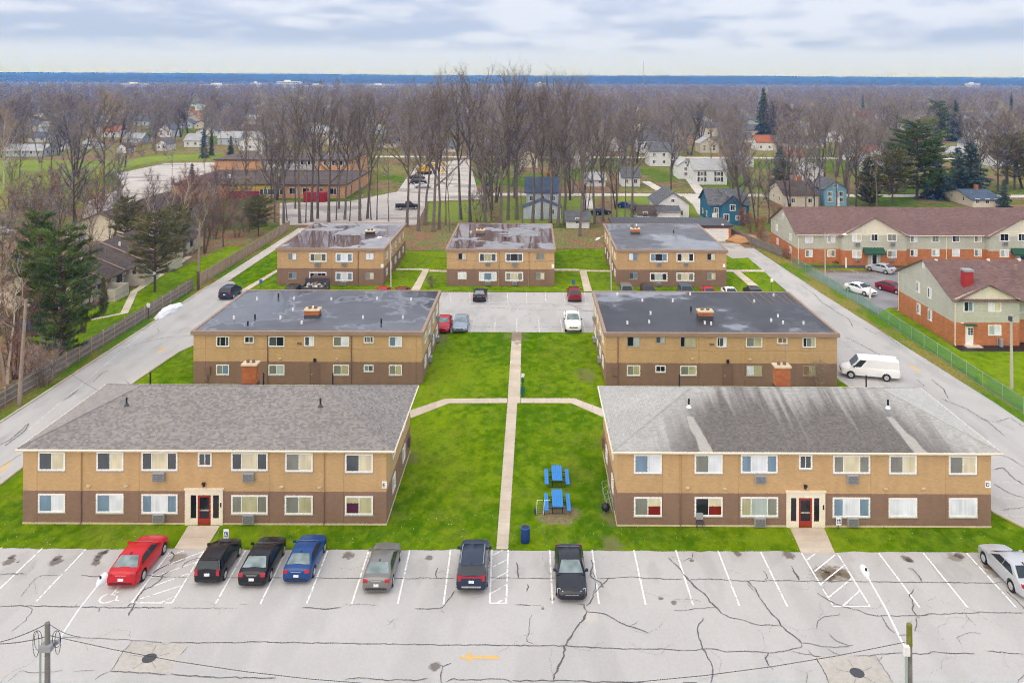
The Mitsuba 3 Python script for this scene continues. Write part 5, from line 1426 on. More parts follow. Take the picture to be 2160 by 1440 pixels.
# poles along the left fence
b0, t0 = W(40, 856), WD(55, 631, 77.4)
p1 = pole('tall leaning wooden pole beside the grey board fence', b0, t0, .19)
B().box(t0[0] - .35, t0[1] - .06, t0[2] - .55, t0[0] + .35, t0[1] + .06, t0[2] - .42).put(p1 + '__cross_arm', 'pole_wood')
b1, t1 = W(418, 610), WD(421, 472, 119.5)
p2 = pole('tall wooden pole where grey and pale board fences meet', b1, t1, .19)
B().box(t1[0] - .6, t1[1] - .06, t1[2] - .9, t1[0] + .1, t1[1] + .06, t1[2] - .7).put(p2 + '__cross_arm', 'pole_wood')
B().tube([b1 + [.1, -.1, 0], b1 + [.05, -.15, 2.6]], .2, 8).put(p2 + '__lower_cover', 'bark_brown')
for k, (dz, lab) in enumerate(((-.4, 'topmost wire strung along the left board fence'), (-1.2, 'middle wire strung along the left board fence'), (-3.0, 'lowest wire strung along the left board fence'))):
    cable(lab, t0 + [0, 0, dz], t1 + [0, 0, dz], .8 + .2 * k, .02)
cable('service wire running down from the leaning pole to the block with letter E', t0 + [0, 0, -3.2], (-34.5, 67, 5.0), .5, .015)
p3 = pole('leaning short timber prop by the pale board fence', W(451, 592), WD(444, 567, 122.5), .1, 'timber', 'timber_post', 'post')
for lab, bx, tx, lamp in [('grey street lamp pole beside the block with puddles coloured as brown tree reflections', (825, 611), (823, 496), (806, 500)), ('pale street lamp pole left of the spotted grey roof', (1290, 613), (1286.5, 490), (1266, 501)), ('slim street lamp pole in the neighbouring lot', (1741, 585), (1740, 491), (1777, 494))]:
    q = W(*bx)
    t = pole(lab, q, WD(tx[0], tx[1], q[1]), .11, 'concrete_pole', 'street_lamp', 'street lamp')
    tp, lp = WD(tx[0], tx[1] + 4, q[1]), WD(lamp[0], lamp[1], q[1] - .3)
    B().tube([tp, (tp + lp) / 2 + [0, 0, .2], lp], .04, 6).put(t + '__lamp_arm', 'concrete_pole')
    B().tube([lp, lp + (lp - tp) / np.linalg.norm(lp - tp) * .45 + [0, 0, -.05], lp + (lp - tp) / np.linalg.norm(lp - tp) * .8 + [0, 0, -.12]], [.08, .2, .06], 8).put(t + '__lamp_head', 'white_metal')
q = W(2134, 818)
t = pole('concrete street lamp pole on the lawn near the sage building', q, WD(2133, 664, q[1]), .16, 'concrete_pole', 'street_lamp', 'street lamp')
tp = WD(2133, 668, q[1])
B().tube([tp, tp + [.9, -.3, .55], tp + [2.4, -.6, 1.2]], .045, 6).put(t + '__lamp_arm', 'grey_metal')
B().box(tp[0] - .25, tp[1] - .25, tp[2] - .35, tp[0] - .02, tp[1] + .1, tp[2] + .1).put(t + '__control_box', 'dark_metal')
cable('thin wire between the street lamps of the far blocks', WD(823, 528, W(825, 611)[1]), WD(1286, 540, W(1290, 613)[1]), 1.2, .012)
t = pole('small post lamp with a glowing globe by the curving path', W(326, 616), WD(326, 584, W(326, 616)[1]), .05, 'dark_metal', 'post_lamp', 'lamp')
c = WD(326, 576, W(326, 616)[1])
s = trimesh.creation.icosphere(2, .22)
B().solid(s, c).put(t + '__globe', 'lamp_glow', True)


def sign_post(label, base, top_px, w, h, face='sign_blue', back='sign_white', icon=True):
    q = W(*base)
    c = WD(*top_px, q[1])
    t = thing('parking_sign', label, 'sign')
    B().tube([q, (q[0], q[1] + .03, c[2] + h / 2)], .03, 6).put(t + '__post', 'dark_metal')
    B().box(c[0] - w / 2, q[1] - .06, c[2] - h / 2, c[0] + w / 2, q[1] - .035, c[2] + h / 2).put(t + '__plate', back)
    if face:
        B().box(c[0] - w * .34, q[1] - .068, c[2] - h * .30, c[0] + w * .34, q[1] - .06, c[2] + h * .22).put(t + '__blue_field', face)
        if icon:
            b = B()
            a = np.radians(np.linspace(110, 350, 14))
            r = w * .17
            cc = np.array([c[0] - w * .03, c[2] - h * .10])
            pr_ = np.column_stack([cc[0] + r * np.cos(a), cc[1] + r * np.sin(a)])
            for p_, q_ in zip(pr_[:-1], pr_[1:]):
                b.box(min(p_[0], q_[0]) - .012, q[1] - .076, min(p_[1], q_[1]) - .012, max(p_[0], q_[0]) + .012, q[1] - .068, max(p_[1], q_[1]) + .012)
            b.box(cc[0] - .02, q[1] - .076, cc[1], cc[0] + .02, q[1] - .068, cc[1] + h * .24).box(cc[0], q[1] - .076, cc[1] - .01, cc[0] + w * .2, q[1] - .068, cc[1] + .03)
            b.put(t + '__wheelchair_symbol', 'sign_white')


sign_post('white reserved-parking sign with blue wheelchair symbol ahead of the black hatchback', (477.5, 1155), (477.5, 1124), .34, .62)
sign_post('white reserved-parking sign with blue wheelchair symbol beside the door of block D', (1768, 1116), (1768.5, 1097), .36, .55)
sign_post('small blue parking sign at the end of the walk on the left lawn', (550, 614), (550.5, 593), .42, .55, None, 'sign_blue')
sign_post('small blue parking sign behind the dark red sport utility vehicle', (1209.5, 617), (1209.5, 594), .42, .55, None, 'sign_blue')
sign_post('small white parking sign on the lawn beside the right-hand drive', (1627.5, 614), (1628, 590), .38, .55, None, 'sign_white')
for lab, (x0, y0), y1 in [('white post on the grass by the long sage building', g(641, 577), 544), ('white post in the neighbouring lot beside the white sedan', g(799, 777), 606)]:
    q = W(x0, y0)
    c = WD(x0, y1, q[1])
    t = thing('bollard_post', lab, 'post')
    B().tube([q, c], [.16, .13], 8).tube([c, c + [0, 0, .12]], [.13, .02], 8).put(t, 'white_metal')

# ------------------------------------------------------------------ things on the lawns
def picnic_table(label, px, py, ang=0.0):
    c = W(px, py, .74)
    t = thing('picnic_table', label, 'picnic table', 'blue picnic tables')
    M = frame((c[0], c[1], 0), ang)
    for i in range(5):
        B().box(-.38 + i * .154, -1.2, .70, -.38 + i * .154 + .142, 1.2, .74).xf(M).put(num(t + '__top_plank'), 'blue_plastic')
    for s in (-1, 1):
        for i in range(2):
            x = s * .78 - .14 + i * .145
            B().box(x, -1.2, .42, x + .135, 1.2, .46).xf(M).put(num(t + '__seat_plank'), 'blue_plastic')
    for y in (-.8, .8):
        k = num(t + '__frame')
        B().tube([(-.35, y, .69), (-.35, y, .02)], .03).tube([(.35, y, .69), (.35, y, .02)], .03).tube([(-.85, y, .40), (.85, y, .40)], .03).tube([(-.6, y, .02), (.6, y, .02)], .03).xf(M).put(k, 'black_metal')


picnic_table('blue picnic table farther from the lot, on clean grass', 1174.5, 995.5)
picnic_table('blue picnic table on the bare dirt ring beside a folded cart', 1175.5, 1048.5)
q = W(1139, 1085)
t = thing('folding_cart', 'folded metal shopping cart leaning on the nearer picnic table', 'cart')
for x in (-.25, .25):
    B().tube([(q[0] + x, q[1] - .1, .1), (q[0] + x + .05, q[1] + .1, 1.0), (q[0] + x + .45, q[1] + .05, 1.0)], .022, 5).put(num(t + '__handle_frame'), 'white_metal')
b = B()
for i in range(5):
    b.tube([(q[0] - .25, q[1] - .12 + i * .02, .2 + i * .13), (q[0] + .25, q[1] - .12 + i * .02, .2 + i * .13)], .012, 4)
b.box(q[0] - .42, q[1] - .2, .18, q[0] - .28, q[1] + .1, .5)
b.put(t + '__basket', 'dark_metal')
for s in (-1, 1):
    B().tube([(q[0] + s * .28, q[1], .1), (q[0] + s * .32, q[1], .1)], .1, 10).put(num(t + '__wheel'), 'rubber')
q = W(1108, 1142)
t = thing('litter_bin', 'dark blue barrel litter bin beside the walkway', 'bin')
B().tube([q, q + [0, 0, .05], q + [0, 0, .5], q + [0, 0, .95]], [.27, .30, .31, .29], 18).put(t + '__barrel', 'bin_blue', 40)
B().tube([q + [0, 0, .93], q + [0, 0, .99]], .32, 18).put(t + '__rim', 'bright_blue')
B().tube([q + [0, 0, .985], q + [0, 0, 1.0]], .25, 16).put(t + '__liner', 'black_plastic')
q = W(1102.5, 837)
t = thing('waste_station', 'green pet waste post with bin beside the walkway crossing', 'post')
B().tube([q, q + [0, 0, 2.2]], .045, 7).put(t + '__post', 'green_post')
B().box(q[0] - .2, q[1] - .15, .35, q[0] + .2, q[1] + .15, .95).put(t + '__bin', 'green_post')
B().box(q[0] - .13, q[1] - .1, 1.45, q[0] + .13, q[1] + .05, 1.8).put(t + '__bag_box', 'green_post')
B().box(q[0] - .15, q[1] - .07, 1.95, q[0] + .15, q[1] - .045, 2.3).put(t + '__plate', 'sign_white')
q = W(1281, 1082)
t = thing('black_grill', 'round black kettle grill lying beside the left wall of block D', 'grill')
s = trimesh.creation.icosphere(2, .3)
B().solid(s, q + [-.1, .2, .35]).put(t + '__kettle', 'black_metal', True)
for a in (0, 2.1, 4.2):
    B().tube([q + [-.1 + .15 * math.cos(a), .2 + .15 * math.sin(a), .3], q + [-.1 + .35 * math.cos(a), .2 + .35 * math.sin(a), 0]], .02, 5).put(num(t + '__leg'), 'grey_metal')
t = thing('bicycle_rack', 'bare metal rack with upright bars by the left wall of block D', 'rack')
for i in range(4):
    q = W(1272 + i * 3.2, 1040 + i * 13)
    B().tube([q + [0, 0, 0], q + [-.1, 0, .85], q + [.35, .1, 1.0], q + [.45, .1, 0]], .025, 6).put(num(t + '__bar'), 'galvanised')
q, q2 = W(1275, 1036), W(1286, 1082)
B().tube([q + [.2, 0, .1], q2 + [.2, 0, .1]], .025, 5).put(t + '__base_rail', 'galvanised')
q = W(1478, 1118)
t = thing('folding_chair', 'dark folding chair against the wall of block D', 'chair')
B().box(q[0] - .24, q[1] - .05, .44, q[0] + .24, q[1] + .4, .48).put(t + '__seat', 'dark_metal')
B().box(q[0] - .24, q[1] + .38, .55, q[0] + .24, q[1] + .42, 1.0).put(t + '__backrest', 'grey_metal')
for x in (-.22, .22):
    for y in (-.03, .4):
        B().tube([q + [x, y, 0], q + [x, y, 1.0 if y > .1 else .44]], .018, 5).put(num(t + '__leg'), 'dark_metal')
q = W(60, 700)
t = thing('blue_container', 'dark blue waste container among the brush behind the leaning pole', 'container')
B().box(q[0] - .9, q[1], .15, q[0] + .9, q[1] + 1.2, 1.5).put(t + '__bin', 'bright_blue')
B().raw([(q[0] - .95, q[1] - .05, 1.5), (q[0] + .95, q[1] - .05, 1.5), (q[0] + .95, q[1] + 1.25, 1.75), (q[0] - .95, q[1] + 1.25, 1.75)], [[0, 1, 2, 3]]).put(t + '__lid', 'black_plastic')
q = W(313, 672)
t = thing('notice_board', 'small white notice on a dark post by the grey board fence', 'sign')
B().tube([q, q + [0, 0, 1.9]], .05, 6).put(t + '__post', 'dark_metal')
B().box(q[0] - .22, q[1] - .08, 1.45, q[0] + .22, q[1] - .05, 2.0).put(t + '__plate', 'sign_white')
# snow heap on the verge
p, q = W(332, 671), W(377, 645)
c = (p + q) / 2
s = trimesh.creation.icosphere(4, 1.0)
v = np.array(s.vertices)
v *= 1 + .28 * (meshkit.fbm(v * 2.2 + 5, 4, 3)[:, None] - .5) * 2
u = (q - p)[:2]
L = np.linalg.norm(u) / 2 + .3
ang = math.atan2(u[1], u[0])
v = v * [L, .75, .75]
v[:, 2] = np.maximum(v[:, 2], -.05)
t = thing('snow_heap', 'long heap of dirty white snow on the verge by the board fence', 'snow heap')
B().raw(v, s.faces).xf(frame((c[0], c[1], 0), ang)).put(t, 'snow_white', True)
# dumpster full of junk
q = W(676, 611)
q = np.array([q[0], 116.4, 0])
t = thing('dumpster', 'open dark dumpster heaped with discarded junk', 'dumpster')
x0, x1, y0, y1 = q[0] - 1.75, q[0] + 1.75, q[1] - 1.0, q[1] + 1.2
B().box(x0, y0, .1, x1, y0 + .08, 1.3).box(x0, y1 - .08, .1, x1, y1, 2.1).box(x0, y0 + .08, .1, x0 + .08, y1 - .08, 1.4).box(x1 - .08, y0 + .08, .1, x1, y1 - .08, 2.0).box(x0 + .08, y0 + .08, .1, x1 - .08, y1 - .08, .3).put(t + '__bin', 'dark_metal')
B().box(x0 + .9, y1 + .02, 1.2, x1, y1 + .10, 2.45).put(t + '__lid', 'brown_paint')
for k, (mt, n) in enumerate((('cardboard', 16), ('white_metal', 14), ('timber', 14), ('dark_metal', 8))):
    for i in range(n):
        a = rng.uniform(0, 3)
        sz = rng.uniform(.1, .5, 3) * ([2.2, .3, .3] if mt == 'timber' else [1, 1, .6])
        jk = thing('junk_piece', f'{["torn cardboard", "white scrap", "broken timber", "dark scrap"][k]} piece in the heap in the dark dumpster', 'junk', f'{mt.replace("_metal", " scrap")} pieces in the dumpster')
        B().box(-sz[0] / 2, -sz[1] / 2, 0, sz[0] / 2, sz[1] / 2, sz[2]).xf(frame((rng.uniform(x0 + .4, x1 - .4), rng.uniform(y0 + .3, y1 - .3), rng.uniform(.9, 1.5)), a)).put(jk, mt)
# rooftop aerial on the chimney of block D
q = WD(1661, 745, 67)
t = thing('tv_aerial', 'thin television mast standing behind the brick chimney of block D', 'aerial')
B().tube([(q[0], 67.6, 6.0), (q[0], 67.6, 9.0)], .025, 5).put(t + '__mast', 'taupe_metal')
for k in range(4):
    B().tube([(q[0] - .25 - .05 * k, 67.6, 8.95 - .12 * k), (q[0] + .25 + .05 * k, 67.6, 8.95 - .12 * k)], .012, 4).put(num(t + '__element'), 'grey_metal')
# ------------------------------------------------------------------ school, garage, houses
def school():
    t = thing('school', 'flat-roofed tan brick school with yellow and red panels, seen through the tall trees', 'school')
    p = lambda x, y, d: WD(x, y, d)
    d1, d2 = 209.5, 241.0
    x0, x1 = -90.0, p(728, 400, d1)[0]
    h1, h2 = 3.6, 6.7
    M1, M2 = FRONT(d1), FRONT(d2)
    B().box(x0, d1, -.05, x1, d2, h1 - .3).put(t + '__lower_wall', 'school_brick')
    B().box(x0 - .4, d1 - .5, h1 - .3, x1 + .4, d2, h1).put(t + '__lower_roof', 'brown_shingle')
    ux0, ux1 = p(453, 340, d2)[0], p(738, 340, d2)[0]
    B().box(ux0, d2, -.05, ux1, d2 + 26, h2 - .35).put(t + '__upper_wall', 'school_brick')
    B().box(ux0 - .4, d2 - .4, h2 - .35, ux1 + .4, d2 + 26, h2).put(t + '__upper_roof', 'brown_shingle')
    a, c = p(556, 340, d2)[0], p(668, 340, d2)[0]
    box_part(t + '__grey_bay', M2, (a, h1 + .1, c, h2 - .45), .08, 'grey_siding')
    for i in range(7):
        u = a + 1.2 + i * (c - a - 2) / 7
        win(t, M2, (u, 5.1, u + 1.7, 6.4), 'kg', 'trim_white', .08, None, .08)
    for x in (683, 700, 716):
        u = p(x, 340, d2)[0]
        win(t, M2, (u, 5.0, u + 1.6, 6.3), 'kg', 'trim_white', .08, None)
    box_part(t + '__yellow_panel', M1, (p(489, 400, d1)[0], 2.35, p(596, 400, d1)[0], 3.35), .12, 'yellow_panel')
    for i in range(6):
        u = p(548, 400, d1)[0] + i * 1.0
        win(t, M1, (u, .9, u + .95, 2.3), 'd', 'trim_white', .07, None)
    for i in range(4):
        u = p(610, 400, d1)[0] + i * 3.4
        win(t, M1, (u, 1.0, u + 1.8, 2.6), 'kd', 'trim_white', .08, None)
    for x, y in ((550, 325), (695, 326), (484, 374), (590, 372)):
        d = F * (HC - (h2 if y < 340 else h1)) / (y + 3 - PY)
        q = p(x, y, d)
        B().tube([(q[0], d, (h2 if y < 340 else h1)), (q[0], d, (h2 if y < 340 else h1) + .8)], .45, 8).put(num(t + '__roof_vent'), 'white_metal')
    r = thing('red_container', 'dark red steel container in front of the school', 'container')
    q0, q1 = W(640, 426), W(686, 426)
    B().box(q0[0], q0[1], 0, q1[0], q0[1] + 2.4, 2.4).put(r + '__body', 'rust_red')
    for i in range(9):
        x = q0[0] + .2 + i * (q1[0] - q0[0] - .4) / 8
        B().box(x - .06, q0[1] - .05, .15, x + .06, q0[1], 2.3).put(num(r + '__rib'), 'rust_red')
    r = thing('red_screen', 'long dark red panel fence before the yellow-banded school front', 'fence')
    q0, q1 = W(481, 419), W(547, 419)
    for i in range(7):
        x = q0[0] + i * (q1[0] - q0[0]) / 7
        B().box(x + .04, q0[1], .1, x + (q1[0] - q0[0]) / 7 - .04, q0[1] + .08, 1.9).put(num(r + '__panel'), 'rust_red')
    for i in range(8):
        x = q0[0] + i * (q1[0] - q0[0]) / 7
        B().box(x - .04, q0[1] + .08, 0, x + .04, q0[1] + .16, 2.0).put(num(r + '__post'), 'dark_metal')


school()
x0, x1 = WD(1478, 480, 156)[0], WD(1539, 480, 156)[0]
t = thing('garage', 'flat-roofed brick garage with a wide white door behind the spotted grey roof', 'garage')
gx0 = WD(1290, 480, 160)[0]
B().box(gx0, 156, -.05, x1 + .3, 164, 2.75).put(t + '__wall', 'red_brick')
B().box(gx0 - .3, 155.6, 2.75, x1 + .6, 164.3, 3.1).put(t + '__roof', 'dark_metal')
M = FRONT(156)
for i in range(4):
    box_part(t + '__door_panel', M, (x0, .05 + i * .6, x1 - .2, .05 + i * .6 + .58), .05, 'trim_white')
B().box(x1 - 1.6, 155.5, 3.1, x1 - 1.2, 155.7, 3.35).put(t + '__lamp', 'white_metal')


def house(label, xl, xr, ybase, ytop, wallm, roofm, along='x', storeys=1, door=None, chim=False, wins=None, depth=8.0, name='house', cat='house', pitch=None, yaw=0):
    """A house whose front spans two pixel columns at its base line; ytop: the roof's highest pixel."""
    q0, q1 = W(xl, ybase), W(xr, ybase)
    d = q0[1]
    x0, x1 = q0[0], q1[0]
    w = x1 - x0
    t = thing(name, label, cat, None)
    if along == 'x':
        zr = WD(xl, ytop, d + depth / 2)[2]
    else:
        zr = WD(xl, ytop, d)[2]
    zr = max(zr, 3.2)
    rise = pitch if pitch else min(2.6, .28 * (depth if along == 'x' else w) + .4, zr * .45)
    ze = zr - rise
    M = FRONT(d)
    B().box(x0, d, -.1, x1, d + depth, ze).put(t + '__wall', wallm)
    b = B()
    if along == 'y':
        b.quad((x0, d, ze), (x1, d, ze), ((x0 + x1) / 2, d, zr - .1))
    else:
        b.quad((x0, d, ze), (x0, d + depth, ze), (x0, d + depth / 2, zr - .1)).quad((x1, d, ze), (x1, d + depth, ze), (x1, d + depth / 2, zr - .1))
    b.put(t + '__gable', wallm)
    gable_roof(t + '__roof', x0, x1, d, d + depth, ze, zr, roofm, along, .4, .15)
    if wins is None:
        wins = max(1, int(w / 3.2))
    n = wins
    rows_ = [.9] if ze < 4 else [.9, ze - 2.0]
    for z in rows_:
        for i in range(n):
            u = x0 + w * (i + .5) / n
            win(t, M, (u - .55, z, u + .55, z + 1.25), 'kd' if i % 2 else 'dg', 'trim_white', .13, None)
    if along == 'y' and rise > 1.6:
        u = (x0 + x1) / 2
        win(t, M, (u - .45, ze + .1, u + .45, ze + 1.0), 'kd', 'trim_white', .13, None)
    if along == 'x':
        for u in (d + depth * .3, d + depth * .7):
            win(t, WEST(x0) if x0 > 0 else EAST(x1), (u - .5, .9, u + .5, 2.1), 'd', 'trim_white', .13, None)
    if door:
        u = x0 + w * door
        box_part(t + '__door', M, (u - .5, 0, u + .5, 2.1), .07, 'trim_white' if wallm != 'white_siding' else 'dark_metal')
    if chim:
        B().box(x0 + w * .7 - .4, d + depth * .55 - .4, ze, x0 + w * .7 + .4, d + depth * .55 + .4, zr + .9).put(t + '__chimney', 'orange_brick')
    return t, (x0, x1, d, ze, zr)


H_ = house
h1, (x0, x1, d, ze, zr) = H_('white gable-fronted cottage behind the garage, with a small lean-to', 1385, 1453, 463, 405, 'white_siding', 'grey_roof' if 0 else 'slate_shingle', 'y', wins=2, depth=11)
B().box(x0 - .3, d - 3.2, -.1, x0 + 4.6, d - .02, 2.2).put(h1 + '__lean_to', 'white_siding')
B().quad((x0 - .5, d - 3.5, 2.1), (x0 + 4.8, d - 3.5, 2.1), (x0 + 4.8, d - .02, 3.1), (x0 - .5, d - .02, 3.1)).put(h1 + '__lean_to_roof', 'slate_shingle')
H_('low white shed wing left of the gable-fronted cottage', 1347, 1404, 467, 441, 'white_siding', 'brown_shingle', 'x', wins=2, depth=5, name='shed', cat='shed')
h2, (x0, x1, d, ze, zr) = H_('deep blue house with dark roof and white-framed windows', 1497, 1580, 470, 397, 'blue_siding', 'slate_shingle', 'x', wins=3, depth=10, door=.12)
xm = x0 + (x1 - x0) * .52
B().box(xm - 2.2, d - 2.0, -.1, xm + 2.2, d - .02, 4.4).quad((xm - 2.2, d - 2.0, 4.4), (xm + 2.2, d - 2.0, 4.4), (xm, d - 2.0, 6.2)).put(h2 + '__gabled_bay', 'blue_siding')
gable_roof(h2 + '__bay_roof', xm - 2.2, xm + 2.2, d - 2.0, d + 4.5, 4.4, 6.3, 'slate_shingle', 'y', .4)
win(h2, FRONT(d - 2.0), (xm - .6, 2.9, xm + .6, 4.3), 'kd', 'trim_white', .16, None)
win(h2, FRONT(d - 2.0), (xm - 1.9, .7, xm - .7, 2.3), 'dk', 'trim_white', .16, None)
win(h2, FRONT(d - 2.0), (xm + .6, .9, xm + 1.6, 2.0), 'gd', 'trim_white', .16, None)
h3, (x0, x1, d, ze, zr) = H_('white two-storey house with dark shutters and grey roof', 1463, 1533, 389, 334, 'white_siding', 'pale_roof', 'x', wins=2, depth=9)
for i in range(2):
    for z in (.9, ze - 2.0):
        u = x0 + (x1 - x0) * (i + .5) / 2
        for s in (-.95, .95):
            box_part(h3 + '__shutter', FRONT(d), (u + s - .28, z, u + s + .28, z + 1.25), .06, 'dark_metal')
H_('white garage left of the two-storey house with dark shutters', 1431, 1462, 377, 335, 'white_siding', 'pale_roof', 'y', wins=1, depth=9, name='house', cat='garage')
H_('cream bungalow with wide brown roof behind the long sage building', 1655, 1726, 436, 380, 'ivory_siding', 'brown_shingle', 'x', wins=2, depth=13, chim=True)
H_('pale blue gabled house behind the long sage building', 1739, 1785, 434, 380, 'sky_siding', 'slate_shingle', 'y', wins=2, depth=10, door=.6)
H_('white house with a red roof below the tall spruce', 1596, 1632, 317, 284, 'white_siding', 'rust_shingle', 'x', wins=2, depth=9)
H_('beige house beside the red-roofed white house', 1634, 1682, 318, 285, 'beige_siding', 'brown_shingle', 'x', wins=3, depth=9)
H_('house with an orange roof among bare trees', 1656, 1697, 341, 314, 'white_siding', 'rust_shingle', 'x', wins=2, depth=10)
H_('white-gabled house with a large dark roof', 1370, 1430, 350, 299, 'white_siding', 'slate_shingle', 'x', wins=3, depth=12)
H_('white two-storey house with green-grey roof in the bare trees', 1345, 1387, 322, 280, 'white_siding', 'slate_shingle', 'x', wins=2, depth=8)
H_('pale cream gabled house beyond the two-storey house with shutters', 1476, 1516, 322, 288, 'ivory_siding', 'pale_roof', 'y', wins=2, depth=9)
H_('small white house beside the trunk cluster, with dark roof', 1312, 1350, 393, 351, 'white_siding', 'slate_shingle', 'x', wins=2, depth=8)
h4, (x0, x1, d, ze, zr) = H_('pale ice-blue house with blue roof behind the mirroring flat roof', 1110, 1178, 456, 372, 'ice_siding', 'blue_shingle', 'x', wins=3, depth=13, chim=True)
B().box(x0 - .6, d - 3.4, -.1, x1 + .4, d - .02, 2.6).quad((x0 - .6, d - 3.4, 2.6), (x1 + .4, d - 3.4, 2.6), ((x0 + x1) / 2, d - 3.4, 4.1)).put(h4 + '__front_wing', 'ice_siding')
gable_roof(h4 + '__wing_roof', x0 - .6, x1 + .4, d - 3.4, d - .05, 2.6, 4.2, 'blue_shingle', 'y', .3)
for u in (x0 + 1.6, x1 - 1.4):
    win(h4, FRONT(d - 3.4), (u - .4, 1.0, u + .4, 2.2), 'kd', 'trim_white', .1, None)
H_('white garden shed with grey roof by the clump of trunks', 1195, 1243, 481, 443, 'white_siding', 'slate_shingle', 'x', wins=1, depth=5, name='shed', cat='shed')
H_('cream gabled house behind the tall bare trees', 1094, 1134, 353, 314, 'ivory_siding', 'brown_shingle', 'y', wins=2, depth=10)
H_('white house glimpsed between trunks above the school lot', 932, 962, 320, 298, 'white_siding', 'slate_shingle', 'x', wins=2, depth=9)
H_('low white house with grey roof right of the tree row', 1236, 1277, 393, 362, 'white_siding', 'pale_roof', 'x', wins=2, depth=9)
H_('grey house with orange chimney right of the tree row', 1216, 1247, 348, 314, 'grey_siding', 'slate_shingle', 'y', wins=2, depth=9, chim=True)
H_('white house with steep gable left of the tree row', 503, 553, 317, 284, 'white_siding', 'pale_roof', 'y', wins=3, depth=11)
H_('white house with wide pale blue roof behind the small spruce', 459, 506, 305, 276, 'ice_siding', 'pale_roof', 'x', wins=3, depth=11)
H_('white two-storey house with brown roof at the far left street', 511, 552, 287, 262, 'white_siding', 'brown_shingle', 'x', wins=3, depth=10)
H_('small white shed-like house beside the left playing field', 245, 268, 323, 302, 'white_siding', 'brown_shingle', 'y', wins=1, depth=7)
H_('white house behind the leaning multi-stemmed tree', 109, 138, 315, 291, 'white_siding', 'slate_shingle', 'x', wins=2, depth=9)
H_('white house with grey roof behind the big round tree', 173, 196, 314, 292, 'white_siding', 'pale_roof', 'x', wins=2, depth=9)
H_('white house left of the pair of dark conifers', 388, 421, 310, 281, 'white_siding', 'pale_roof', 'x', wins=2, depth=10)
H_('tall pale house deep in the left trees', 332, 363, 289, 262, 'white_siding', 'slate_shingle', 'y', wins=2, depth=10)
H_('long grey-roofed house at the far left edge', 8, 92, 330, 303, 'grey_siding', 'pale_roof', 'x', wins=5, depth=10)
h5, _ = H_('house with dark blue roof and brick chimney at the right edge', 2052, 2112, 437, 398, 'ivory_siding', 'blue_shingle', 'x', wins=3, depth=14, chim=True)
H_('white house with dark roof between bare trees on the right', 1812, 1858, 320, 290, 'white_siding', 'slate_shingle', 'x', wins=3, depth=10)
H_('tall white house with orange upper roof beside the big pine', 1836, 1868, 368, 308, 'white_siding', 'rust_shingle', 'y', wins=1, depth=9)
H_('white house with pale roof below the paired tall spruces', 1960, 1996, 297, 272, 'white_siding', 'pale_roof', 'x', wins=2, depth=9)
H_('long beige house right of the big pine', 1995, 2042, 333, 308, 'beige_siding', 'pale_roof', 'x', wins=3, depth=10)
H_('white house with dark roof near the right edge', 2041, 2072, 314, 290, 'white_siding', 'slate_shingle', 'y', wins=2, depth=9)
H_('white house half hidden by bare trees at the right edge', 2098, 2150, 352, 318, 'white_siding', 'brown_shingle', 'x', wins=3, depth=10)
H_('small white bungalow between the evergreen and the orange-roofed house', 1752, 1788, 300, 278, 'white_siding', 'pale_roof', 'y', wins=1, depth=9)
for lab, xl, xr, yb, yt, wm, rm, al in [
    ('white house with slate roof seen between trunks at upper left', 60, 98, 300, 277, 'white_siding', 'slate_shingle', 'x'), ('grey house with pale roof at upper left, under the tall rounded crown', 262, 300, 303, 279, 'grey_siding', 'pale_roof', 'x'), ('white gabled house left of the dark conifer pair, in the second row', 330, 352, 318, 294, 'white_siding', 'slate_shingle', 'y'),
    ('white house with grey roof above the left end of the school', 566, 604, 300, 276, 'white_siding', 'pale_roof', 'x'), ('white gabled house above the middle of the school', 690, 716, 305, 281, 'white_siding', 'slate_shingle', 'y'), ('ivory house with brown roof right of the school roof', 800, 836, 312, 288, 'ivory_siding', 'brown_shingle', 'x'),
    ('white house seen through the middle of the tall tree row', 1008, 1042, 300, 276, 'white_siding', 'slate_shingle', 'x'), ('pale house with grey roof right of the middle of the tall tree row', 1160, 1196, 296, 273, 'ice_siding', 'pale_roof', 'x'), ('white gabled house beyond the white house with dark roof', 1290, 1316, 318, 293, 'white_siding', 'pale_roof', 'y'),
    ('white house with brown roof far behind the two-storey white house', 1402, 1436, 283, 262, 'white_siding', 'brown_shingle', 'x'), ('long white house far behind the shuttered house', 1540, 1586, 300, 278, 'white_siding', 'slate_shingle', 'x'), ('white gabled house right of the shuttered white house', 1560, 1590, 352, 322, 'white_siding', 'pale_roof', 'y'),
    ('white house with dark roof behind the orange-roofed house', 1700, 1738, 312, 288, 'white_siding', 'slate_shingle', 'x'), ('small white gabled house left of the big round bare tree', 1792, 1814, 340, 312, 'white_siding', 'slate_shingle', 'y'), ('white house far behind the broad dark pine', 1886, 1924, 285, 263, 'white_siding', 'pale_roof', 'x'),
    ('white gabled house right of the far spruce pair', 2052, 2080, 288, 264, 'white_siding', 'slate_shingle', 'y'), ('pale house at the far upper right', 2110, 2152, 284, 262, 'ice_siding', 'pale_roof', 'x')]:
    H_(lab, xl, xr, yb, yt, wm, rm, al, wins=2, depth=9)
H_('white house with steep white gable behind the pale blue house', 1700, 1736, 392, 345, 'white_siding', 'pale_roof', 'y', wins=2, depth=9)
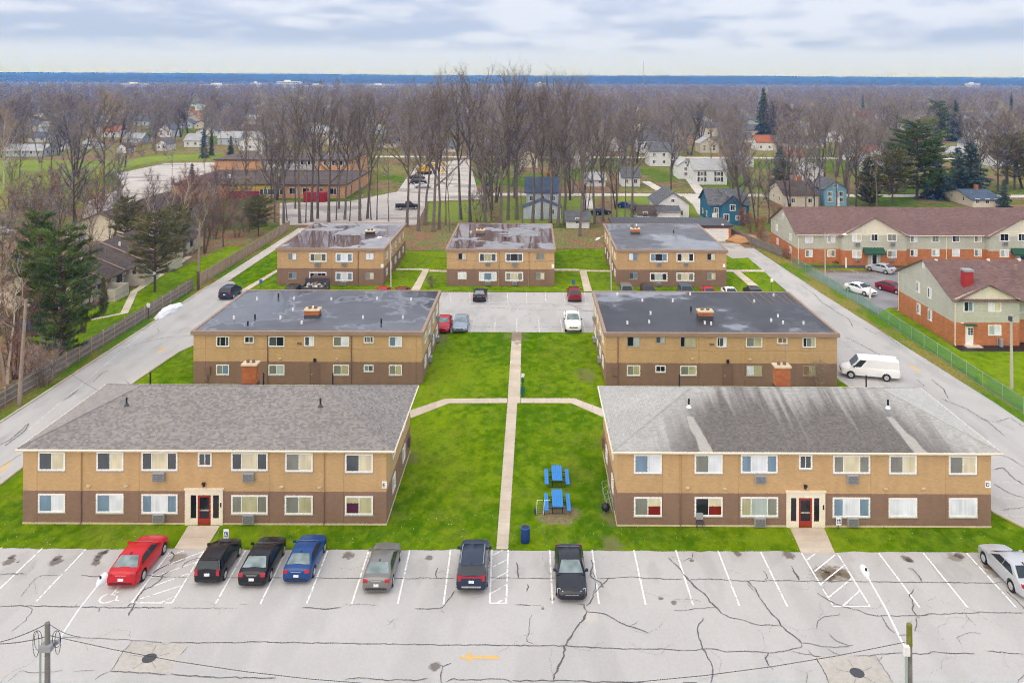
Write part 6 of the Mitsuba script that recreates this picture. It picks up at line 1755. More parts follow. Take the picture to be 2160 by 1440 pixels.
# far houses glimpsed in the woods: pale walls and roofs of streets farther out
hr = random.Random(11)
SPOTS = [(hr.uniform(20, 2140), 205 + 85 * hr.random() ** .8) for _ in range(96)]
far_walls = ['white_siding', 'white_siding', 'ivory_siding', 'grey_siding', 'ice_siding', 'beige_siding']
for i in range(96):
    x, y = SPOTS[i]
    band = next(k for k, e in enumerate((225, 245, 262, 300)) if y < e)
    rank = sorted(p[0] for p in SPOTS if next(k for k, e in enumerate((225, 245, 262, 300)) if p[1] < e) == band).index(x)
    d = W(x, y)[1]
    q = W(x, y)
    w, dep, hh = hr.uniform(8, 13), hr.uniform(7, 10), hr.choice([2.8, 3.2, 5.2])
    t = thing('house', f'small suburban house in the bare woods, {ordinal(rank)} from the left in the {["farthest", "third", "second", "nearest"][band]} band', 'house', 'far houses in the woods')
    al = hr.choice('xy')
    wm = hr.choice(far_walls)
    x0, x1, y0 = q[0] - w / 2, q[0] + w / 2, d
    b = B().box(x0, y0, -.1, x1, y0 + dep, hh)
    if al == 'y':
        b.quad((x0, y0, hh), (x1, y0, hh), ((x0 + x1) / 2, y0, hh + 2.1))
    b.put(t + '__wall', wm)
    gable_roof(t + '__roof', x0, x1, y0, y0 + dep, hh, hh + 2.3, hr.choice(['pale_roof', 'slate_shingle', 'brown_shingle', 'rust_shingle', 'slate_shingle']), al, .4, .2)
    for k in range(2):
        u = x0 + w * (k + .5) / 2
        win(t, FRONT(y0), (u - .6, 1, u + .6, 2.3), 'd', 'trim_white', .15, None)
# large pale buildings on the horizon
for i, (xl, xr, y, h) in enumerate([(584, 632, 181, 16), (528, 548, 180, 10), (254, 312, 181, 8), (420, 500, 182, 7), (2040, 2068, 175, 14), (770, 830, 181, 7), (640, 700, 183, 7), (1130, 1150, 176, 9)]):
    d = F * HC / (y - PY + 6)
    a, c = WD(xl, y, d)[0], WD(xr, y, d)[0]
    t = thing('far_building', f'white block on the blue horizon, {ordinal(sorted([584, 528, 254, 420, 2040, 770, 640, 1130]).index(xl))} from the left', 'building', 'white blocks on the horizon')
    zb = HC - (y + 4 - PY) * d / F
    b = B().box(a, d, -.1, c, d + 20, zb + h)
    b.box(a + (c - a) * .3, d + 5, zb + h, a + (c - a) * .55, d + 15, zb + h + 4)
    b.put(t + '__wall', 'white_siding')
    for k in range(2):
        box_part(t + '__window_band', FRONT(d), (a + 1, zb + h * (.25 + .4 * k), c - 1, zb + h * (.40 + .4 * k)), .3, 'pane_d')
q = WD(1357, 127, 2600)
t = thing('radio_mast', 'thin radio mast standing on the blue horizon', 'mast')
B().tube([(q[0], 2600, 0), (q[0], 2600, q[2] - 30)], .7, 5).put(t + '__shaft', 'grey_metal')
B().tube([(q[0], 2600, q[2] - 30), (q[0], 2600, q[2])], [.6, .35], 5).put(t + '__tip', 'grey_metal')
# yellow excavator and cars on the school lot
q = W(912, 368)
t = thing('excavator', 'yellow excavator with raised bent arm on the school lot', 'excavator')
x, y = q[0] - 2.5, q[1]
for s in (0, 2.2):
    B().box(x - 2.2, y + s, 0, x + 2.0, y + s + .6, .9).put(num(t + '__track'), 'rubber')
B().box(x - 2.3, y + .1, .95, x + 1.6, y + 2.6, 2.5).put(t + '__body', 'yellow_metal')
B().box(x + .2, y + .2, 2.5, x + 1.7, y + 1.4, 3.4).put(t + '__cab', 'yellow_metal')
B().box(x + .35, y + .17, 2.6, x + 1.6, y + .2, 3.25).put(t + '__cab_window', 'pane_k')
B().tube([(x + 1.5, y + 1.7, 2.2), (x + 4.5, y + 1.7, 4.0), (x + 6.2, y + 1.7, 3.6)], [.42, .36, .3], 5).put(t + '__boom', 'yellow_metal')
B().tube([(x + 6.2, y + 1.7, 3.7), (x + 5.6, y + 1.7, 1.2)], [.3, .22], 5).put(t + '__stick', 'yellow_metal')
B().box(x + 5.0, y + 1.2, .5, x + 6.0, y + 2.2, 1.3).put(t + '__bucket', 'yellow_metal')
for lab, kind, col, px, py, yw in [('black car on the school lot nearest the excavator', 'sedan', 'black', 880, 378, 0.1), ('dark grey car on the school lot, middle of three', 'suv', 'charcoal', 884, 388, .1), ('silver car on the school lot, nearest of three', 'sedan', 'silver', 892, 396, .1),
                                   ('black and white pickup truck at the near end of the school lot', 'pickup', 'charcoal', 860, 441, .2), ('dark car parked behind the trunks near the white shed', 'sedan', 'charcoal', 1268, 452, .4), ('blue car beside the low white shed wing', 'sedan', 'blue', 1322, 438, -.5),
                                   ('white car on the far left beyond the brush', 'sedan', 'white', 170, 508, .8), ('silver car at the far left lot', 'sedan', 'silver', 12, 494, .2), ('dark red car at the far left lot', 'sedan', 'maroon', 48, 492, .2), ('grey car in front of the far left grey-roofed house', 'sedan', 'grey', 70, 328, .1)]:
    q = W(px, py)
    car(lab, kind, col, (q[0], q[1], .03), yw, 'cars far back', detail=False, plates=False)

# ------------------------------------------------------------------ trees
def segs_mesh(S, k=3):
    """Many tapered branch pieces at once: S rows (p0, p1, r0, r1)."""
    S = np.array(S, float)
    p0, p1, r0, r1 = S[:, :3], S[:, 3:6], S[:, 6], S[:, 7]
    t = p1 - p0
    t /= np.linalg.norm(t, axis=1, keepdims=True) + 1e-9
    a = np.cross(t, np.where(np.abs(t[:, 2:]) < .9, [0, 0, 1.], [1., 0, 0]))
    a /= np.linalg.norm(a, axis=1, keepdims=True) + 1e-9
    b = np.cross(t, a)
    g = np.arange(k) * 2 * np.pi / k
    d = np.cos(g)[None, :, None] * a[:, None] + np.sin(g)[None, :, None] * b[:, None]
    v = np.concatenate([p0[:, None] + d * r0[:, None, None], p1[:, None] + d * r1[:, None, None]], 1)
    n = len(S)
    f = []
    for j in range(k):
        c = (j + 1) % k
        f += [[j, c, k + c], [j, k + c, k + j]]
    f = np.array(f)[None] + (np.arange(n) * 2 * k)[:, None, None]
    return v.reshape(-1, 3), f.reshape(-1, 3)


def twigs_mesh(P, D, L, w, rg):
    """Thin pointed blades for twigs."""
    side = np.cross(D, rg.normal(size=D.shape))
    side /= np.linalg.norm(side, axis=1, keepdims=True) + 1e-9
    v = np.stack([P - side * w[:, None], P + side * w[:, None], P + D * L[:, None]], 1).reshape(-1, 3)
    return v, np.arange(len(v)).reshape(-1, 3)


def unit(v):
    return v / (np.linalg.norm(v, axis=-1, keepdims=True) + 1e-9)


def bare_tree(seed, h, spread, bare=.4, limbs=14, sub=5, twigs=2600, tw=.018, lean=0.0, stems=1, tl=1.3, up=.9, r=None):
    """(trunk and limbs, crown of twigs) of a leafless tree."""
    rg = np.random.default_rng(seed)
    S, tips = [], []
    r = r or h * .0115
    for st in range(stems):
        a0 = rg.uniform(0, 6.28)
        base = np.array([math.cos(a0), math.sin(a0), 0]) * (.0 if stems == 1 else .35)
        drift = np.array([math.cos(a0), math.sin(a0), 0]) * (lean + (.22 if stems > 1 else 0))
        n = 9
        hh = h * (1 if st == 0 else rg.uniform(.8, 1))
        pts = [base + np.array([0, 0, -.2])]
        for i in range(1, n + 1):
            t = i / n
            pts.append(base + drift * hh * t + np.array([*(rg.normal(0, .010 * h, 2) * t), hh * .93 * t]))
        pts = np.array(pts)
        rr = r * (1 - .93 * np.linspace(0, 1, n + 1) ** .9)
        for i in range(n):
            S.append([*pts[i], *pts[i + 1], rr[i] * (1.25 if i == 0 else 1), rr[i + 1]])
        nl = limbs // stems
        for j in range(nl):
            t = bare + (1 - bare) * ((j + rg.random()) / nl) ** .9 * .96
            x = t * n
            i = min(int(x), n - 1)
            p = pts[i] + (pts[i + 1] - pts[i]) * (x - i)
            az = rg.uniform(0, 6.28)
            el = up * rg.uniform(.75, 1.15) * (.75 + .5 * t)
            dirn = unit(np.array([math.cos(az) * math.cos(el), math.sin(az) * math.cos(el), math.sin(el)]))
            # longest limbs in the lower middle of the crown, short ones near its top
            q = (t - bare) / (1 - bare)
            Ln = spread * (.55 + .75 * math.sin(min(1, q * .8 + .25) * math.pi)) * rg.uniform(.75, 1.15) * (1.0 - .25 * q)
            rb = max(.035, r * .62 * (1 - .70 * t))
            m = 4
            d, c = dirn.copy(), p
            for s in range(m):
                d = unit(d + rg.normal(0, .12, 3) + [0, 0, .16])
                e = c + d * Ln / m
                S.append([*c, *e, rb * (1 - s / m * .85), rb * (1 - (s + 1) / m * .85)])
                tips.append((c, d, Ln / m * 1.1, .35 + .5 * s / m))
                for u in range(sub):
                    if rg.random() < .85:
                        w = rg.random()
                        q0 = c + (e - c) * w
                        d2 = unit(d + rg.normal(0, .55, 3) + [0, 0, .15])
                        l2 = Ln * rg.uniform(.16, .34)
                        mid = q0 + d2 * l2 * .5
                        d3 = unit(d2 + rg.normal(0, .2, 3))
                        end = mid + d3 * l2 * .5
                        S.append([*q0, *mid, rb * .36, rb * .24])
                        S.append([*mid, *end, rb * .24, rb * .08])
                        tips.append((mid, d3, l2 * .7, 1.0))
                        tips.append((q0, d2, l2 * .6, .7))
                c = e
    P0 = np.array([t[0] for t in tips])
    D0 = np.array([t[1] for t in tips])
    L0 = np.array([t[2] for t in tips])
    Wt = np.array([t[3] for t in tips])
    idx = rg.choice(len(tips), twigs, p=Wt / Wt.sum())
    P = P0[idx] + D0[idx] * (L0[idx] * rg.random(twigs))[:, None]
    D = unit(D0[idx] + rg.normal(0, .62, (twigs, 3)) + [0, 0, .08])
    L = tl * rg.uniform(.5, 1.2, twigs)
    w = tw * rg.uniform(.6, 1.3, twigs)
    return segs_mesh(S), twigs_mesh(P, D, L, w, rg)


def conifer(seed, h, rad, base=.06, tiers=16, per=12, shape='spruce', dense=1.0):
    """(trunk, needle crown): whorls of drooping boughs made of many needle sprays."""
    rg = np.random.default_rng(seed)
    S = [[0, 0, -.2, 0, 0, h * .5, h * .018, h * .012], [0, 0, h * .5, 0, 0, h * .98, h * .012, .02]]
    P, D, L, w = [], [], [], []
    for i in range(tiers):
        t = base + (1 - base) * (i + .3) / tiers
        if shape == 'spruce':
            R_ = rad * (1 - t) ** .8 * (1 + .15 * rg.normal()) + .15
            droop = -.25 + .5 * t
        elif shape == 'column':
            R_ = rad * (.55 + .45 * math.sin(min(1, t * 1.3 + .1) * math.pi)) * (1 if t < .8 else (1 - t) * 4.5 + .1)
            droop = .5
        else:
            q = (t - base) / (1 - base)
            R_ = rad * (.35 + .75 * math.sin((q * .80 + .16) * math.pi)) * (1 + .28 * rg.normal())
            droop = .18
        n = max(4, int(per * (.5 + .5 * R_ / rad)))
        for j in range(n):
            az = j * 6.283 / n + rg.uniform(-.35, .35) + i * .7
            l = max(.3, R_ * rg.uniform(.70, 1.15))
            d = unit(np.array([math.cos(az), math.sin(az), droop + rg.normal(0, .10)]))
            p0 = np.array([0, 0, h * t + rg.normal(0, h * .015)])
            e = p0 + d * l
            S.append([*p0, *e, .05 + .01 * l, .01])
            m = int(l * (27 if shape == 'pine' else 17) * dense) + 8
            s = .15 + .85 * rg.random(m) ** .7
            q = p0 + np.outer(s * l, d)
            q[:, 2] -= (s ** 2) * l * (.10 if shape == 'spruce' else -.06)
            dd = unit(d + rg.normal(0, .65, (m, 3)) + ([0, 0, -.25] if shape == 'spruce' else [0, 0, .22]))
            P.append(q + rg.normal(0, .05 * l ** .5, (m, 3)))
            D.append(dd)
            L.append(rg.uniform(.3, .75, m) * (1 if h > 6 else .6))
            w.append(rg.uniform(.05, .13, m) * (.62 if shape == 'pine' else 1))
    return segs_mesh(S), twigs_mesh(np.concatenate(P), np.concatenate(D), np.concatenate(L), np.concatenate(w), rg)


PLY = {}


def proto(key, tm, trunk_mat, crown_mat):
    PLY[key] = (mikit.ply(tm[0], trunk_mat), mikit.ply(tm[1], crown_mat))


def plant(name, label, cat, key, x, y, s=1.0, rot=0.0, group=None, sz=None, mats=None, tilt=(0, 0)):
    t = thing(name, label, cat, group)
    to = T().translate([x, y, -.05]).rotate([1, 0, 0], tilt[0]).rotate([0, 1, 0], tilt[1]).rotate([0, 0, 1], math.degrees(rot)).scale([s, s, sz or s])
    a, c = PLY[key]
    if mats:
        a, c = {**a, 'bsdf': {'type': 'ref', 'id': mats[0]}}, {**c, 'bsdf': {'type': 'ref', 'id': mats[1]}}
    scene[t + '__trunk'] = {**a, 'to_world': to}
    scene[t + '__crown'] = {**c, 'to_world': to}
    return t


for k in range(6):
    proto(f'tall{k}', bare_tree(20 + k, 30, 9.2 + .9 * (k % 3), .30 + .06 * (k % 3), 17, 3, 1100, .0125, .02 * (k % 2), tl=1.8, up=.92, r=.42), 'bark_grey', ['twig_grey', 'twig_mauve', 'twig_grey'][k % 3])
for k in range(3):
    proto(f'slim{k}', bare_tree(40 + k, 22, 3.4, .40, 12, 3, 900, .012, .03, tl=1.2, up=.9, r=.16), 'bark_grey', 'twig_grey')
for k in range(4):
    proto(f'round{k}', bare_tree(60 + k, 19, 6.0, .22, 18, 4, 2800, .016, 0, 1 + (k % 2) * 2, tl=1.4, up=.72, r=.30), 'bark_dark', ['twig_grey', 'twig_mauve', 'twig_tan', 'twig_dark'][k])
for k in range(4):
    proto(f'yard{k}', bare_tree(160 + k, 19, 6.6, .22, 14, 2, 1500, .030, 0, 1 + (k % 2) * 2, tl=1.7, up=.72, r=.30), 'bark_dark', 'twig_grey')
for k in range(3):
    proto(f'brush{k}', bare_tree(80 + k, 6.0, 2.4, .05, 22, 4, 1500, .016, 0, 4, tl=.8, up=.75, r=.06), 'bark_brown', ['twig_red', 'twig_mauve', 'twig_tan'][k])
for k in range(2):
    proto(f'birch{k}', bare_tree(90 + k, 14, 3.2, .3, 14, 3, 700, .012, .10, 2, tl=1.0, up=.85, r=.15), 'bark_birch', 'twig_tan')
proto('pine0', conifer(1, 17, 4.6, .12, 15, 13, 'pine'), 'bark_brown', 'needle_pine')
proto('pine1', conifer(2, 13, 4.2, .20, 12, 12, 'pine', .8), 'bark_brown', 'needle_olive')
proto('spruce0', conifer(3, 14, 4.0, .04, 20, 14, 'spruce'), 'bark_brown', 'needle_spruce')
proto('spruce1', conifer(4, 17, 3.2, .04, 24, 12, 'spruce'), 'bark_brown', 'needle_spruce')
proto('column0', conifer(5, 11, 2.0, .05, 16, 11, 'column'), 'bark_brown', 'needle_olive')

# the row of tall trees behind the flat-roofed blocks, by trunk: pixel of the foot, pixel of the top
ROW = [(599, 472, 205), (606, 468, 230), (633, 476, 190), (645, 470, 215), (657, 470, 170), (669, 466, 200), (693, 470, 155), (709, 466, 165), (728, 468, 190), (737, 466, 175), (759, 468, 185), (774, 466, 195), (783, 462, 210), (795, 466, 215), (820, 472, 230), (858, 478, 180),
       (883, 490, 178), (897, 480, 160), (914, 488, 140), (927, 486, 175), (940, 480, 190), (949, 488, 230), (972, 466, 150), (991, 474, 140), (1010, 482, 165), (1023, 474, 155), (1036, 470, 200), (1056, 470, 138), (1072, 466, 150), (1090, 468, 136), (1103, 470, 210), (1124, 472, 165), (1144, 470, 185), (1161, 474, 142),
       (1178, 478, 150), (1191, 480, 160), (1224, 498, 175), (1234, 480, 190), (1254, 478, 185), (1273, 466, 200), (1290, 470, 215), (1300, 464, 205), (1318, 452, 195), (1331, 470, 210)]
tr = random.Random(3)
for i, (x, y, yt) in enumerate(ROW):
    q = W(x, y)
    q[1] = min(q[1], 178) + (i % 3) * 1.5
    q[0] = (x + ROLL * (y - PY) - PX) * q[1] / F
    hgt = WD(x, yt, q[1])[2]
    slim = x in (606, 645, 709, 737, 783, 795, 820, 940, 949, 1010, 1036, 1103, 1290, 1318, 1331, 1300)
    key = f'slim{i % 3}' if slim else f'tall{i % 6}'
    s = .95 * hgt / (22 if slim else 30)
    wide = 1.0 if not slim else 1.0
    plant('bare_tree', f'tall bare tree in the row behind the flat-roofed blocks, {ordinal(i)} from the left', 'tree', key, q[0], q[1], min(1.05, max(.75, s * .95)) * wide, tr.uniform(0, 6.28), 'tall bare trees in the row', s, tilt=(tr.uniform(-2, 2), tr.uniform(-3, 3)))

NEAR = [  # name, category, label, prototype, pixel of the foot, height, width factor
    ('pine_tree', 'bushy dark green pine leaning over the board fence on the left', 'pine0', (128, 770), 14.5, .80), ('pine_tree', 'second bushy green pine, behind and left of the leaning pine', 'pine0', (85, 690), 14.0, .65),
    ('pine_tree', 'olive pine with bare lower trunk beside the curving path', 'pine1', (327, 614), 11.5, 1.0), ('pine_tree', 'dark pine left of the olive pine, behind the ribbed roof', 'pine1', (268, 545), 10.5, .75), ('pine_tree', 'young green pine near the end of the pale board fence', 'pine1', (545, 498), 8.0, 1.1),
    ('pine_tree', 'small light green conifer in front of the school wall', 'spruce0', (405, 398), 7.0, .8), ('pine_tree', 'slim sapling conifer beside the low cream building', 'column0', (218, 665), 5.0, .7),
    ('pine_tree', 'olive pine above the pale board fence, right of the olive pine with bare trunk', 'pine1', (372, 560), 10.0, .75),
    ('spruce_tree', 'dark narrow spruce left of the school, one of a pair', 'spruce1', (430, 333), 11.5, .8), ('spruce_tree', 'second dark spruce of the pair left of the school', 'spruce1', (446, 328), 10.5, .6), ('spruce_tree', 'small neat blue-green spruce by the white gabled house', 'spruce0', (487, 326), 7.5, .7),
    ('pine_tree', 'broad dark green pine above the long maroon roof', 'pine0', (1934, 420), 20.0, 1.25), ('pine_tree', 'smaller ragged pine left of the broad dark pine', 'pine1', (1882, 432), 13.5, 1.15),
    ('spruce_tree', 'wide blue-green spruce in front of the broad dark pine', 'spruce0', (1978, 418), 11.0, 1.55), ('spruce_tree', 'tall blue-green spruce right of the broad dark pine', 'spruce0', (2048, 410), 14.0, 1.4), ('spruce_tree', 'dark spruce behind the tall blue-green spruce', 'spruce0', (2020, 402), 12.0, 1.2),
    ('spruce_tree', 'dark conical spruce standing behind the deep blue house', 'spruce1', (1645, 412), 13.5, 1.3), ('spruce_tree', 'tall dark spruce rising above the red-roofed white house', 'spruce1', (1610, 292), 26.0, 1.0), ('spruce_tree', 'shorter companion at the right of the tall dark spruce', 'spruce1', (1630, 292), 17.0, .9),
    ('spruce_tree', 'light green spruce above the pale cream gabled house', 'spruce1', (1476, 284), 18.0, .9), ('spruce_tree', 'dark spruce, left one of the far pair on the right', 'pine0', (1978, 300), 20.0, .9), ('spruce_tree', 'dark spruce, right one of the far pair on the right', 'spruce1', (2016, 298), 20.5, 1.1),
    ('spruce_tree', 'small dark spruce at the right edge before the blue roof', 'spruce0', (2118, 440), 7.0, .9), ('pine_tree', 'ragged conifer at the right edge behind the white house', 'pine1', (2140, 400), 16.0, 1.1), ('spruce_tree', 'slim far spruce at the upper right', 'spruce1', (1820, 235), 17.0, .6), ('spruce_tree', 'slim far spruce at the right edge of the woods', 'spruce1', (2133, 240), 19.0, .7), ('pine_tree', 'dark narrow conifer beside the pale blue gabled house', 'column0', (1833, 434), 12.0, 1.5)]
for nm, lab, key, (px, py), hgt, wf in NEAR:
    q = W(px, py)
    H0 = {'pine0': 17, 'pine1': 13, 'spruce0': 14, 'spruce1': 17, 'column0': 11}[key]
    s = hgt / H0
    plant(nm, lab, 'tree', key, q[0], q[1], s * wf, tr.uniform(0, 6.28), None, s)

BARE = [('slim bare tree on the left field before the grey-roofed house', 'yard0', (42, 378), 17.0, .7, ('bark_dark', 'twig_mauve')), ('bare tree on the left field between the spreading tree and the edge', 'yard2', (108, 362), 17.0, .75, ('bark_dark', 'twig_grey')), ('bare tree between the round-crowned tree and the left school lot', 'yard1', (262, 352), 16.0, .7, ('bark_dark', 'twig_grey')), ('bare tree at the far edge of the left field', 'yard3', (85, 343), 19.0, .8, ('bark_grey', 'twig_mauve')),
('bare tree behind the roof end of the long sage building', 'round1', (1668, 442), 17.0, .8, ('bark_dark', 'twig_mauve')), ('bare tree before the cream bungalow', 'tall3', (1700, 446), 19.0, .75, None), ('second bare tree before the cream bungalow, farther right', 'round0', (1718, 450), 16.0, .75, ('bark_dark', 'twig_grey')), ('bare tree between the pale blue house and the ragged pine', 'tall1', (1765, 446), 20.0, .85, None), ('bare tree before the steep white gable', 'round3', (1690, 412), 19.0, .8, ('bark_grey', 'twig_grey')), ('bare tree right of the ragged pine', 'tall5', (1850, 446), 20.0, .8, None),
 ('slim bare tree between the fence pines', 'birch1', (150, 720), 12.0, .8, ('bark_grey', 'twig_tan')), ('brown bare tree behind the blue waste container', 'round1', (75, 640), 13.0, .85, ('bark_brown', 'twig_mauve')), ('brown bare tree at the left edge above the blue container', 'round0', (5, 660), 13.0, .9, ('bark_brown', 'twig_grey')), ('bare tree before the second low dark-roofed building', 'round1', (232, 540), 11.0, .8, ('bark_dark', 'twig_mauve')),
('reddish bare tree before the left end of the school', 'round1', (405, 462), 12.0, .8, ('bark_brown', 'twig_red')), ('second reddish bare tree before the school, nearer its yellow band', 'round0', (455, 472), 12.5, .75, ('bark_brown', 'twig_red')), ('slim bare tree standing before the middle of the school', 'slim1', (500, 440), 16.0, 1.0, None), ('grey bare tree in front of the school windows', 'tall0', (622, 440), 22.0, .8, None), ('slim bare tree by the red container', 'slim0', (668, 438), 17.0, 1.0, None), ('grey bare tree right of the red container', 'tall3', (715, 440), 23.0, .8, None), ('bare tree before the right end of the school', 'tall5', (760, 440), 22.0, .8, None),
('bare tree behind the bushy pine, over the board fence', 'round1', (175, 700), 12.0, .8, ('bark_brown', 'twig_mauve')), ('bare tree between the bushy pine and the ribbed roof', 'round0', (190, 610), 12.0, .7, ('bark_brown', 'twig_tan')), ('bare tree at the left edge below the birches', 'round3', (30, 800), 10.0, .8, ('bark_brown', 'twig_red')),
  ('bare tree above the olive pine', 'round1', (340, 500), 13.0, .8, ('bark_brown', 'twig_mauve')), ('grey bare tree before the left school lot', 'round2', (250, 455), 15.0, .8, ('bark_grey', 'twig_grey')), ('tall bare tree before the left part of the school', 'tall2', (560, 470), 22.0, .9, None), ('second tall bare tree before the left part of the school', 'tall4', (518, 455), 21.0, .85, None),
  ('bare tree just left of the tall tree row', 'round0', (580, 468), 17.0, .8, ('bark_grey', 'twig_grey')),
  # label, prototype, foot pixel, height, width factor, bark and twig materials
    ('pale birch leaning at the left edge', 'birch0', (12, 812), 13.5, 1.1, None), ('second pale birch at the left edge, behind the leaning one', 'birch1', (40, 700), 13.0, 1.0, None), ('pale forked birch above the pale board fence', 'birch1', (360, 545), 14.0, 1.0, None), ('pale forked birch right of the taller wooden pole', 'birch0', (400, 535), 13.0, 1.0, None),
    ('reddish bare tree behind the pale birches', 'round1', (430, 535), 11.0, .95, ('bark_brown', 'twig_red')), ('reddish bare tree at the end of the pale board fence', 'round0', (470, 520), 10.5, .9, ('bark_brown', 'twig_red')), ('low dark bare tree behind the ribbed roof', 'round3', (300, 520), 10.0, .9, ('bark_dark', 'twig_dark')),
    ('multi-stemmed dark bare tree with low spreading limbs on the left', 'round3', (158, 372), 24.0, 1.25, ('bark_dark', 'twig_grey')), ('tall bare tree with a pale rounded crown on the left', 'round2', (219, 425), 27.0, 1.05, ('bark_grey', 'twig_tan')), ('pale-limbed bare tree at the left edge by the playing field', 'round2', (8, 398), 22.0, .8, ('bark_birch', 'twig_tan')),
    ('slim bare tree between the round tree and the school', 'slim0', (362, 390), 15.0, 1.0, None), ('slim bare tree left of the school roof', 'slim1', (430, 395), 13.0, 1.0, None), ('small dark bare tree before the yellow band', 'round3', (478, 425), 9.5, .8, ('bark_dark', 'twig_dark')), ('small dark tree before the school windows', 'slim2', (538, 428), 11.0, 1.2, ('bark_dark', 'twig_dark')),
    ('thick dark trunk rising behind the brush on the left', 'round0', (155, 478), 20.0, .8, ('bark_dark', 'twig_mauve')), ('slim tree in front of the left playing field', 'slim0', (88, 430), 13.0, 1.0, None), ('bare tree left of the ribbed roof', 'round1', (120, 520), 11.0, .8, ('bark_dark', 'twig_mauve')), ('bare tree behind the pine at far left', 'round1', (60, 540), 12.0, .8, ('bark_brown', 'twig_grey')),
    ('bare tree at far left above the red cars', 'round0', (25, 470), 13.0, .8, ('bark_brown', 'twig_mauve')), ('bare tree between the ribbed roof and the second roof', 'round0', (205, 500), 13.0, .7, ('bark_brown', 'twig_red')),
    ('large bare tree between the cottage and the white two-storey house', 'round0', (1416, 408), 22.0, .85, ('bark_dark', 'twig_grey')), ('bare tree standing over the white-gabled house', 'tall1', (1336, 452), 25.0, .9, None), ('large bare tree before the deep blue house', 'round1', (1572, 475), 19.0, .85, ('bark_dark', 'twig_mauve')), ('bare tree behind the deep blue house', 'round0', (1545, 440), 20.0, .8, ('bark_dark', 'twig_mauve')),
    ('bare tree left of the long sage building', 'round3', (1598, 480), 16.0, .7, ('bark_dark', 'twig_grey')), ('bare tree at the left gable of the long sage building', 'round0', (1622, 470), 14.0, .7, ('bark_dark', 'twig_mauve')), ('bare tree behind the long maroon roof, left of the pale blue house', 'tall2', (1728, 440), 20.0, .9, None), ('bare tree behind the long maroon roof, right of the pale blue house', 'tall3', (1790, 440), 23.0, .95, None),
    ('forked bare tree behind the long maroon roof beside the dark narrow conifer', 'round0', (1806, 440), 21.0, .8, ('bark_dark', 'twig_grey')), ('large bare tree at right behind the blue roof', 'round2', (2105, 405), 21.0, 1.0, ('bark_dark', 'twig_grey')), ('bare tree over the long beige house', 'round0', (2125, 388), 20.0, .9, ('bark_dark', 'twig_mauve')), ('large round bare tree above the broad pine', 'round1', (1868, 330), 24.0, 1.05, ('bark_dark', 'twig_mauve')),
    ('bare tree beside the red-roofed white house', 'round3', (1555, 330), 21.0, .9, ('bark_dark', 'twig_grey')), ('tall bare tree left of the tall dark spruce', 'tall0', (1500, 360), 23.0, .9, None), ('tall bare tree in front of the orange-roofed house', 'tall4', (1740, 390), 24.0, 1.0, None), ('pale bare tree right of the orange-roofed house', 'round2', (1715, 360), 22.0, .8, ('bark_grey', 'twig_grey')),
    ('low leaning bare tree right of the white shed', 'round1', (1236, 455), 14.0, .7, ('bark_dark', 'twig_mauve')), ('bare tree by the small white house with dark roof', 'round1', (1300, 440), 16.0, .7, ('bark_dark', 'twig_mauve')), ('bare tree in front of the low white house', 'slim1', (1275, 440), 17.0, 1.1, None)]
for lab, key, (px, py), hgt, wf, ms in BARE:
    q = W(px, py)
    H0 = 30 if key.startswith('tall') else 22 if key.startswith('slim') else 19 if key.startswith(('round', 'yard')) else 14
    s = hgt / H0
    plant('birch_tree' if 'birch' in key else 'bare_tree', lab, 'tree', key, q[0], q[1], s * wf, tr.uniform(0, 6.28), None, s, ms)
# more bare trees of the streets behind, with room left round the houses
HOUSES = [np.array(scene[k]['filename'] and meshkit.WRITTEN[scene[k]['filename']][0].mean(0)[:2]) for k in scene if k.startswith('house') and k.endswith('__wall')]
HOUSES = np.array(HOUSES)
KEEP = np.array([meshkit.WRITTEN[scene[k]['filename']][0].mean(0)[:2] * 0 + np.array(scene[k]['to_world'].matrix)[:2, 3] for k in scene if k.startswith(('spruce_tree', 'pine_tree')) and k.endswith('__crown')])
KEEP = KEEP[KEEP[:, 1] > 215]


def hides(x, y):
    """Whether a tree here would stand before a house or conifer that the photograph shows."""
    a = np.abs(x / y * HOUSES[:, 1] - HOUSES[:, 0]) < 6
    b = np.abs(x / y * KEEP[:, 1] - KEEP[:, 0]) < 6.5
    return np.any(a & (y < HOUSES[:, 1]) & (y > HOUSES[:, 1] - 45)) or np.any(b & (y < KEEP[:, 1]) & (y > KEEP[:, 1] * .55))


cands = []
while len(cands) < 262:
    d = 190 + 330 * tr.random() ** 1.1
    x = tr.uniform(-.66, .62) * d
    y = d
    px, py = PX + F * x / d, PY + F * HC / d
    if np.min(np.hypot(HOUSES[:, 0] - x, (HOUSES[:, 1] - y) * .6)) < 8:
        continue
    # keep the school lots, fields and sight lines open where the photograph shows them
    if (590 < px < 1010 and py > 325) or (230 < px < 560 and py > 325) or (px < 240 and 332 < py) or (1050 < px < 1600 and py > 425) or (px > 1600 and py > 408) or (1370 < px < 1540 and 395 < py) or (1370 < px < 1540 and 330 < py < 420):
        continue
    if hides(x, y) and tr.random() < .85:
        continue
    cands.append((x, y))
while len(cands) < 290:                    # the thicker trees along the streets on the left
    px, py = tr.uniform(-20, 480), tr.uniform(262, 332)
    q = W(px, py)
    if np.min(np.hypot(HOUSES[:, 0] - q[0], (HOUSES[:, 1] - q[1]) * .6)) > 7 and not (230 < px < 330 and py > 318):
        cands.append((q[0], q[1]))
cands.sort(key=lambda c: c[1])
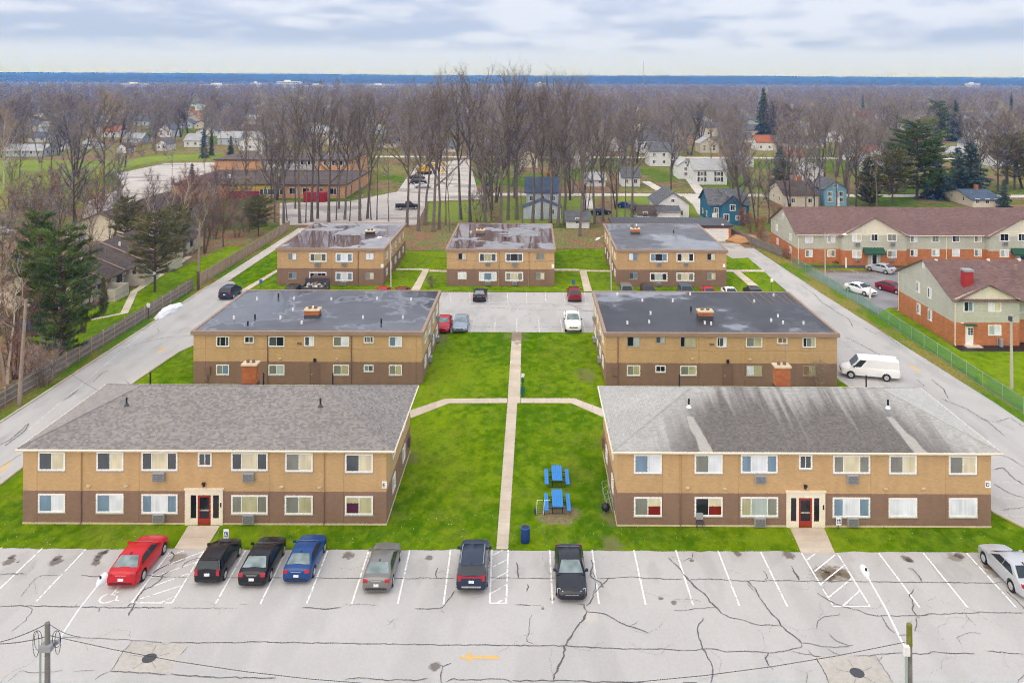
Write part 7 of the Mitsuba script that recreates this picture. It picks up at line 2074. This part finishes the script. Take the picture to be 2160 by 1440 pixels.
for i, (x, y) in enumerate(cands):
    key = tr.choice(['yard0', 'yard1', 'yard2', 'yard3'])
    s = tr.uniform(.8, 1.2)
    ms = (tr.choice(['bark_grey', 'bark_dark']), tr.choice(['twig_mauve', 'twig_grey', 'twig_mauve', 'twig_grey', 'twig_grey', 'twig_dark']))
    band = next(k for k, e in enumerate((235, 290, 340, 380, 425, 470, 900)) if y < e)
    rank = sorted(c[0] / c[1] for c in cands if next(k for k, e in enumerate((235, 290, 340, 380, 425, 470, 900)) if c[1] < e) == band).index(x / y)
    plant('bare_tree', f'bare tree among the houses behind, {ordinal(rank)} from the left in the {["nearest", "second", "third", "fourth", "fifth", "sixth", "farthest"][band]} band', 'tree', key, x, y, s * tr.uniform(.85, 1.15), tr.uniform(0, 6.28), 'bare trees among the houses behind', s, ms)
# brush along the left side and behind the blocks
BR = [(402, 478, 10), (440, 486, 9.5), (472, 470, 10), (505, 462, 9), (428, 455, 10), (385, 460, 9), (520, 490, 7), (62, 442, 9), (100, 458, 9), (142, 447, 9.5), (184, 432, 9), (22, 474, 9), (122, 425, 9), (240, 425, 8), (80, 480, 8.5), (165, 470, 8.5),
      (60, 800, 5), (95, 815, 4.5), (20, 770, 6), (130, 740, 4.5), (25, 690, 6.5), (60, 640, 6), (15, 620, 6), (110, 615, 6.5), (40, 580, 7), (150, 560, 7), (90, 560, 7), (10, 540, 7), (200, 470, 6), (240, 480, 6.5), (60, 500, 7), (110, 480, 7), (300, 490, 6.5), (420, 500, 6), (450, 505, 6.5), (500, 500, 6), (480, 482, 6), (520, 475, 5), (260, 440, 5.5), (200, 440, 6), (30, 450, 6),
      (1008, 468, 7.5), (1600, 500, 4), (1585, 490, 4), (1610, 515, 3.5), (1640, 470, 4), (1570, 478, 4), (330, 325, 6), (300, 330, 6), (350, 328, 5), (275, 332, 5), (1380, 470, 4), (1330, 462, 4), (1660, 545, 2), (1690, 548, 2)]
for i, (px, py, hgt) in enumerate(BR):
    q = W(px, py)
    k = i % 3
    side_ = px < 560
    ms = ('bark_brown', ['twig_red', 'twig_mauve', 'twig_dark', 'twig_tan'][i % 4] if side_ else 'twig_rust' if px > 1500 else 'twig_mauve')
    plant('bare_shrub', f'leafless shrub of the brush {"along the left side" if side_ else "behind the flat-roofed blocks"}, {ordinal(sorted(b[0] * 10000 + b[1] for b in BR if (b[0] < 560) == side_).index(px * 10000 + py))} from the left', 'shrub', f'brush{k}', q[0], q[1], hgt / 6 * 1.1, tr.uniform(0, 6.28), 'shrubs of the left brush' if side_ else 'shrubs behind the blocks', hgt / 6, ms)
q = W(1705, 806)
plant('bare_shrub', 'thin bare shrub against the brown wall behind the roof of block D', 'shrub', 'brush2', 28.2, 81.2, .42, 1.0, None, .5, ('bark_brown', 'twig_tan'))
q = W(922, 606)
plant('bare_shrub', 'tangled brown shrub beside the wall of the block with the mirroring roof', 'shrub', 'brush1', q[0] - .6, q[1], .45, 2.0, None, .3, ('bark_brown', 'twig_dark'))
# foundation shrubs by the sage buildings
for i, (px, py, s, mt) in enumerate([(1692, 551, .7, 'needle_olive'), (1712, 552, .5, 'needle_brown'), (1760, 554, .8, 'needle_brown'), (1820, 555, .9, 'needle_olive'), (1872, 556, .9, 'needle_brown'), (1895, 556, .8, 'needle_olive'), (2082, 722, .75, 'needle_olive'), (2156, 715, 1.0, 'needle_pine')]):
    q = W(px, py)
    rg = np.random.default_rng(200 + i)
    d = unit(rg.normal(size=(420, 3)) * [1, 1, .8] + [0, 0, .3])
    d[:, 2] = np.abs(d[:, 2])
    P = q + d * (s * rg.uniform(.4, .9, (420, 1))) + [0, 0, .1]
    t = thing('evergreen_shrub', f'small rounded evergreen shrub by the wall of the {"long" if px < 1950 else "nearer"} sage building, {ordinal(i if px < 1950 else i - 6)} from the left', 'shrub', 'shrubs by the sage buildings')
    put(t + '__foliage', twigs_mesh(P, d, rg.uniform(.15, .3, 420), rg.uniform(.05, .1, 420), rg), mt)
    B().tube([q, q + [0, 0, s * .7]], .04, 5).put(t + '__stem', 'bark_brown')
# the heap of leaves by the garage drive
q = W(1568, 508)
s = trimesh.creation.icosphere(3, 1.0)
v = np.array(s.vertices) * (1 + .5 * (meshkit.fbm(np.array(s.vertices) * 2 + 3, 3, 2)[:, None] - .5)) * [3.6, 3.0, 1.1]
mat('leaf_heap_matter', speckle((.42, .23, .10), .5, 3, 12), .95)
B().raw(v + [q[0], q[1], 0], s.faces).put(thing('leaf_heap', 'heap of orange-brown leaves and brushwood at the end of the drive', 'heap'), 'leaf_heap_matter', 40)

# the woods beyond: a belt nobody could count
wg = np.random.default_rng(9)


def wood_tree(seed, h=17, rad=6.0, n=165):
    """A far bare tree, cheap: a short trunk, a few limbs, and twigs fanning out from a handful of limb ends."""
    rg = np.random.default_rng(seed)
    S = [[0, 0, -.2, .3, .2, h * .45, .26, .16]]
    ends = unit(rg.normal(size=(11, 3)) * [1, 1, .55] + [0, 0, .75]) * rg.uniform(.55, 1.0, (11, 1)) * [rad, rad, h * .62] + [0, 0, h * .30]
    base = np.tile([.2, .1, h * .30], (11, 1)) + rg.normal(0, .3, (11, 3)) + np.array([0, 0, 1]) * rg.uniform(0, h * .2, (11, 1))
    lv = twigs_mesh(base, unit(ends - base), np.linalg.norm(ends - base, axis=1), np.full(11, .13), rg)
    i = rg.integers(0, 11, n)
    t = rg.uniform(.35, 1.0, n)
    P = base[i] + (ends[i] - base[i]) * t[:, None]
    D = unit(unit(ends[i] - base[i]) + rg.normal(0, .75, (n, 3)) + [0, 0, .1])
    tv = twigs_mesh(P, D, rg.uniform(1.2, 3.2, n), rg.uniform(.05, .11, n), rg)
    out = B().raw(*segs_mesh(S)).raw(*lv).raw(*tv)
    return out.mesh()


WOOD = [wood_tree(300 + k, 17 + k % 3, 5.6 + .5 * k) for k in range(4)]
mat('wood_grey', (.245, .215, .205), .95, spec=.05)
mat('wood_mauve', (.225, .188, .190), .95, spec=.05)
mat('wood_brown', (.30, .25, .215), .95, spec=.05)
mats_ = ['wood_grey', 'wood_mauve', 'wood_mauve', 'wood_brown']
for k in range(4):
    n = 2300
    u = wg.random(n)
    d = 285 * (3300 / 285) ** (u ** .92)
    x = wg.uniform(-.68, .64, n) * d
    s = wg.uniform(.75, 1.25, n) * np.clip(d / 900, 1.0, 1.6)
    sz = wg.uniform(.8, 1.2, n) * (1 + .22 * (wg.random(n) < .05))
    rot = wg.uniform(0, 6.28, n)
    keep = np.ones(n, bool)
    for hx, hy in HOUSES:
        keep &= ~((np.abs(x - hx * d / hy) < 5 + 0 * d) & (d < hy + 8) & (d > hy - 90 - hy * .12))
    for hx, hy in KEEP:
        keep &= ~((np.abs(x - hx * d / hy) < 5.5) & (d < hy + 4) & (d > hy * .6))
    mv, mf = WOOD[k]
    idx = np.nonzero(keep)[0]
    c, n_ = np.cos(rot[idx]), np.sin(rot[idx])
    vx = s[idx, None] * (c[:, None] * mv[None, :, 0] - n_[:, None] * mv[None, :, 1]) + x[idx, None]
    vy = s[idx, None] * (n_[:, None] * mv[None, :, 0] + c[:, None] * mv[None, :, 1]) + d[idx, None]
    vz = (sz[idx])[:, None] * mv[None, :, 2]
    v = np.stack([vx, vy, vz], -1).reshape(-1, 3)
    f = (mf[None] + (np.arange(len(idx)) * len(mv))[:, None, None]).reshape(-1, 3)
    put(f'woods__{["grey", "mauve", "dusky", "brown"][k]}_trees', (v, f), mats_[k])
stuff('woods')

# ------------------------------------------------------------------ air
scene['haze_air'] = {'type': 'homogeneous', 'albedo': {'type': 'rgb', 'value': [0.90, 0.94, 0.98]}, 'sigma_t': {'type': 'rgb', 'value': [1.0e-5, 6.0e-5, 2.3e-4]}}
scene['haze'] = {'type': 'cube', 'bsdf': {'type': 'null'}, 'interior': {'type': 'ref', 'id': 'haze_air'}, 'to_world': T().translate([0, 4000, 46.5]).scale([9800, 5500, 48.5])}
stuff('haze')
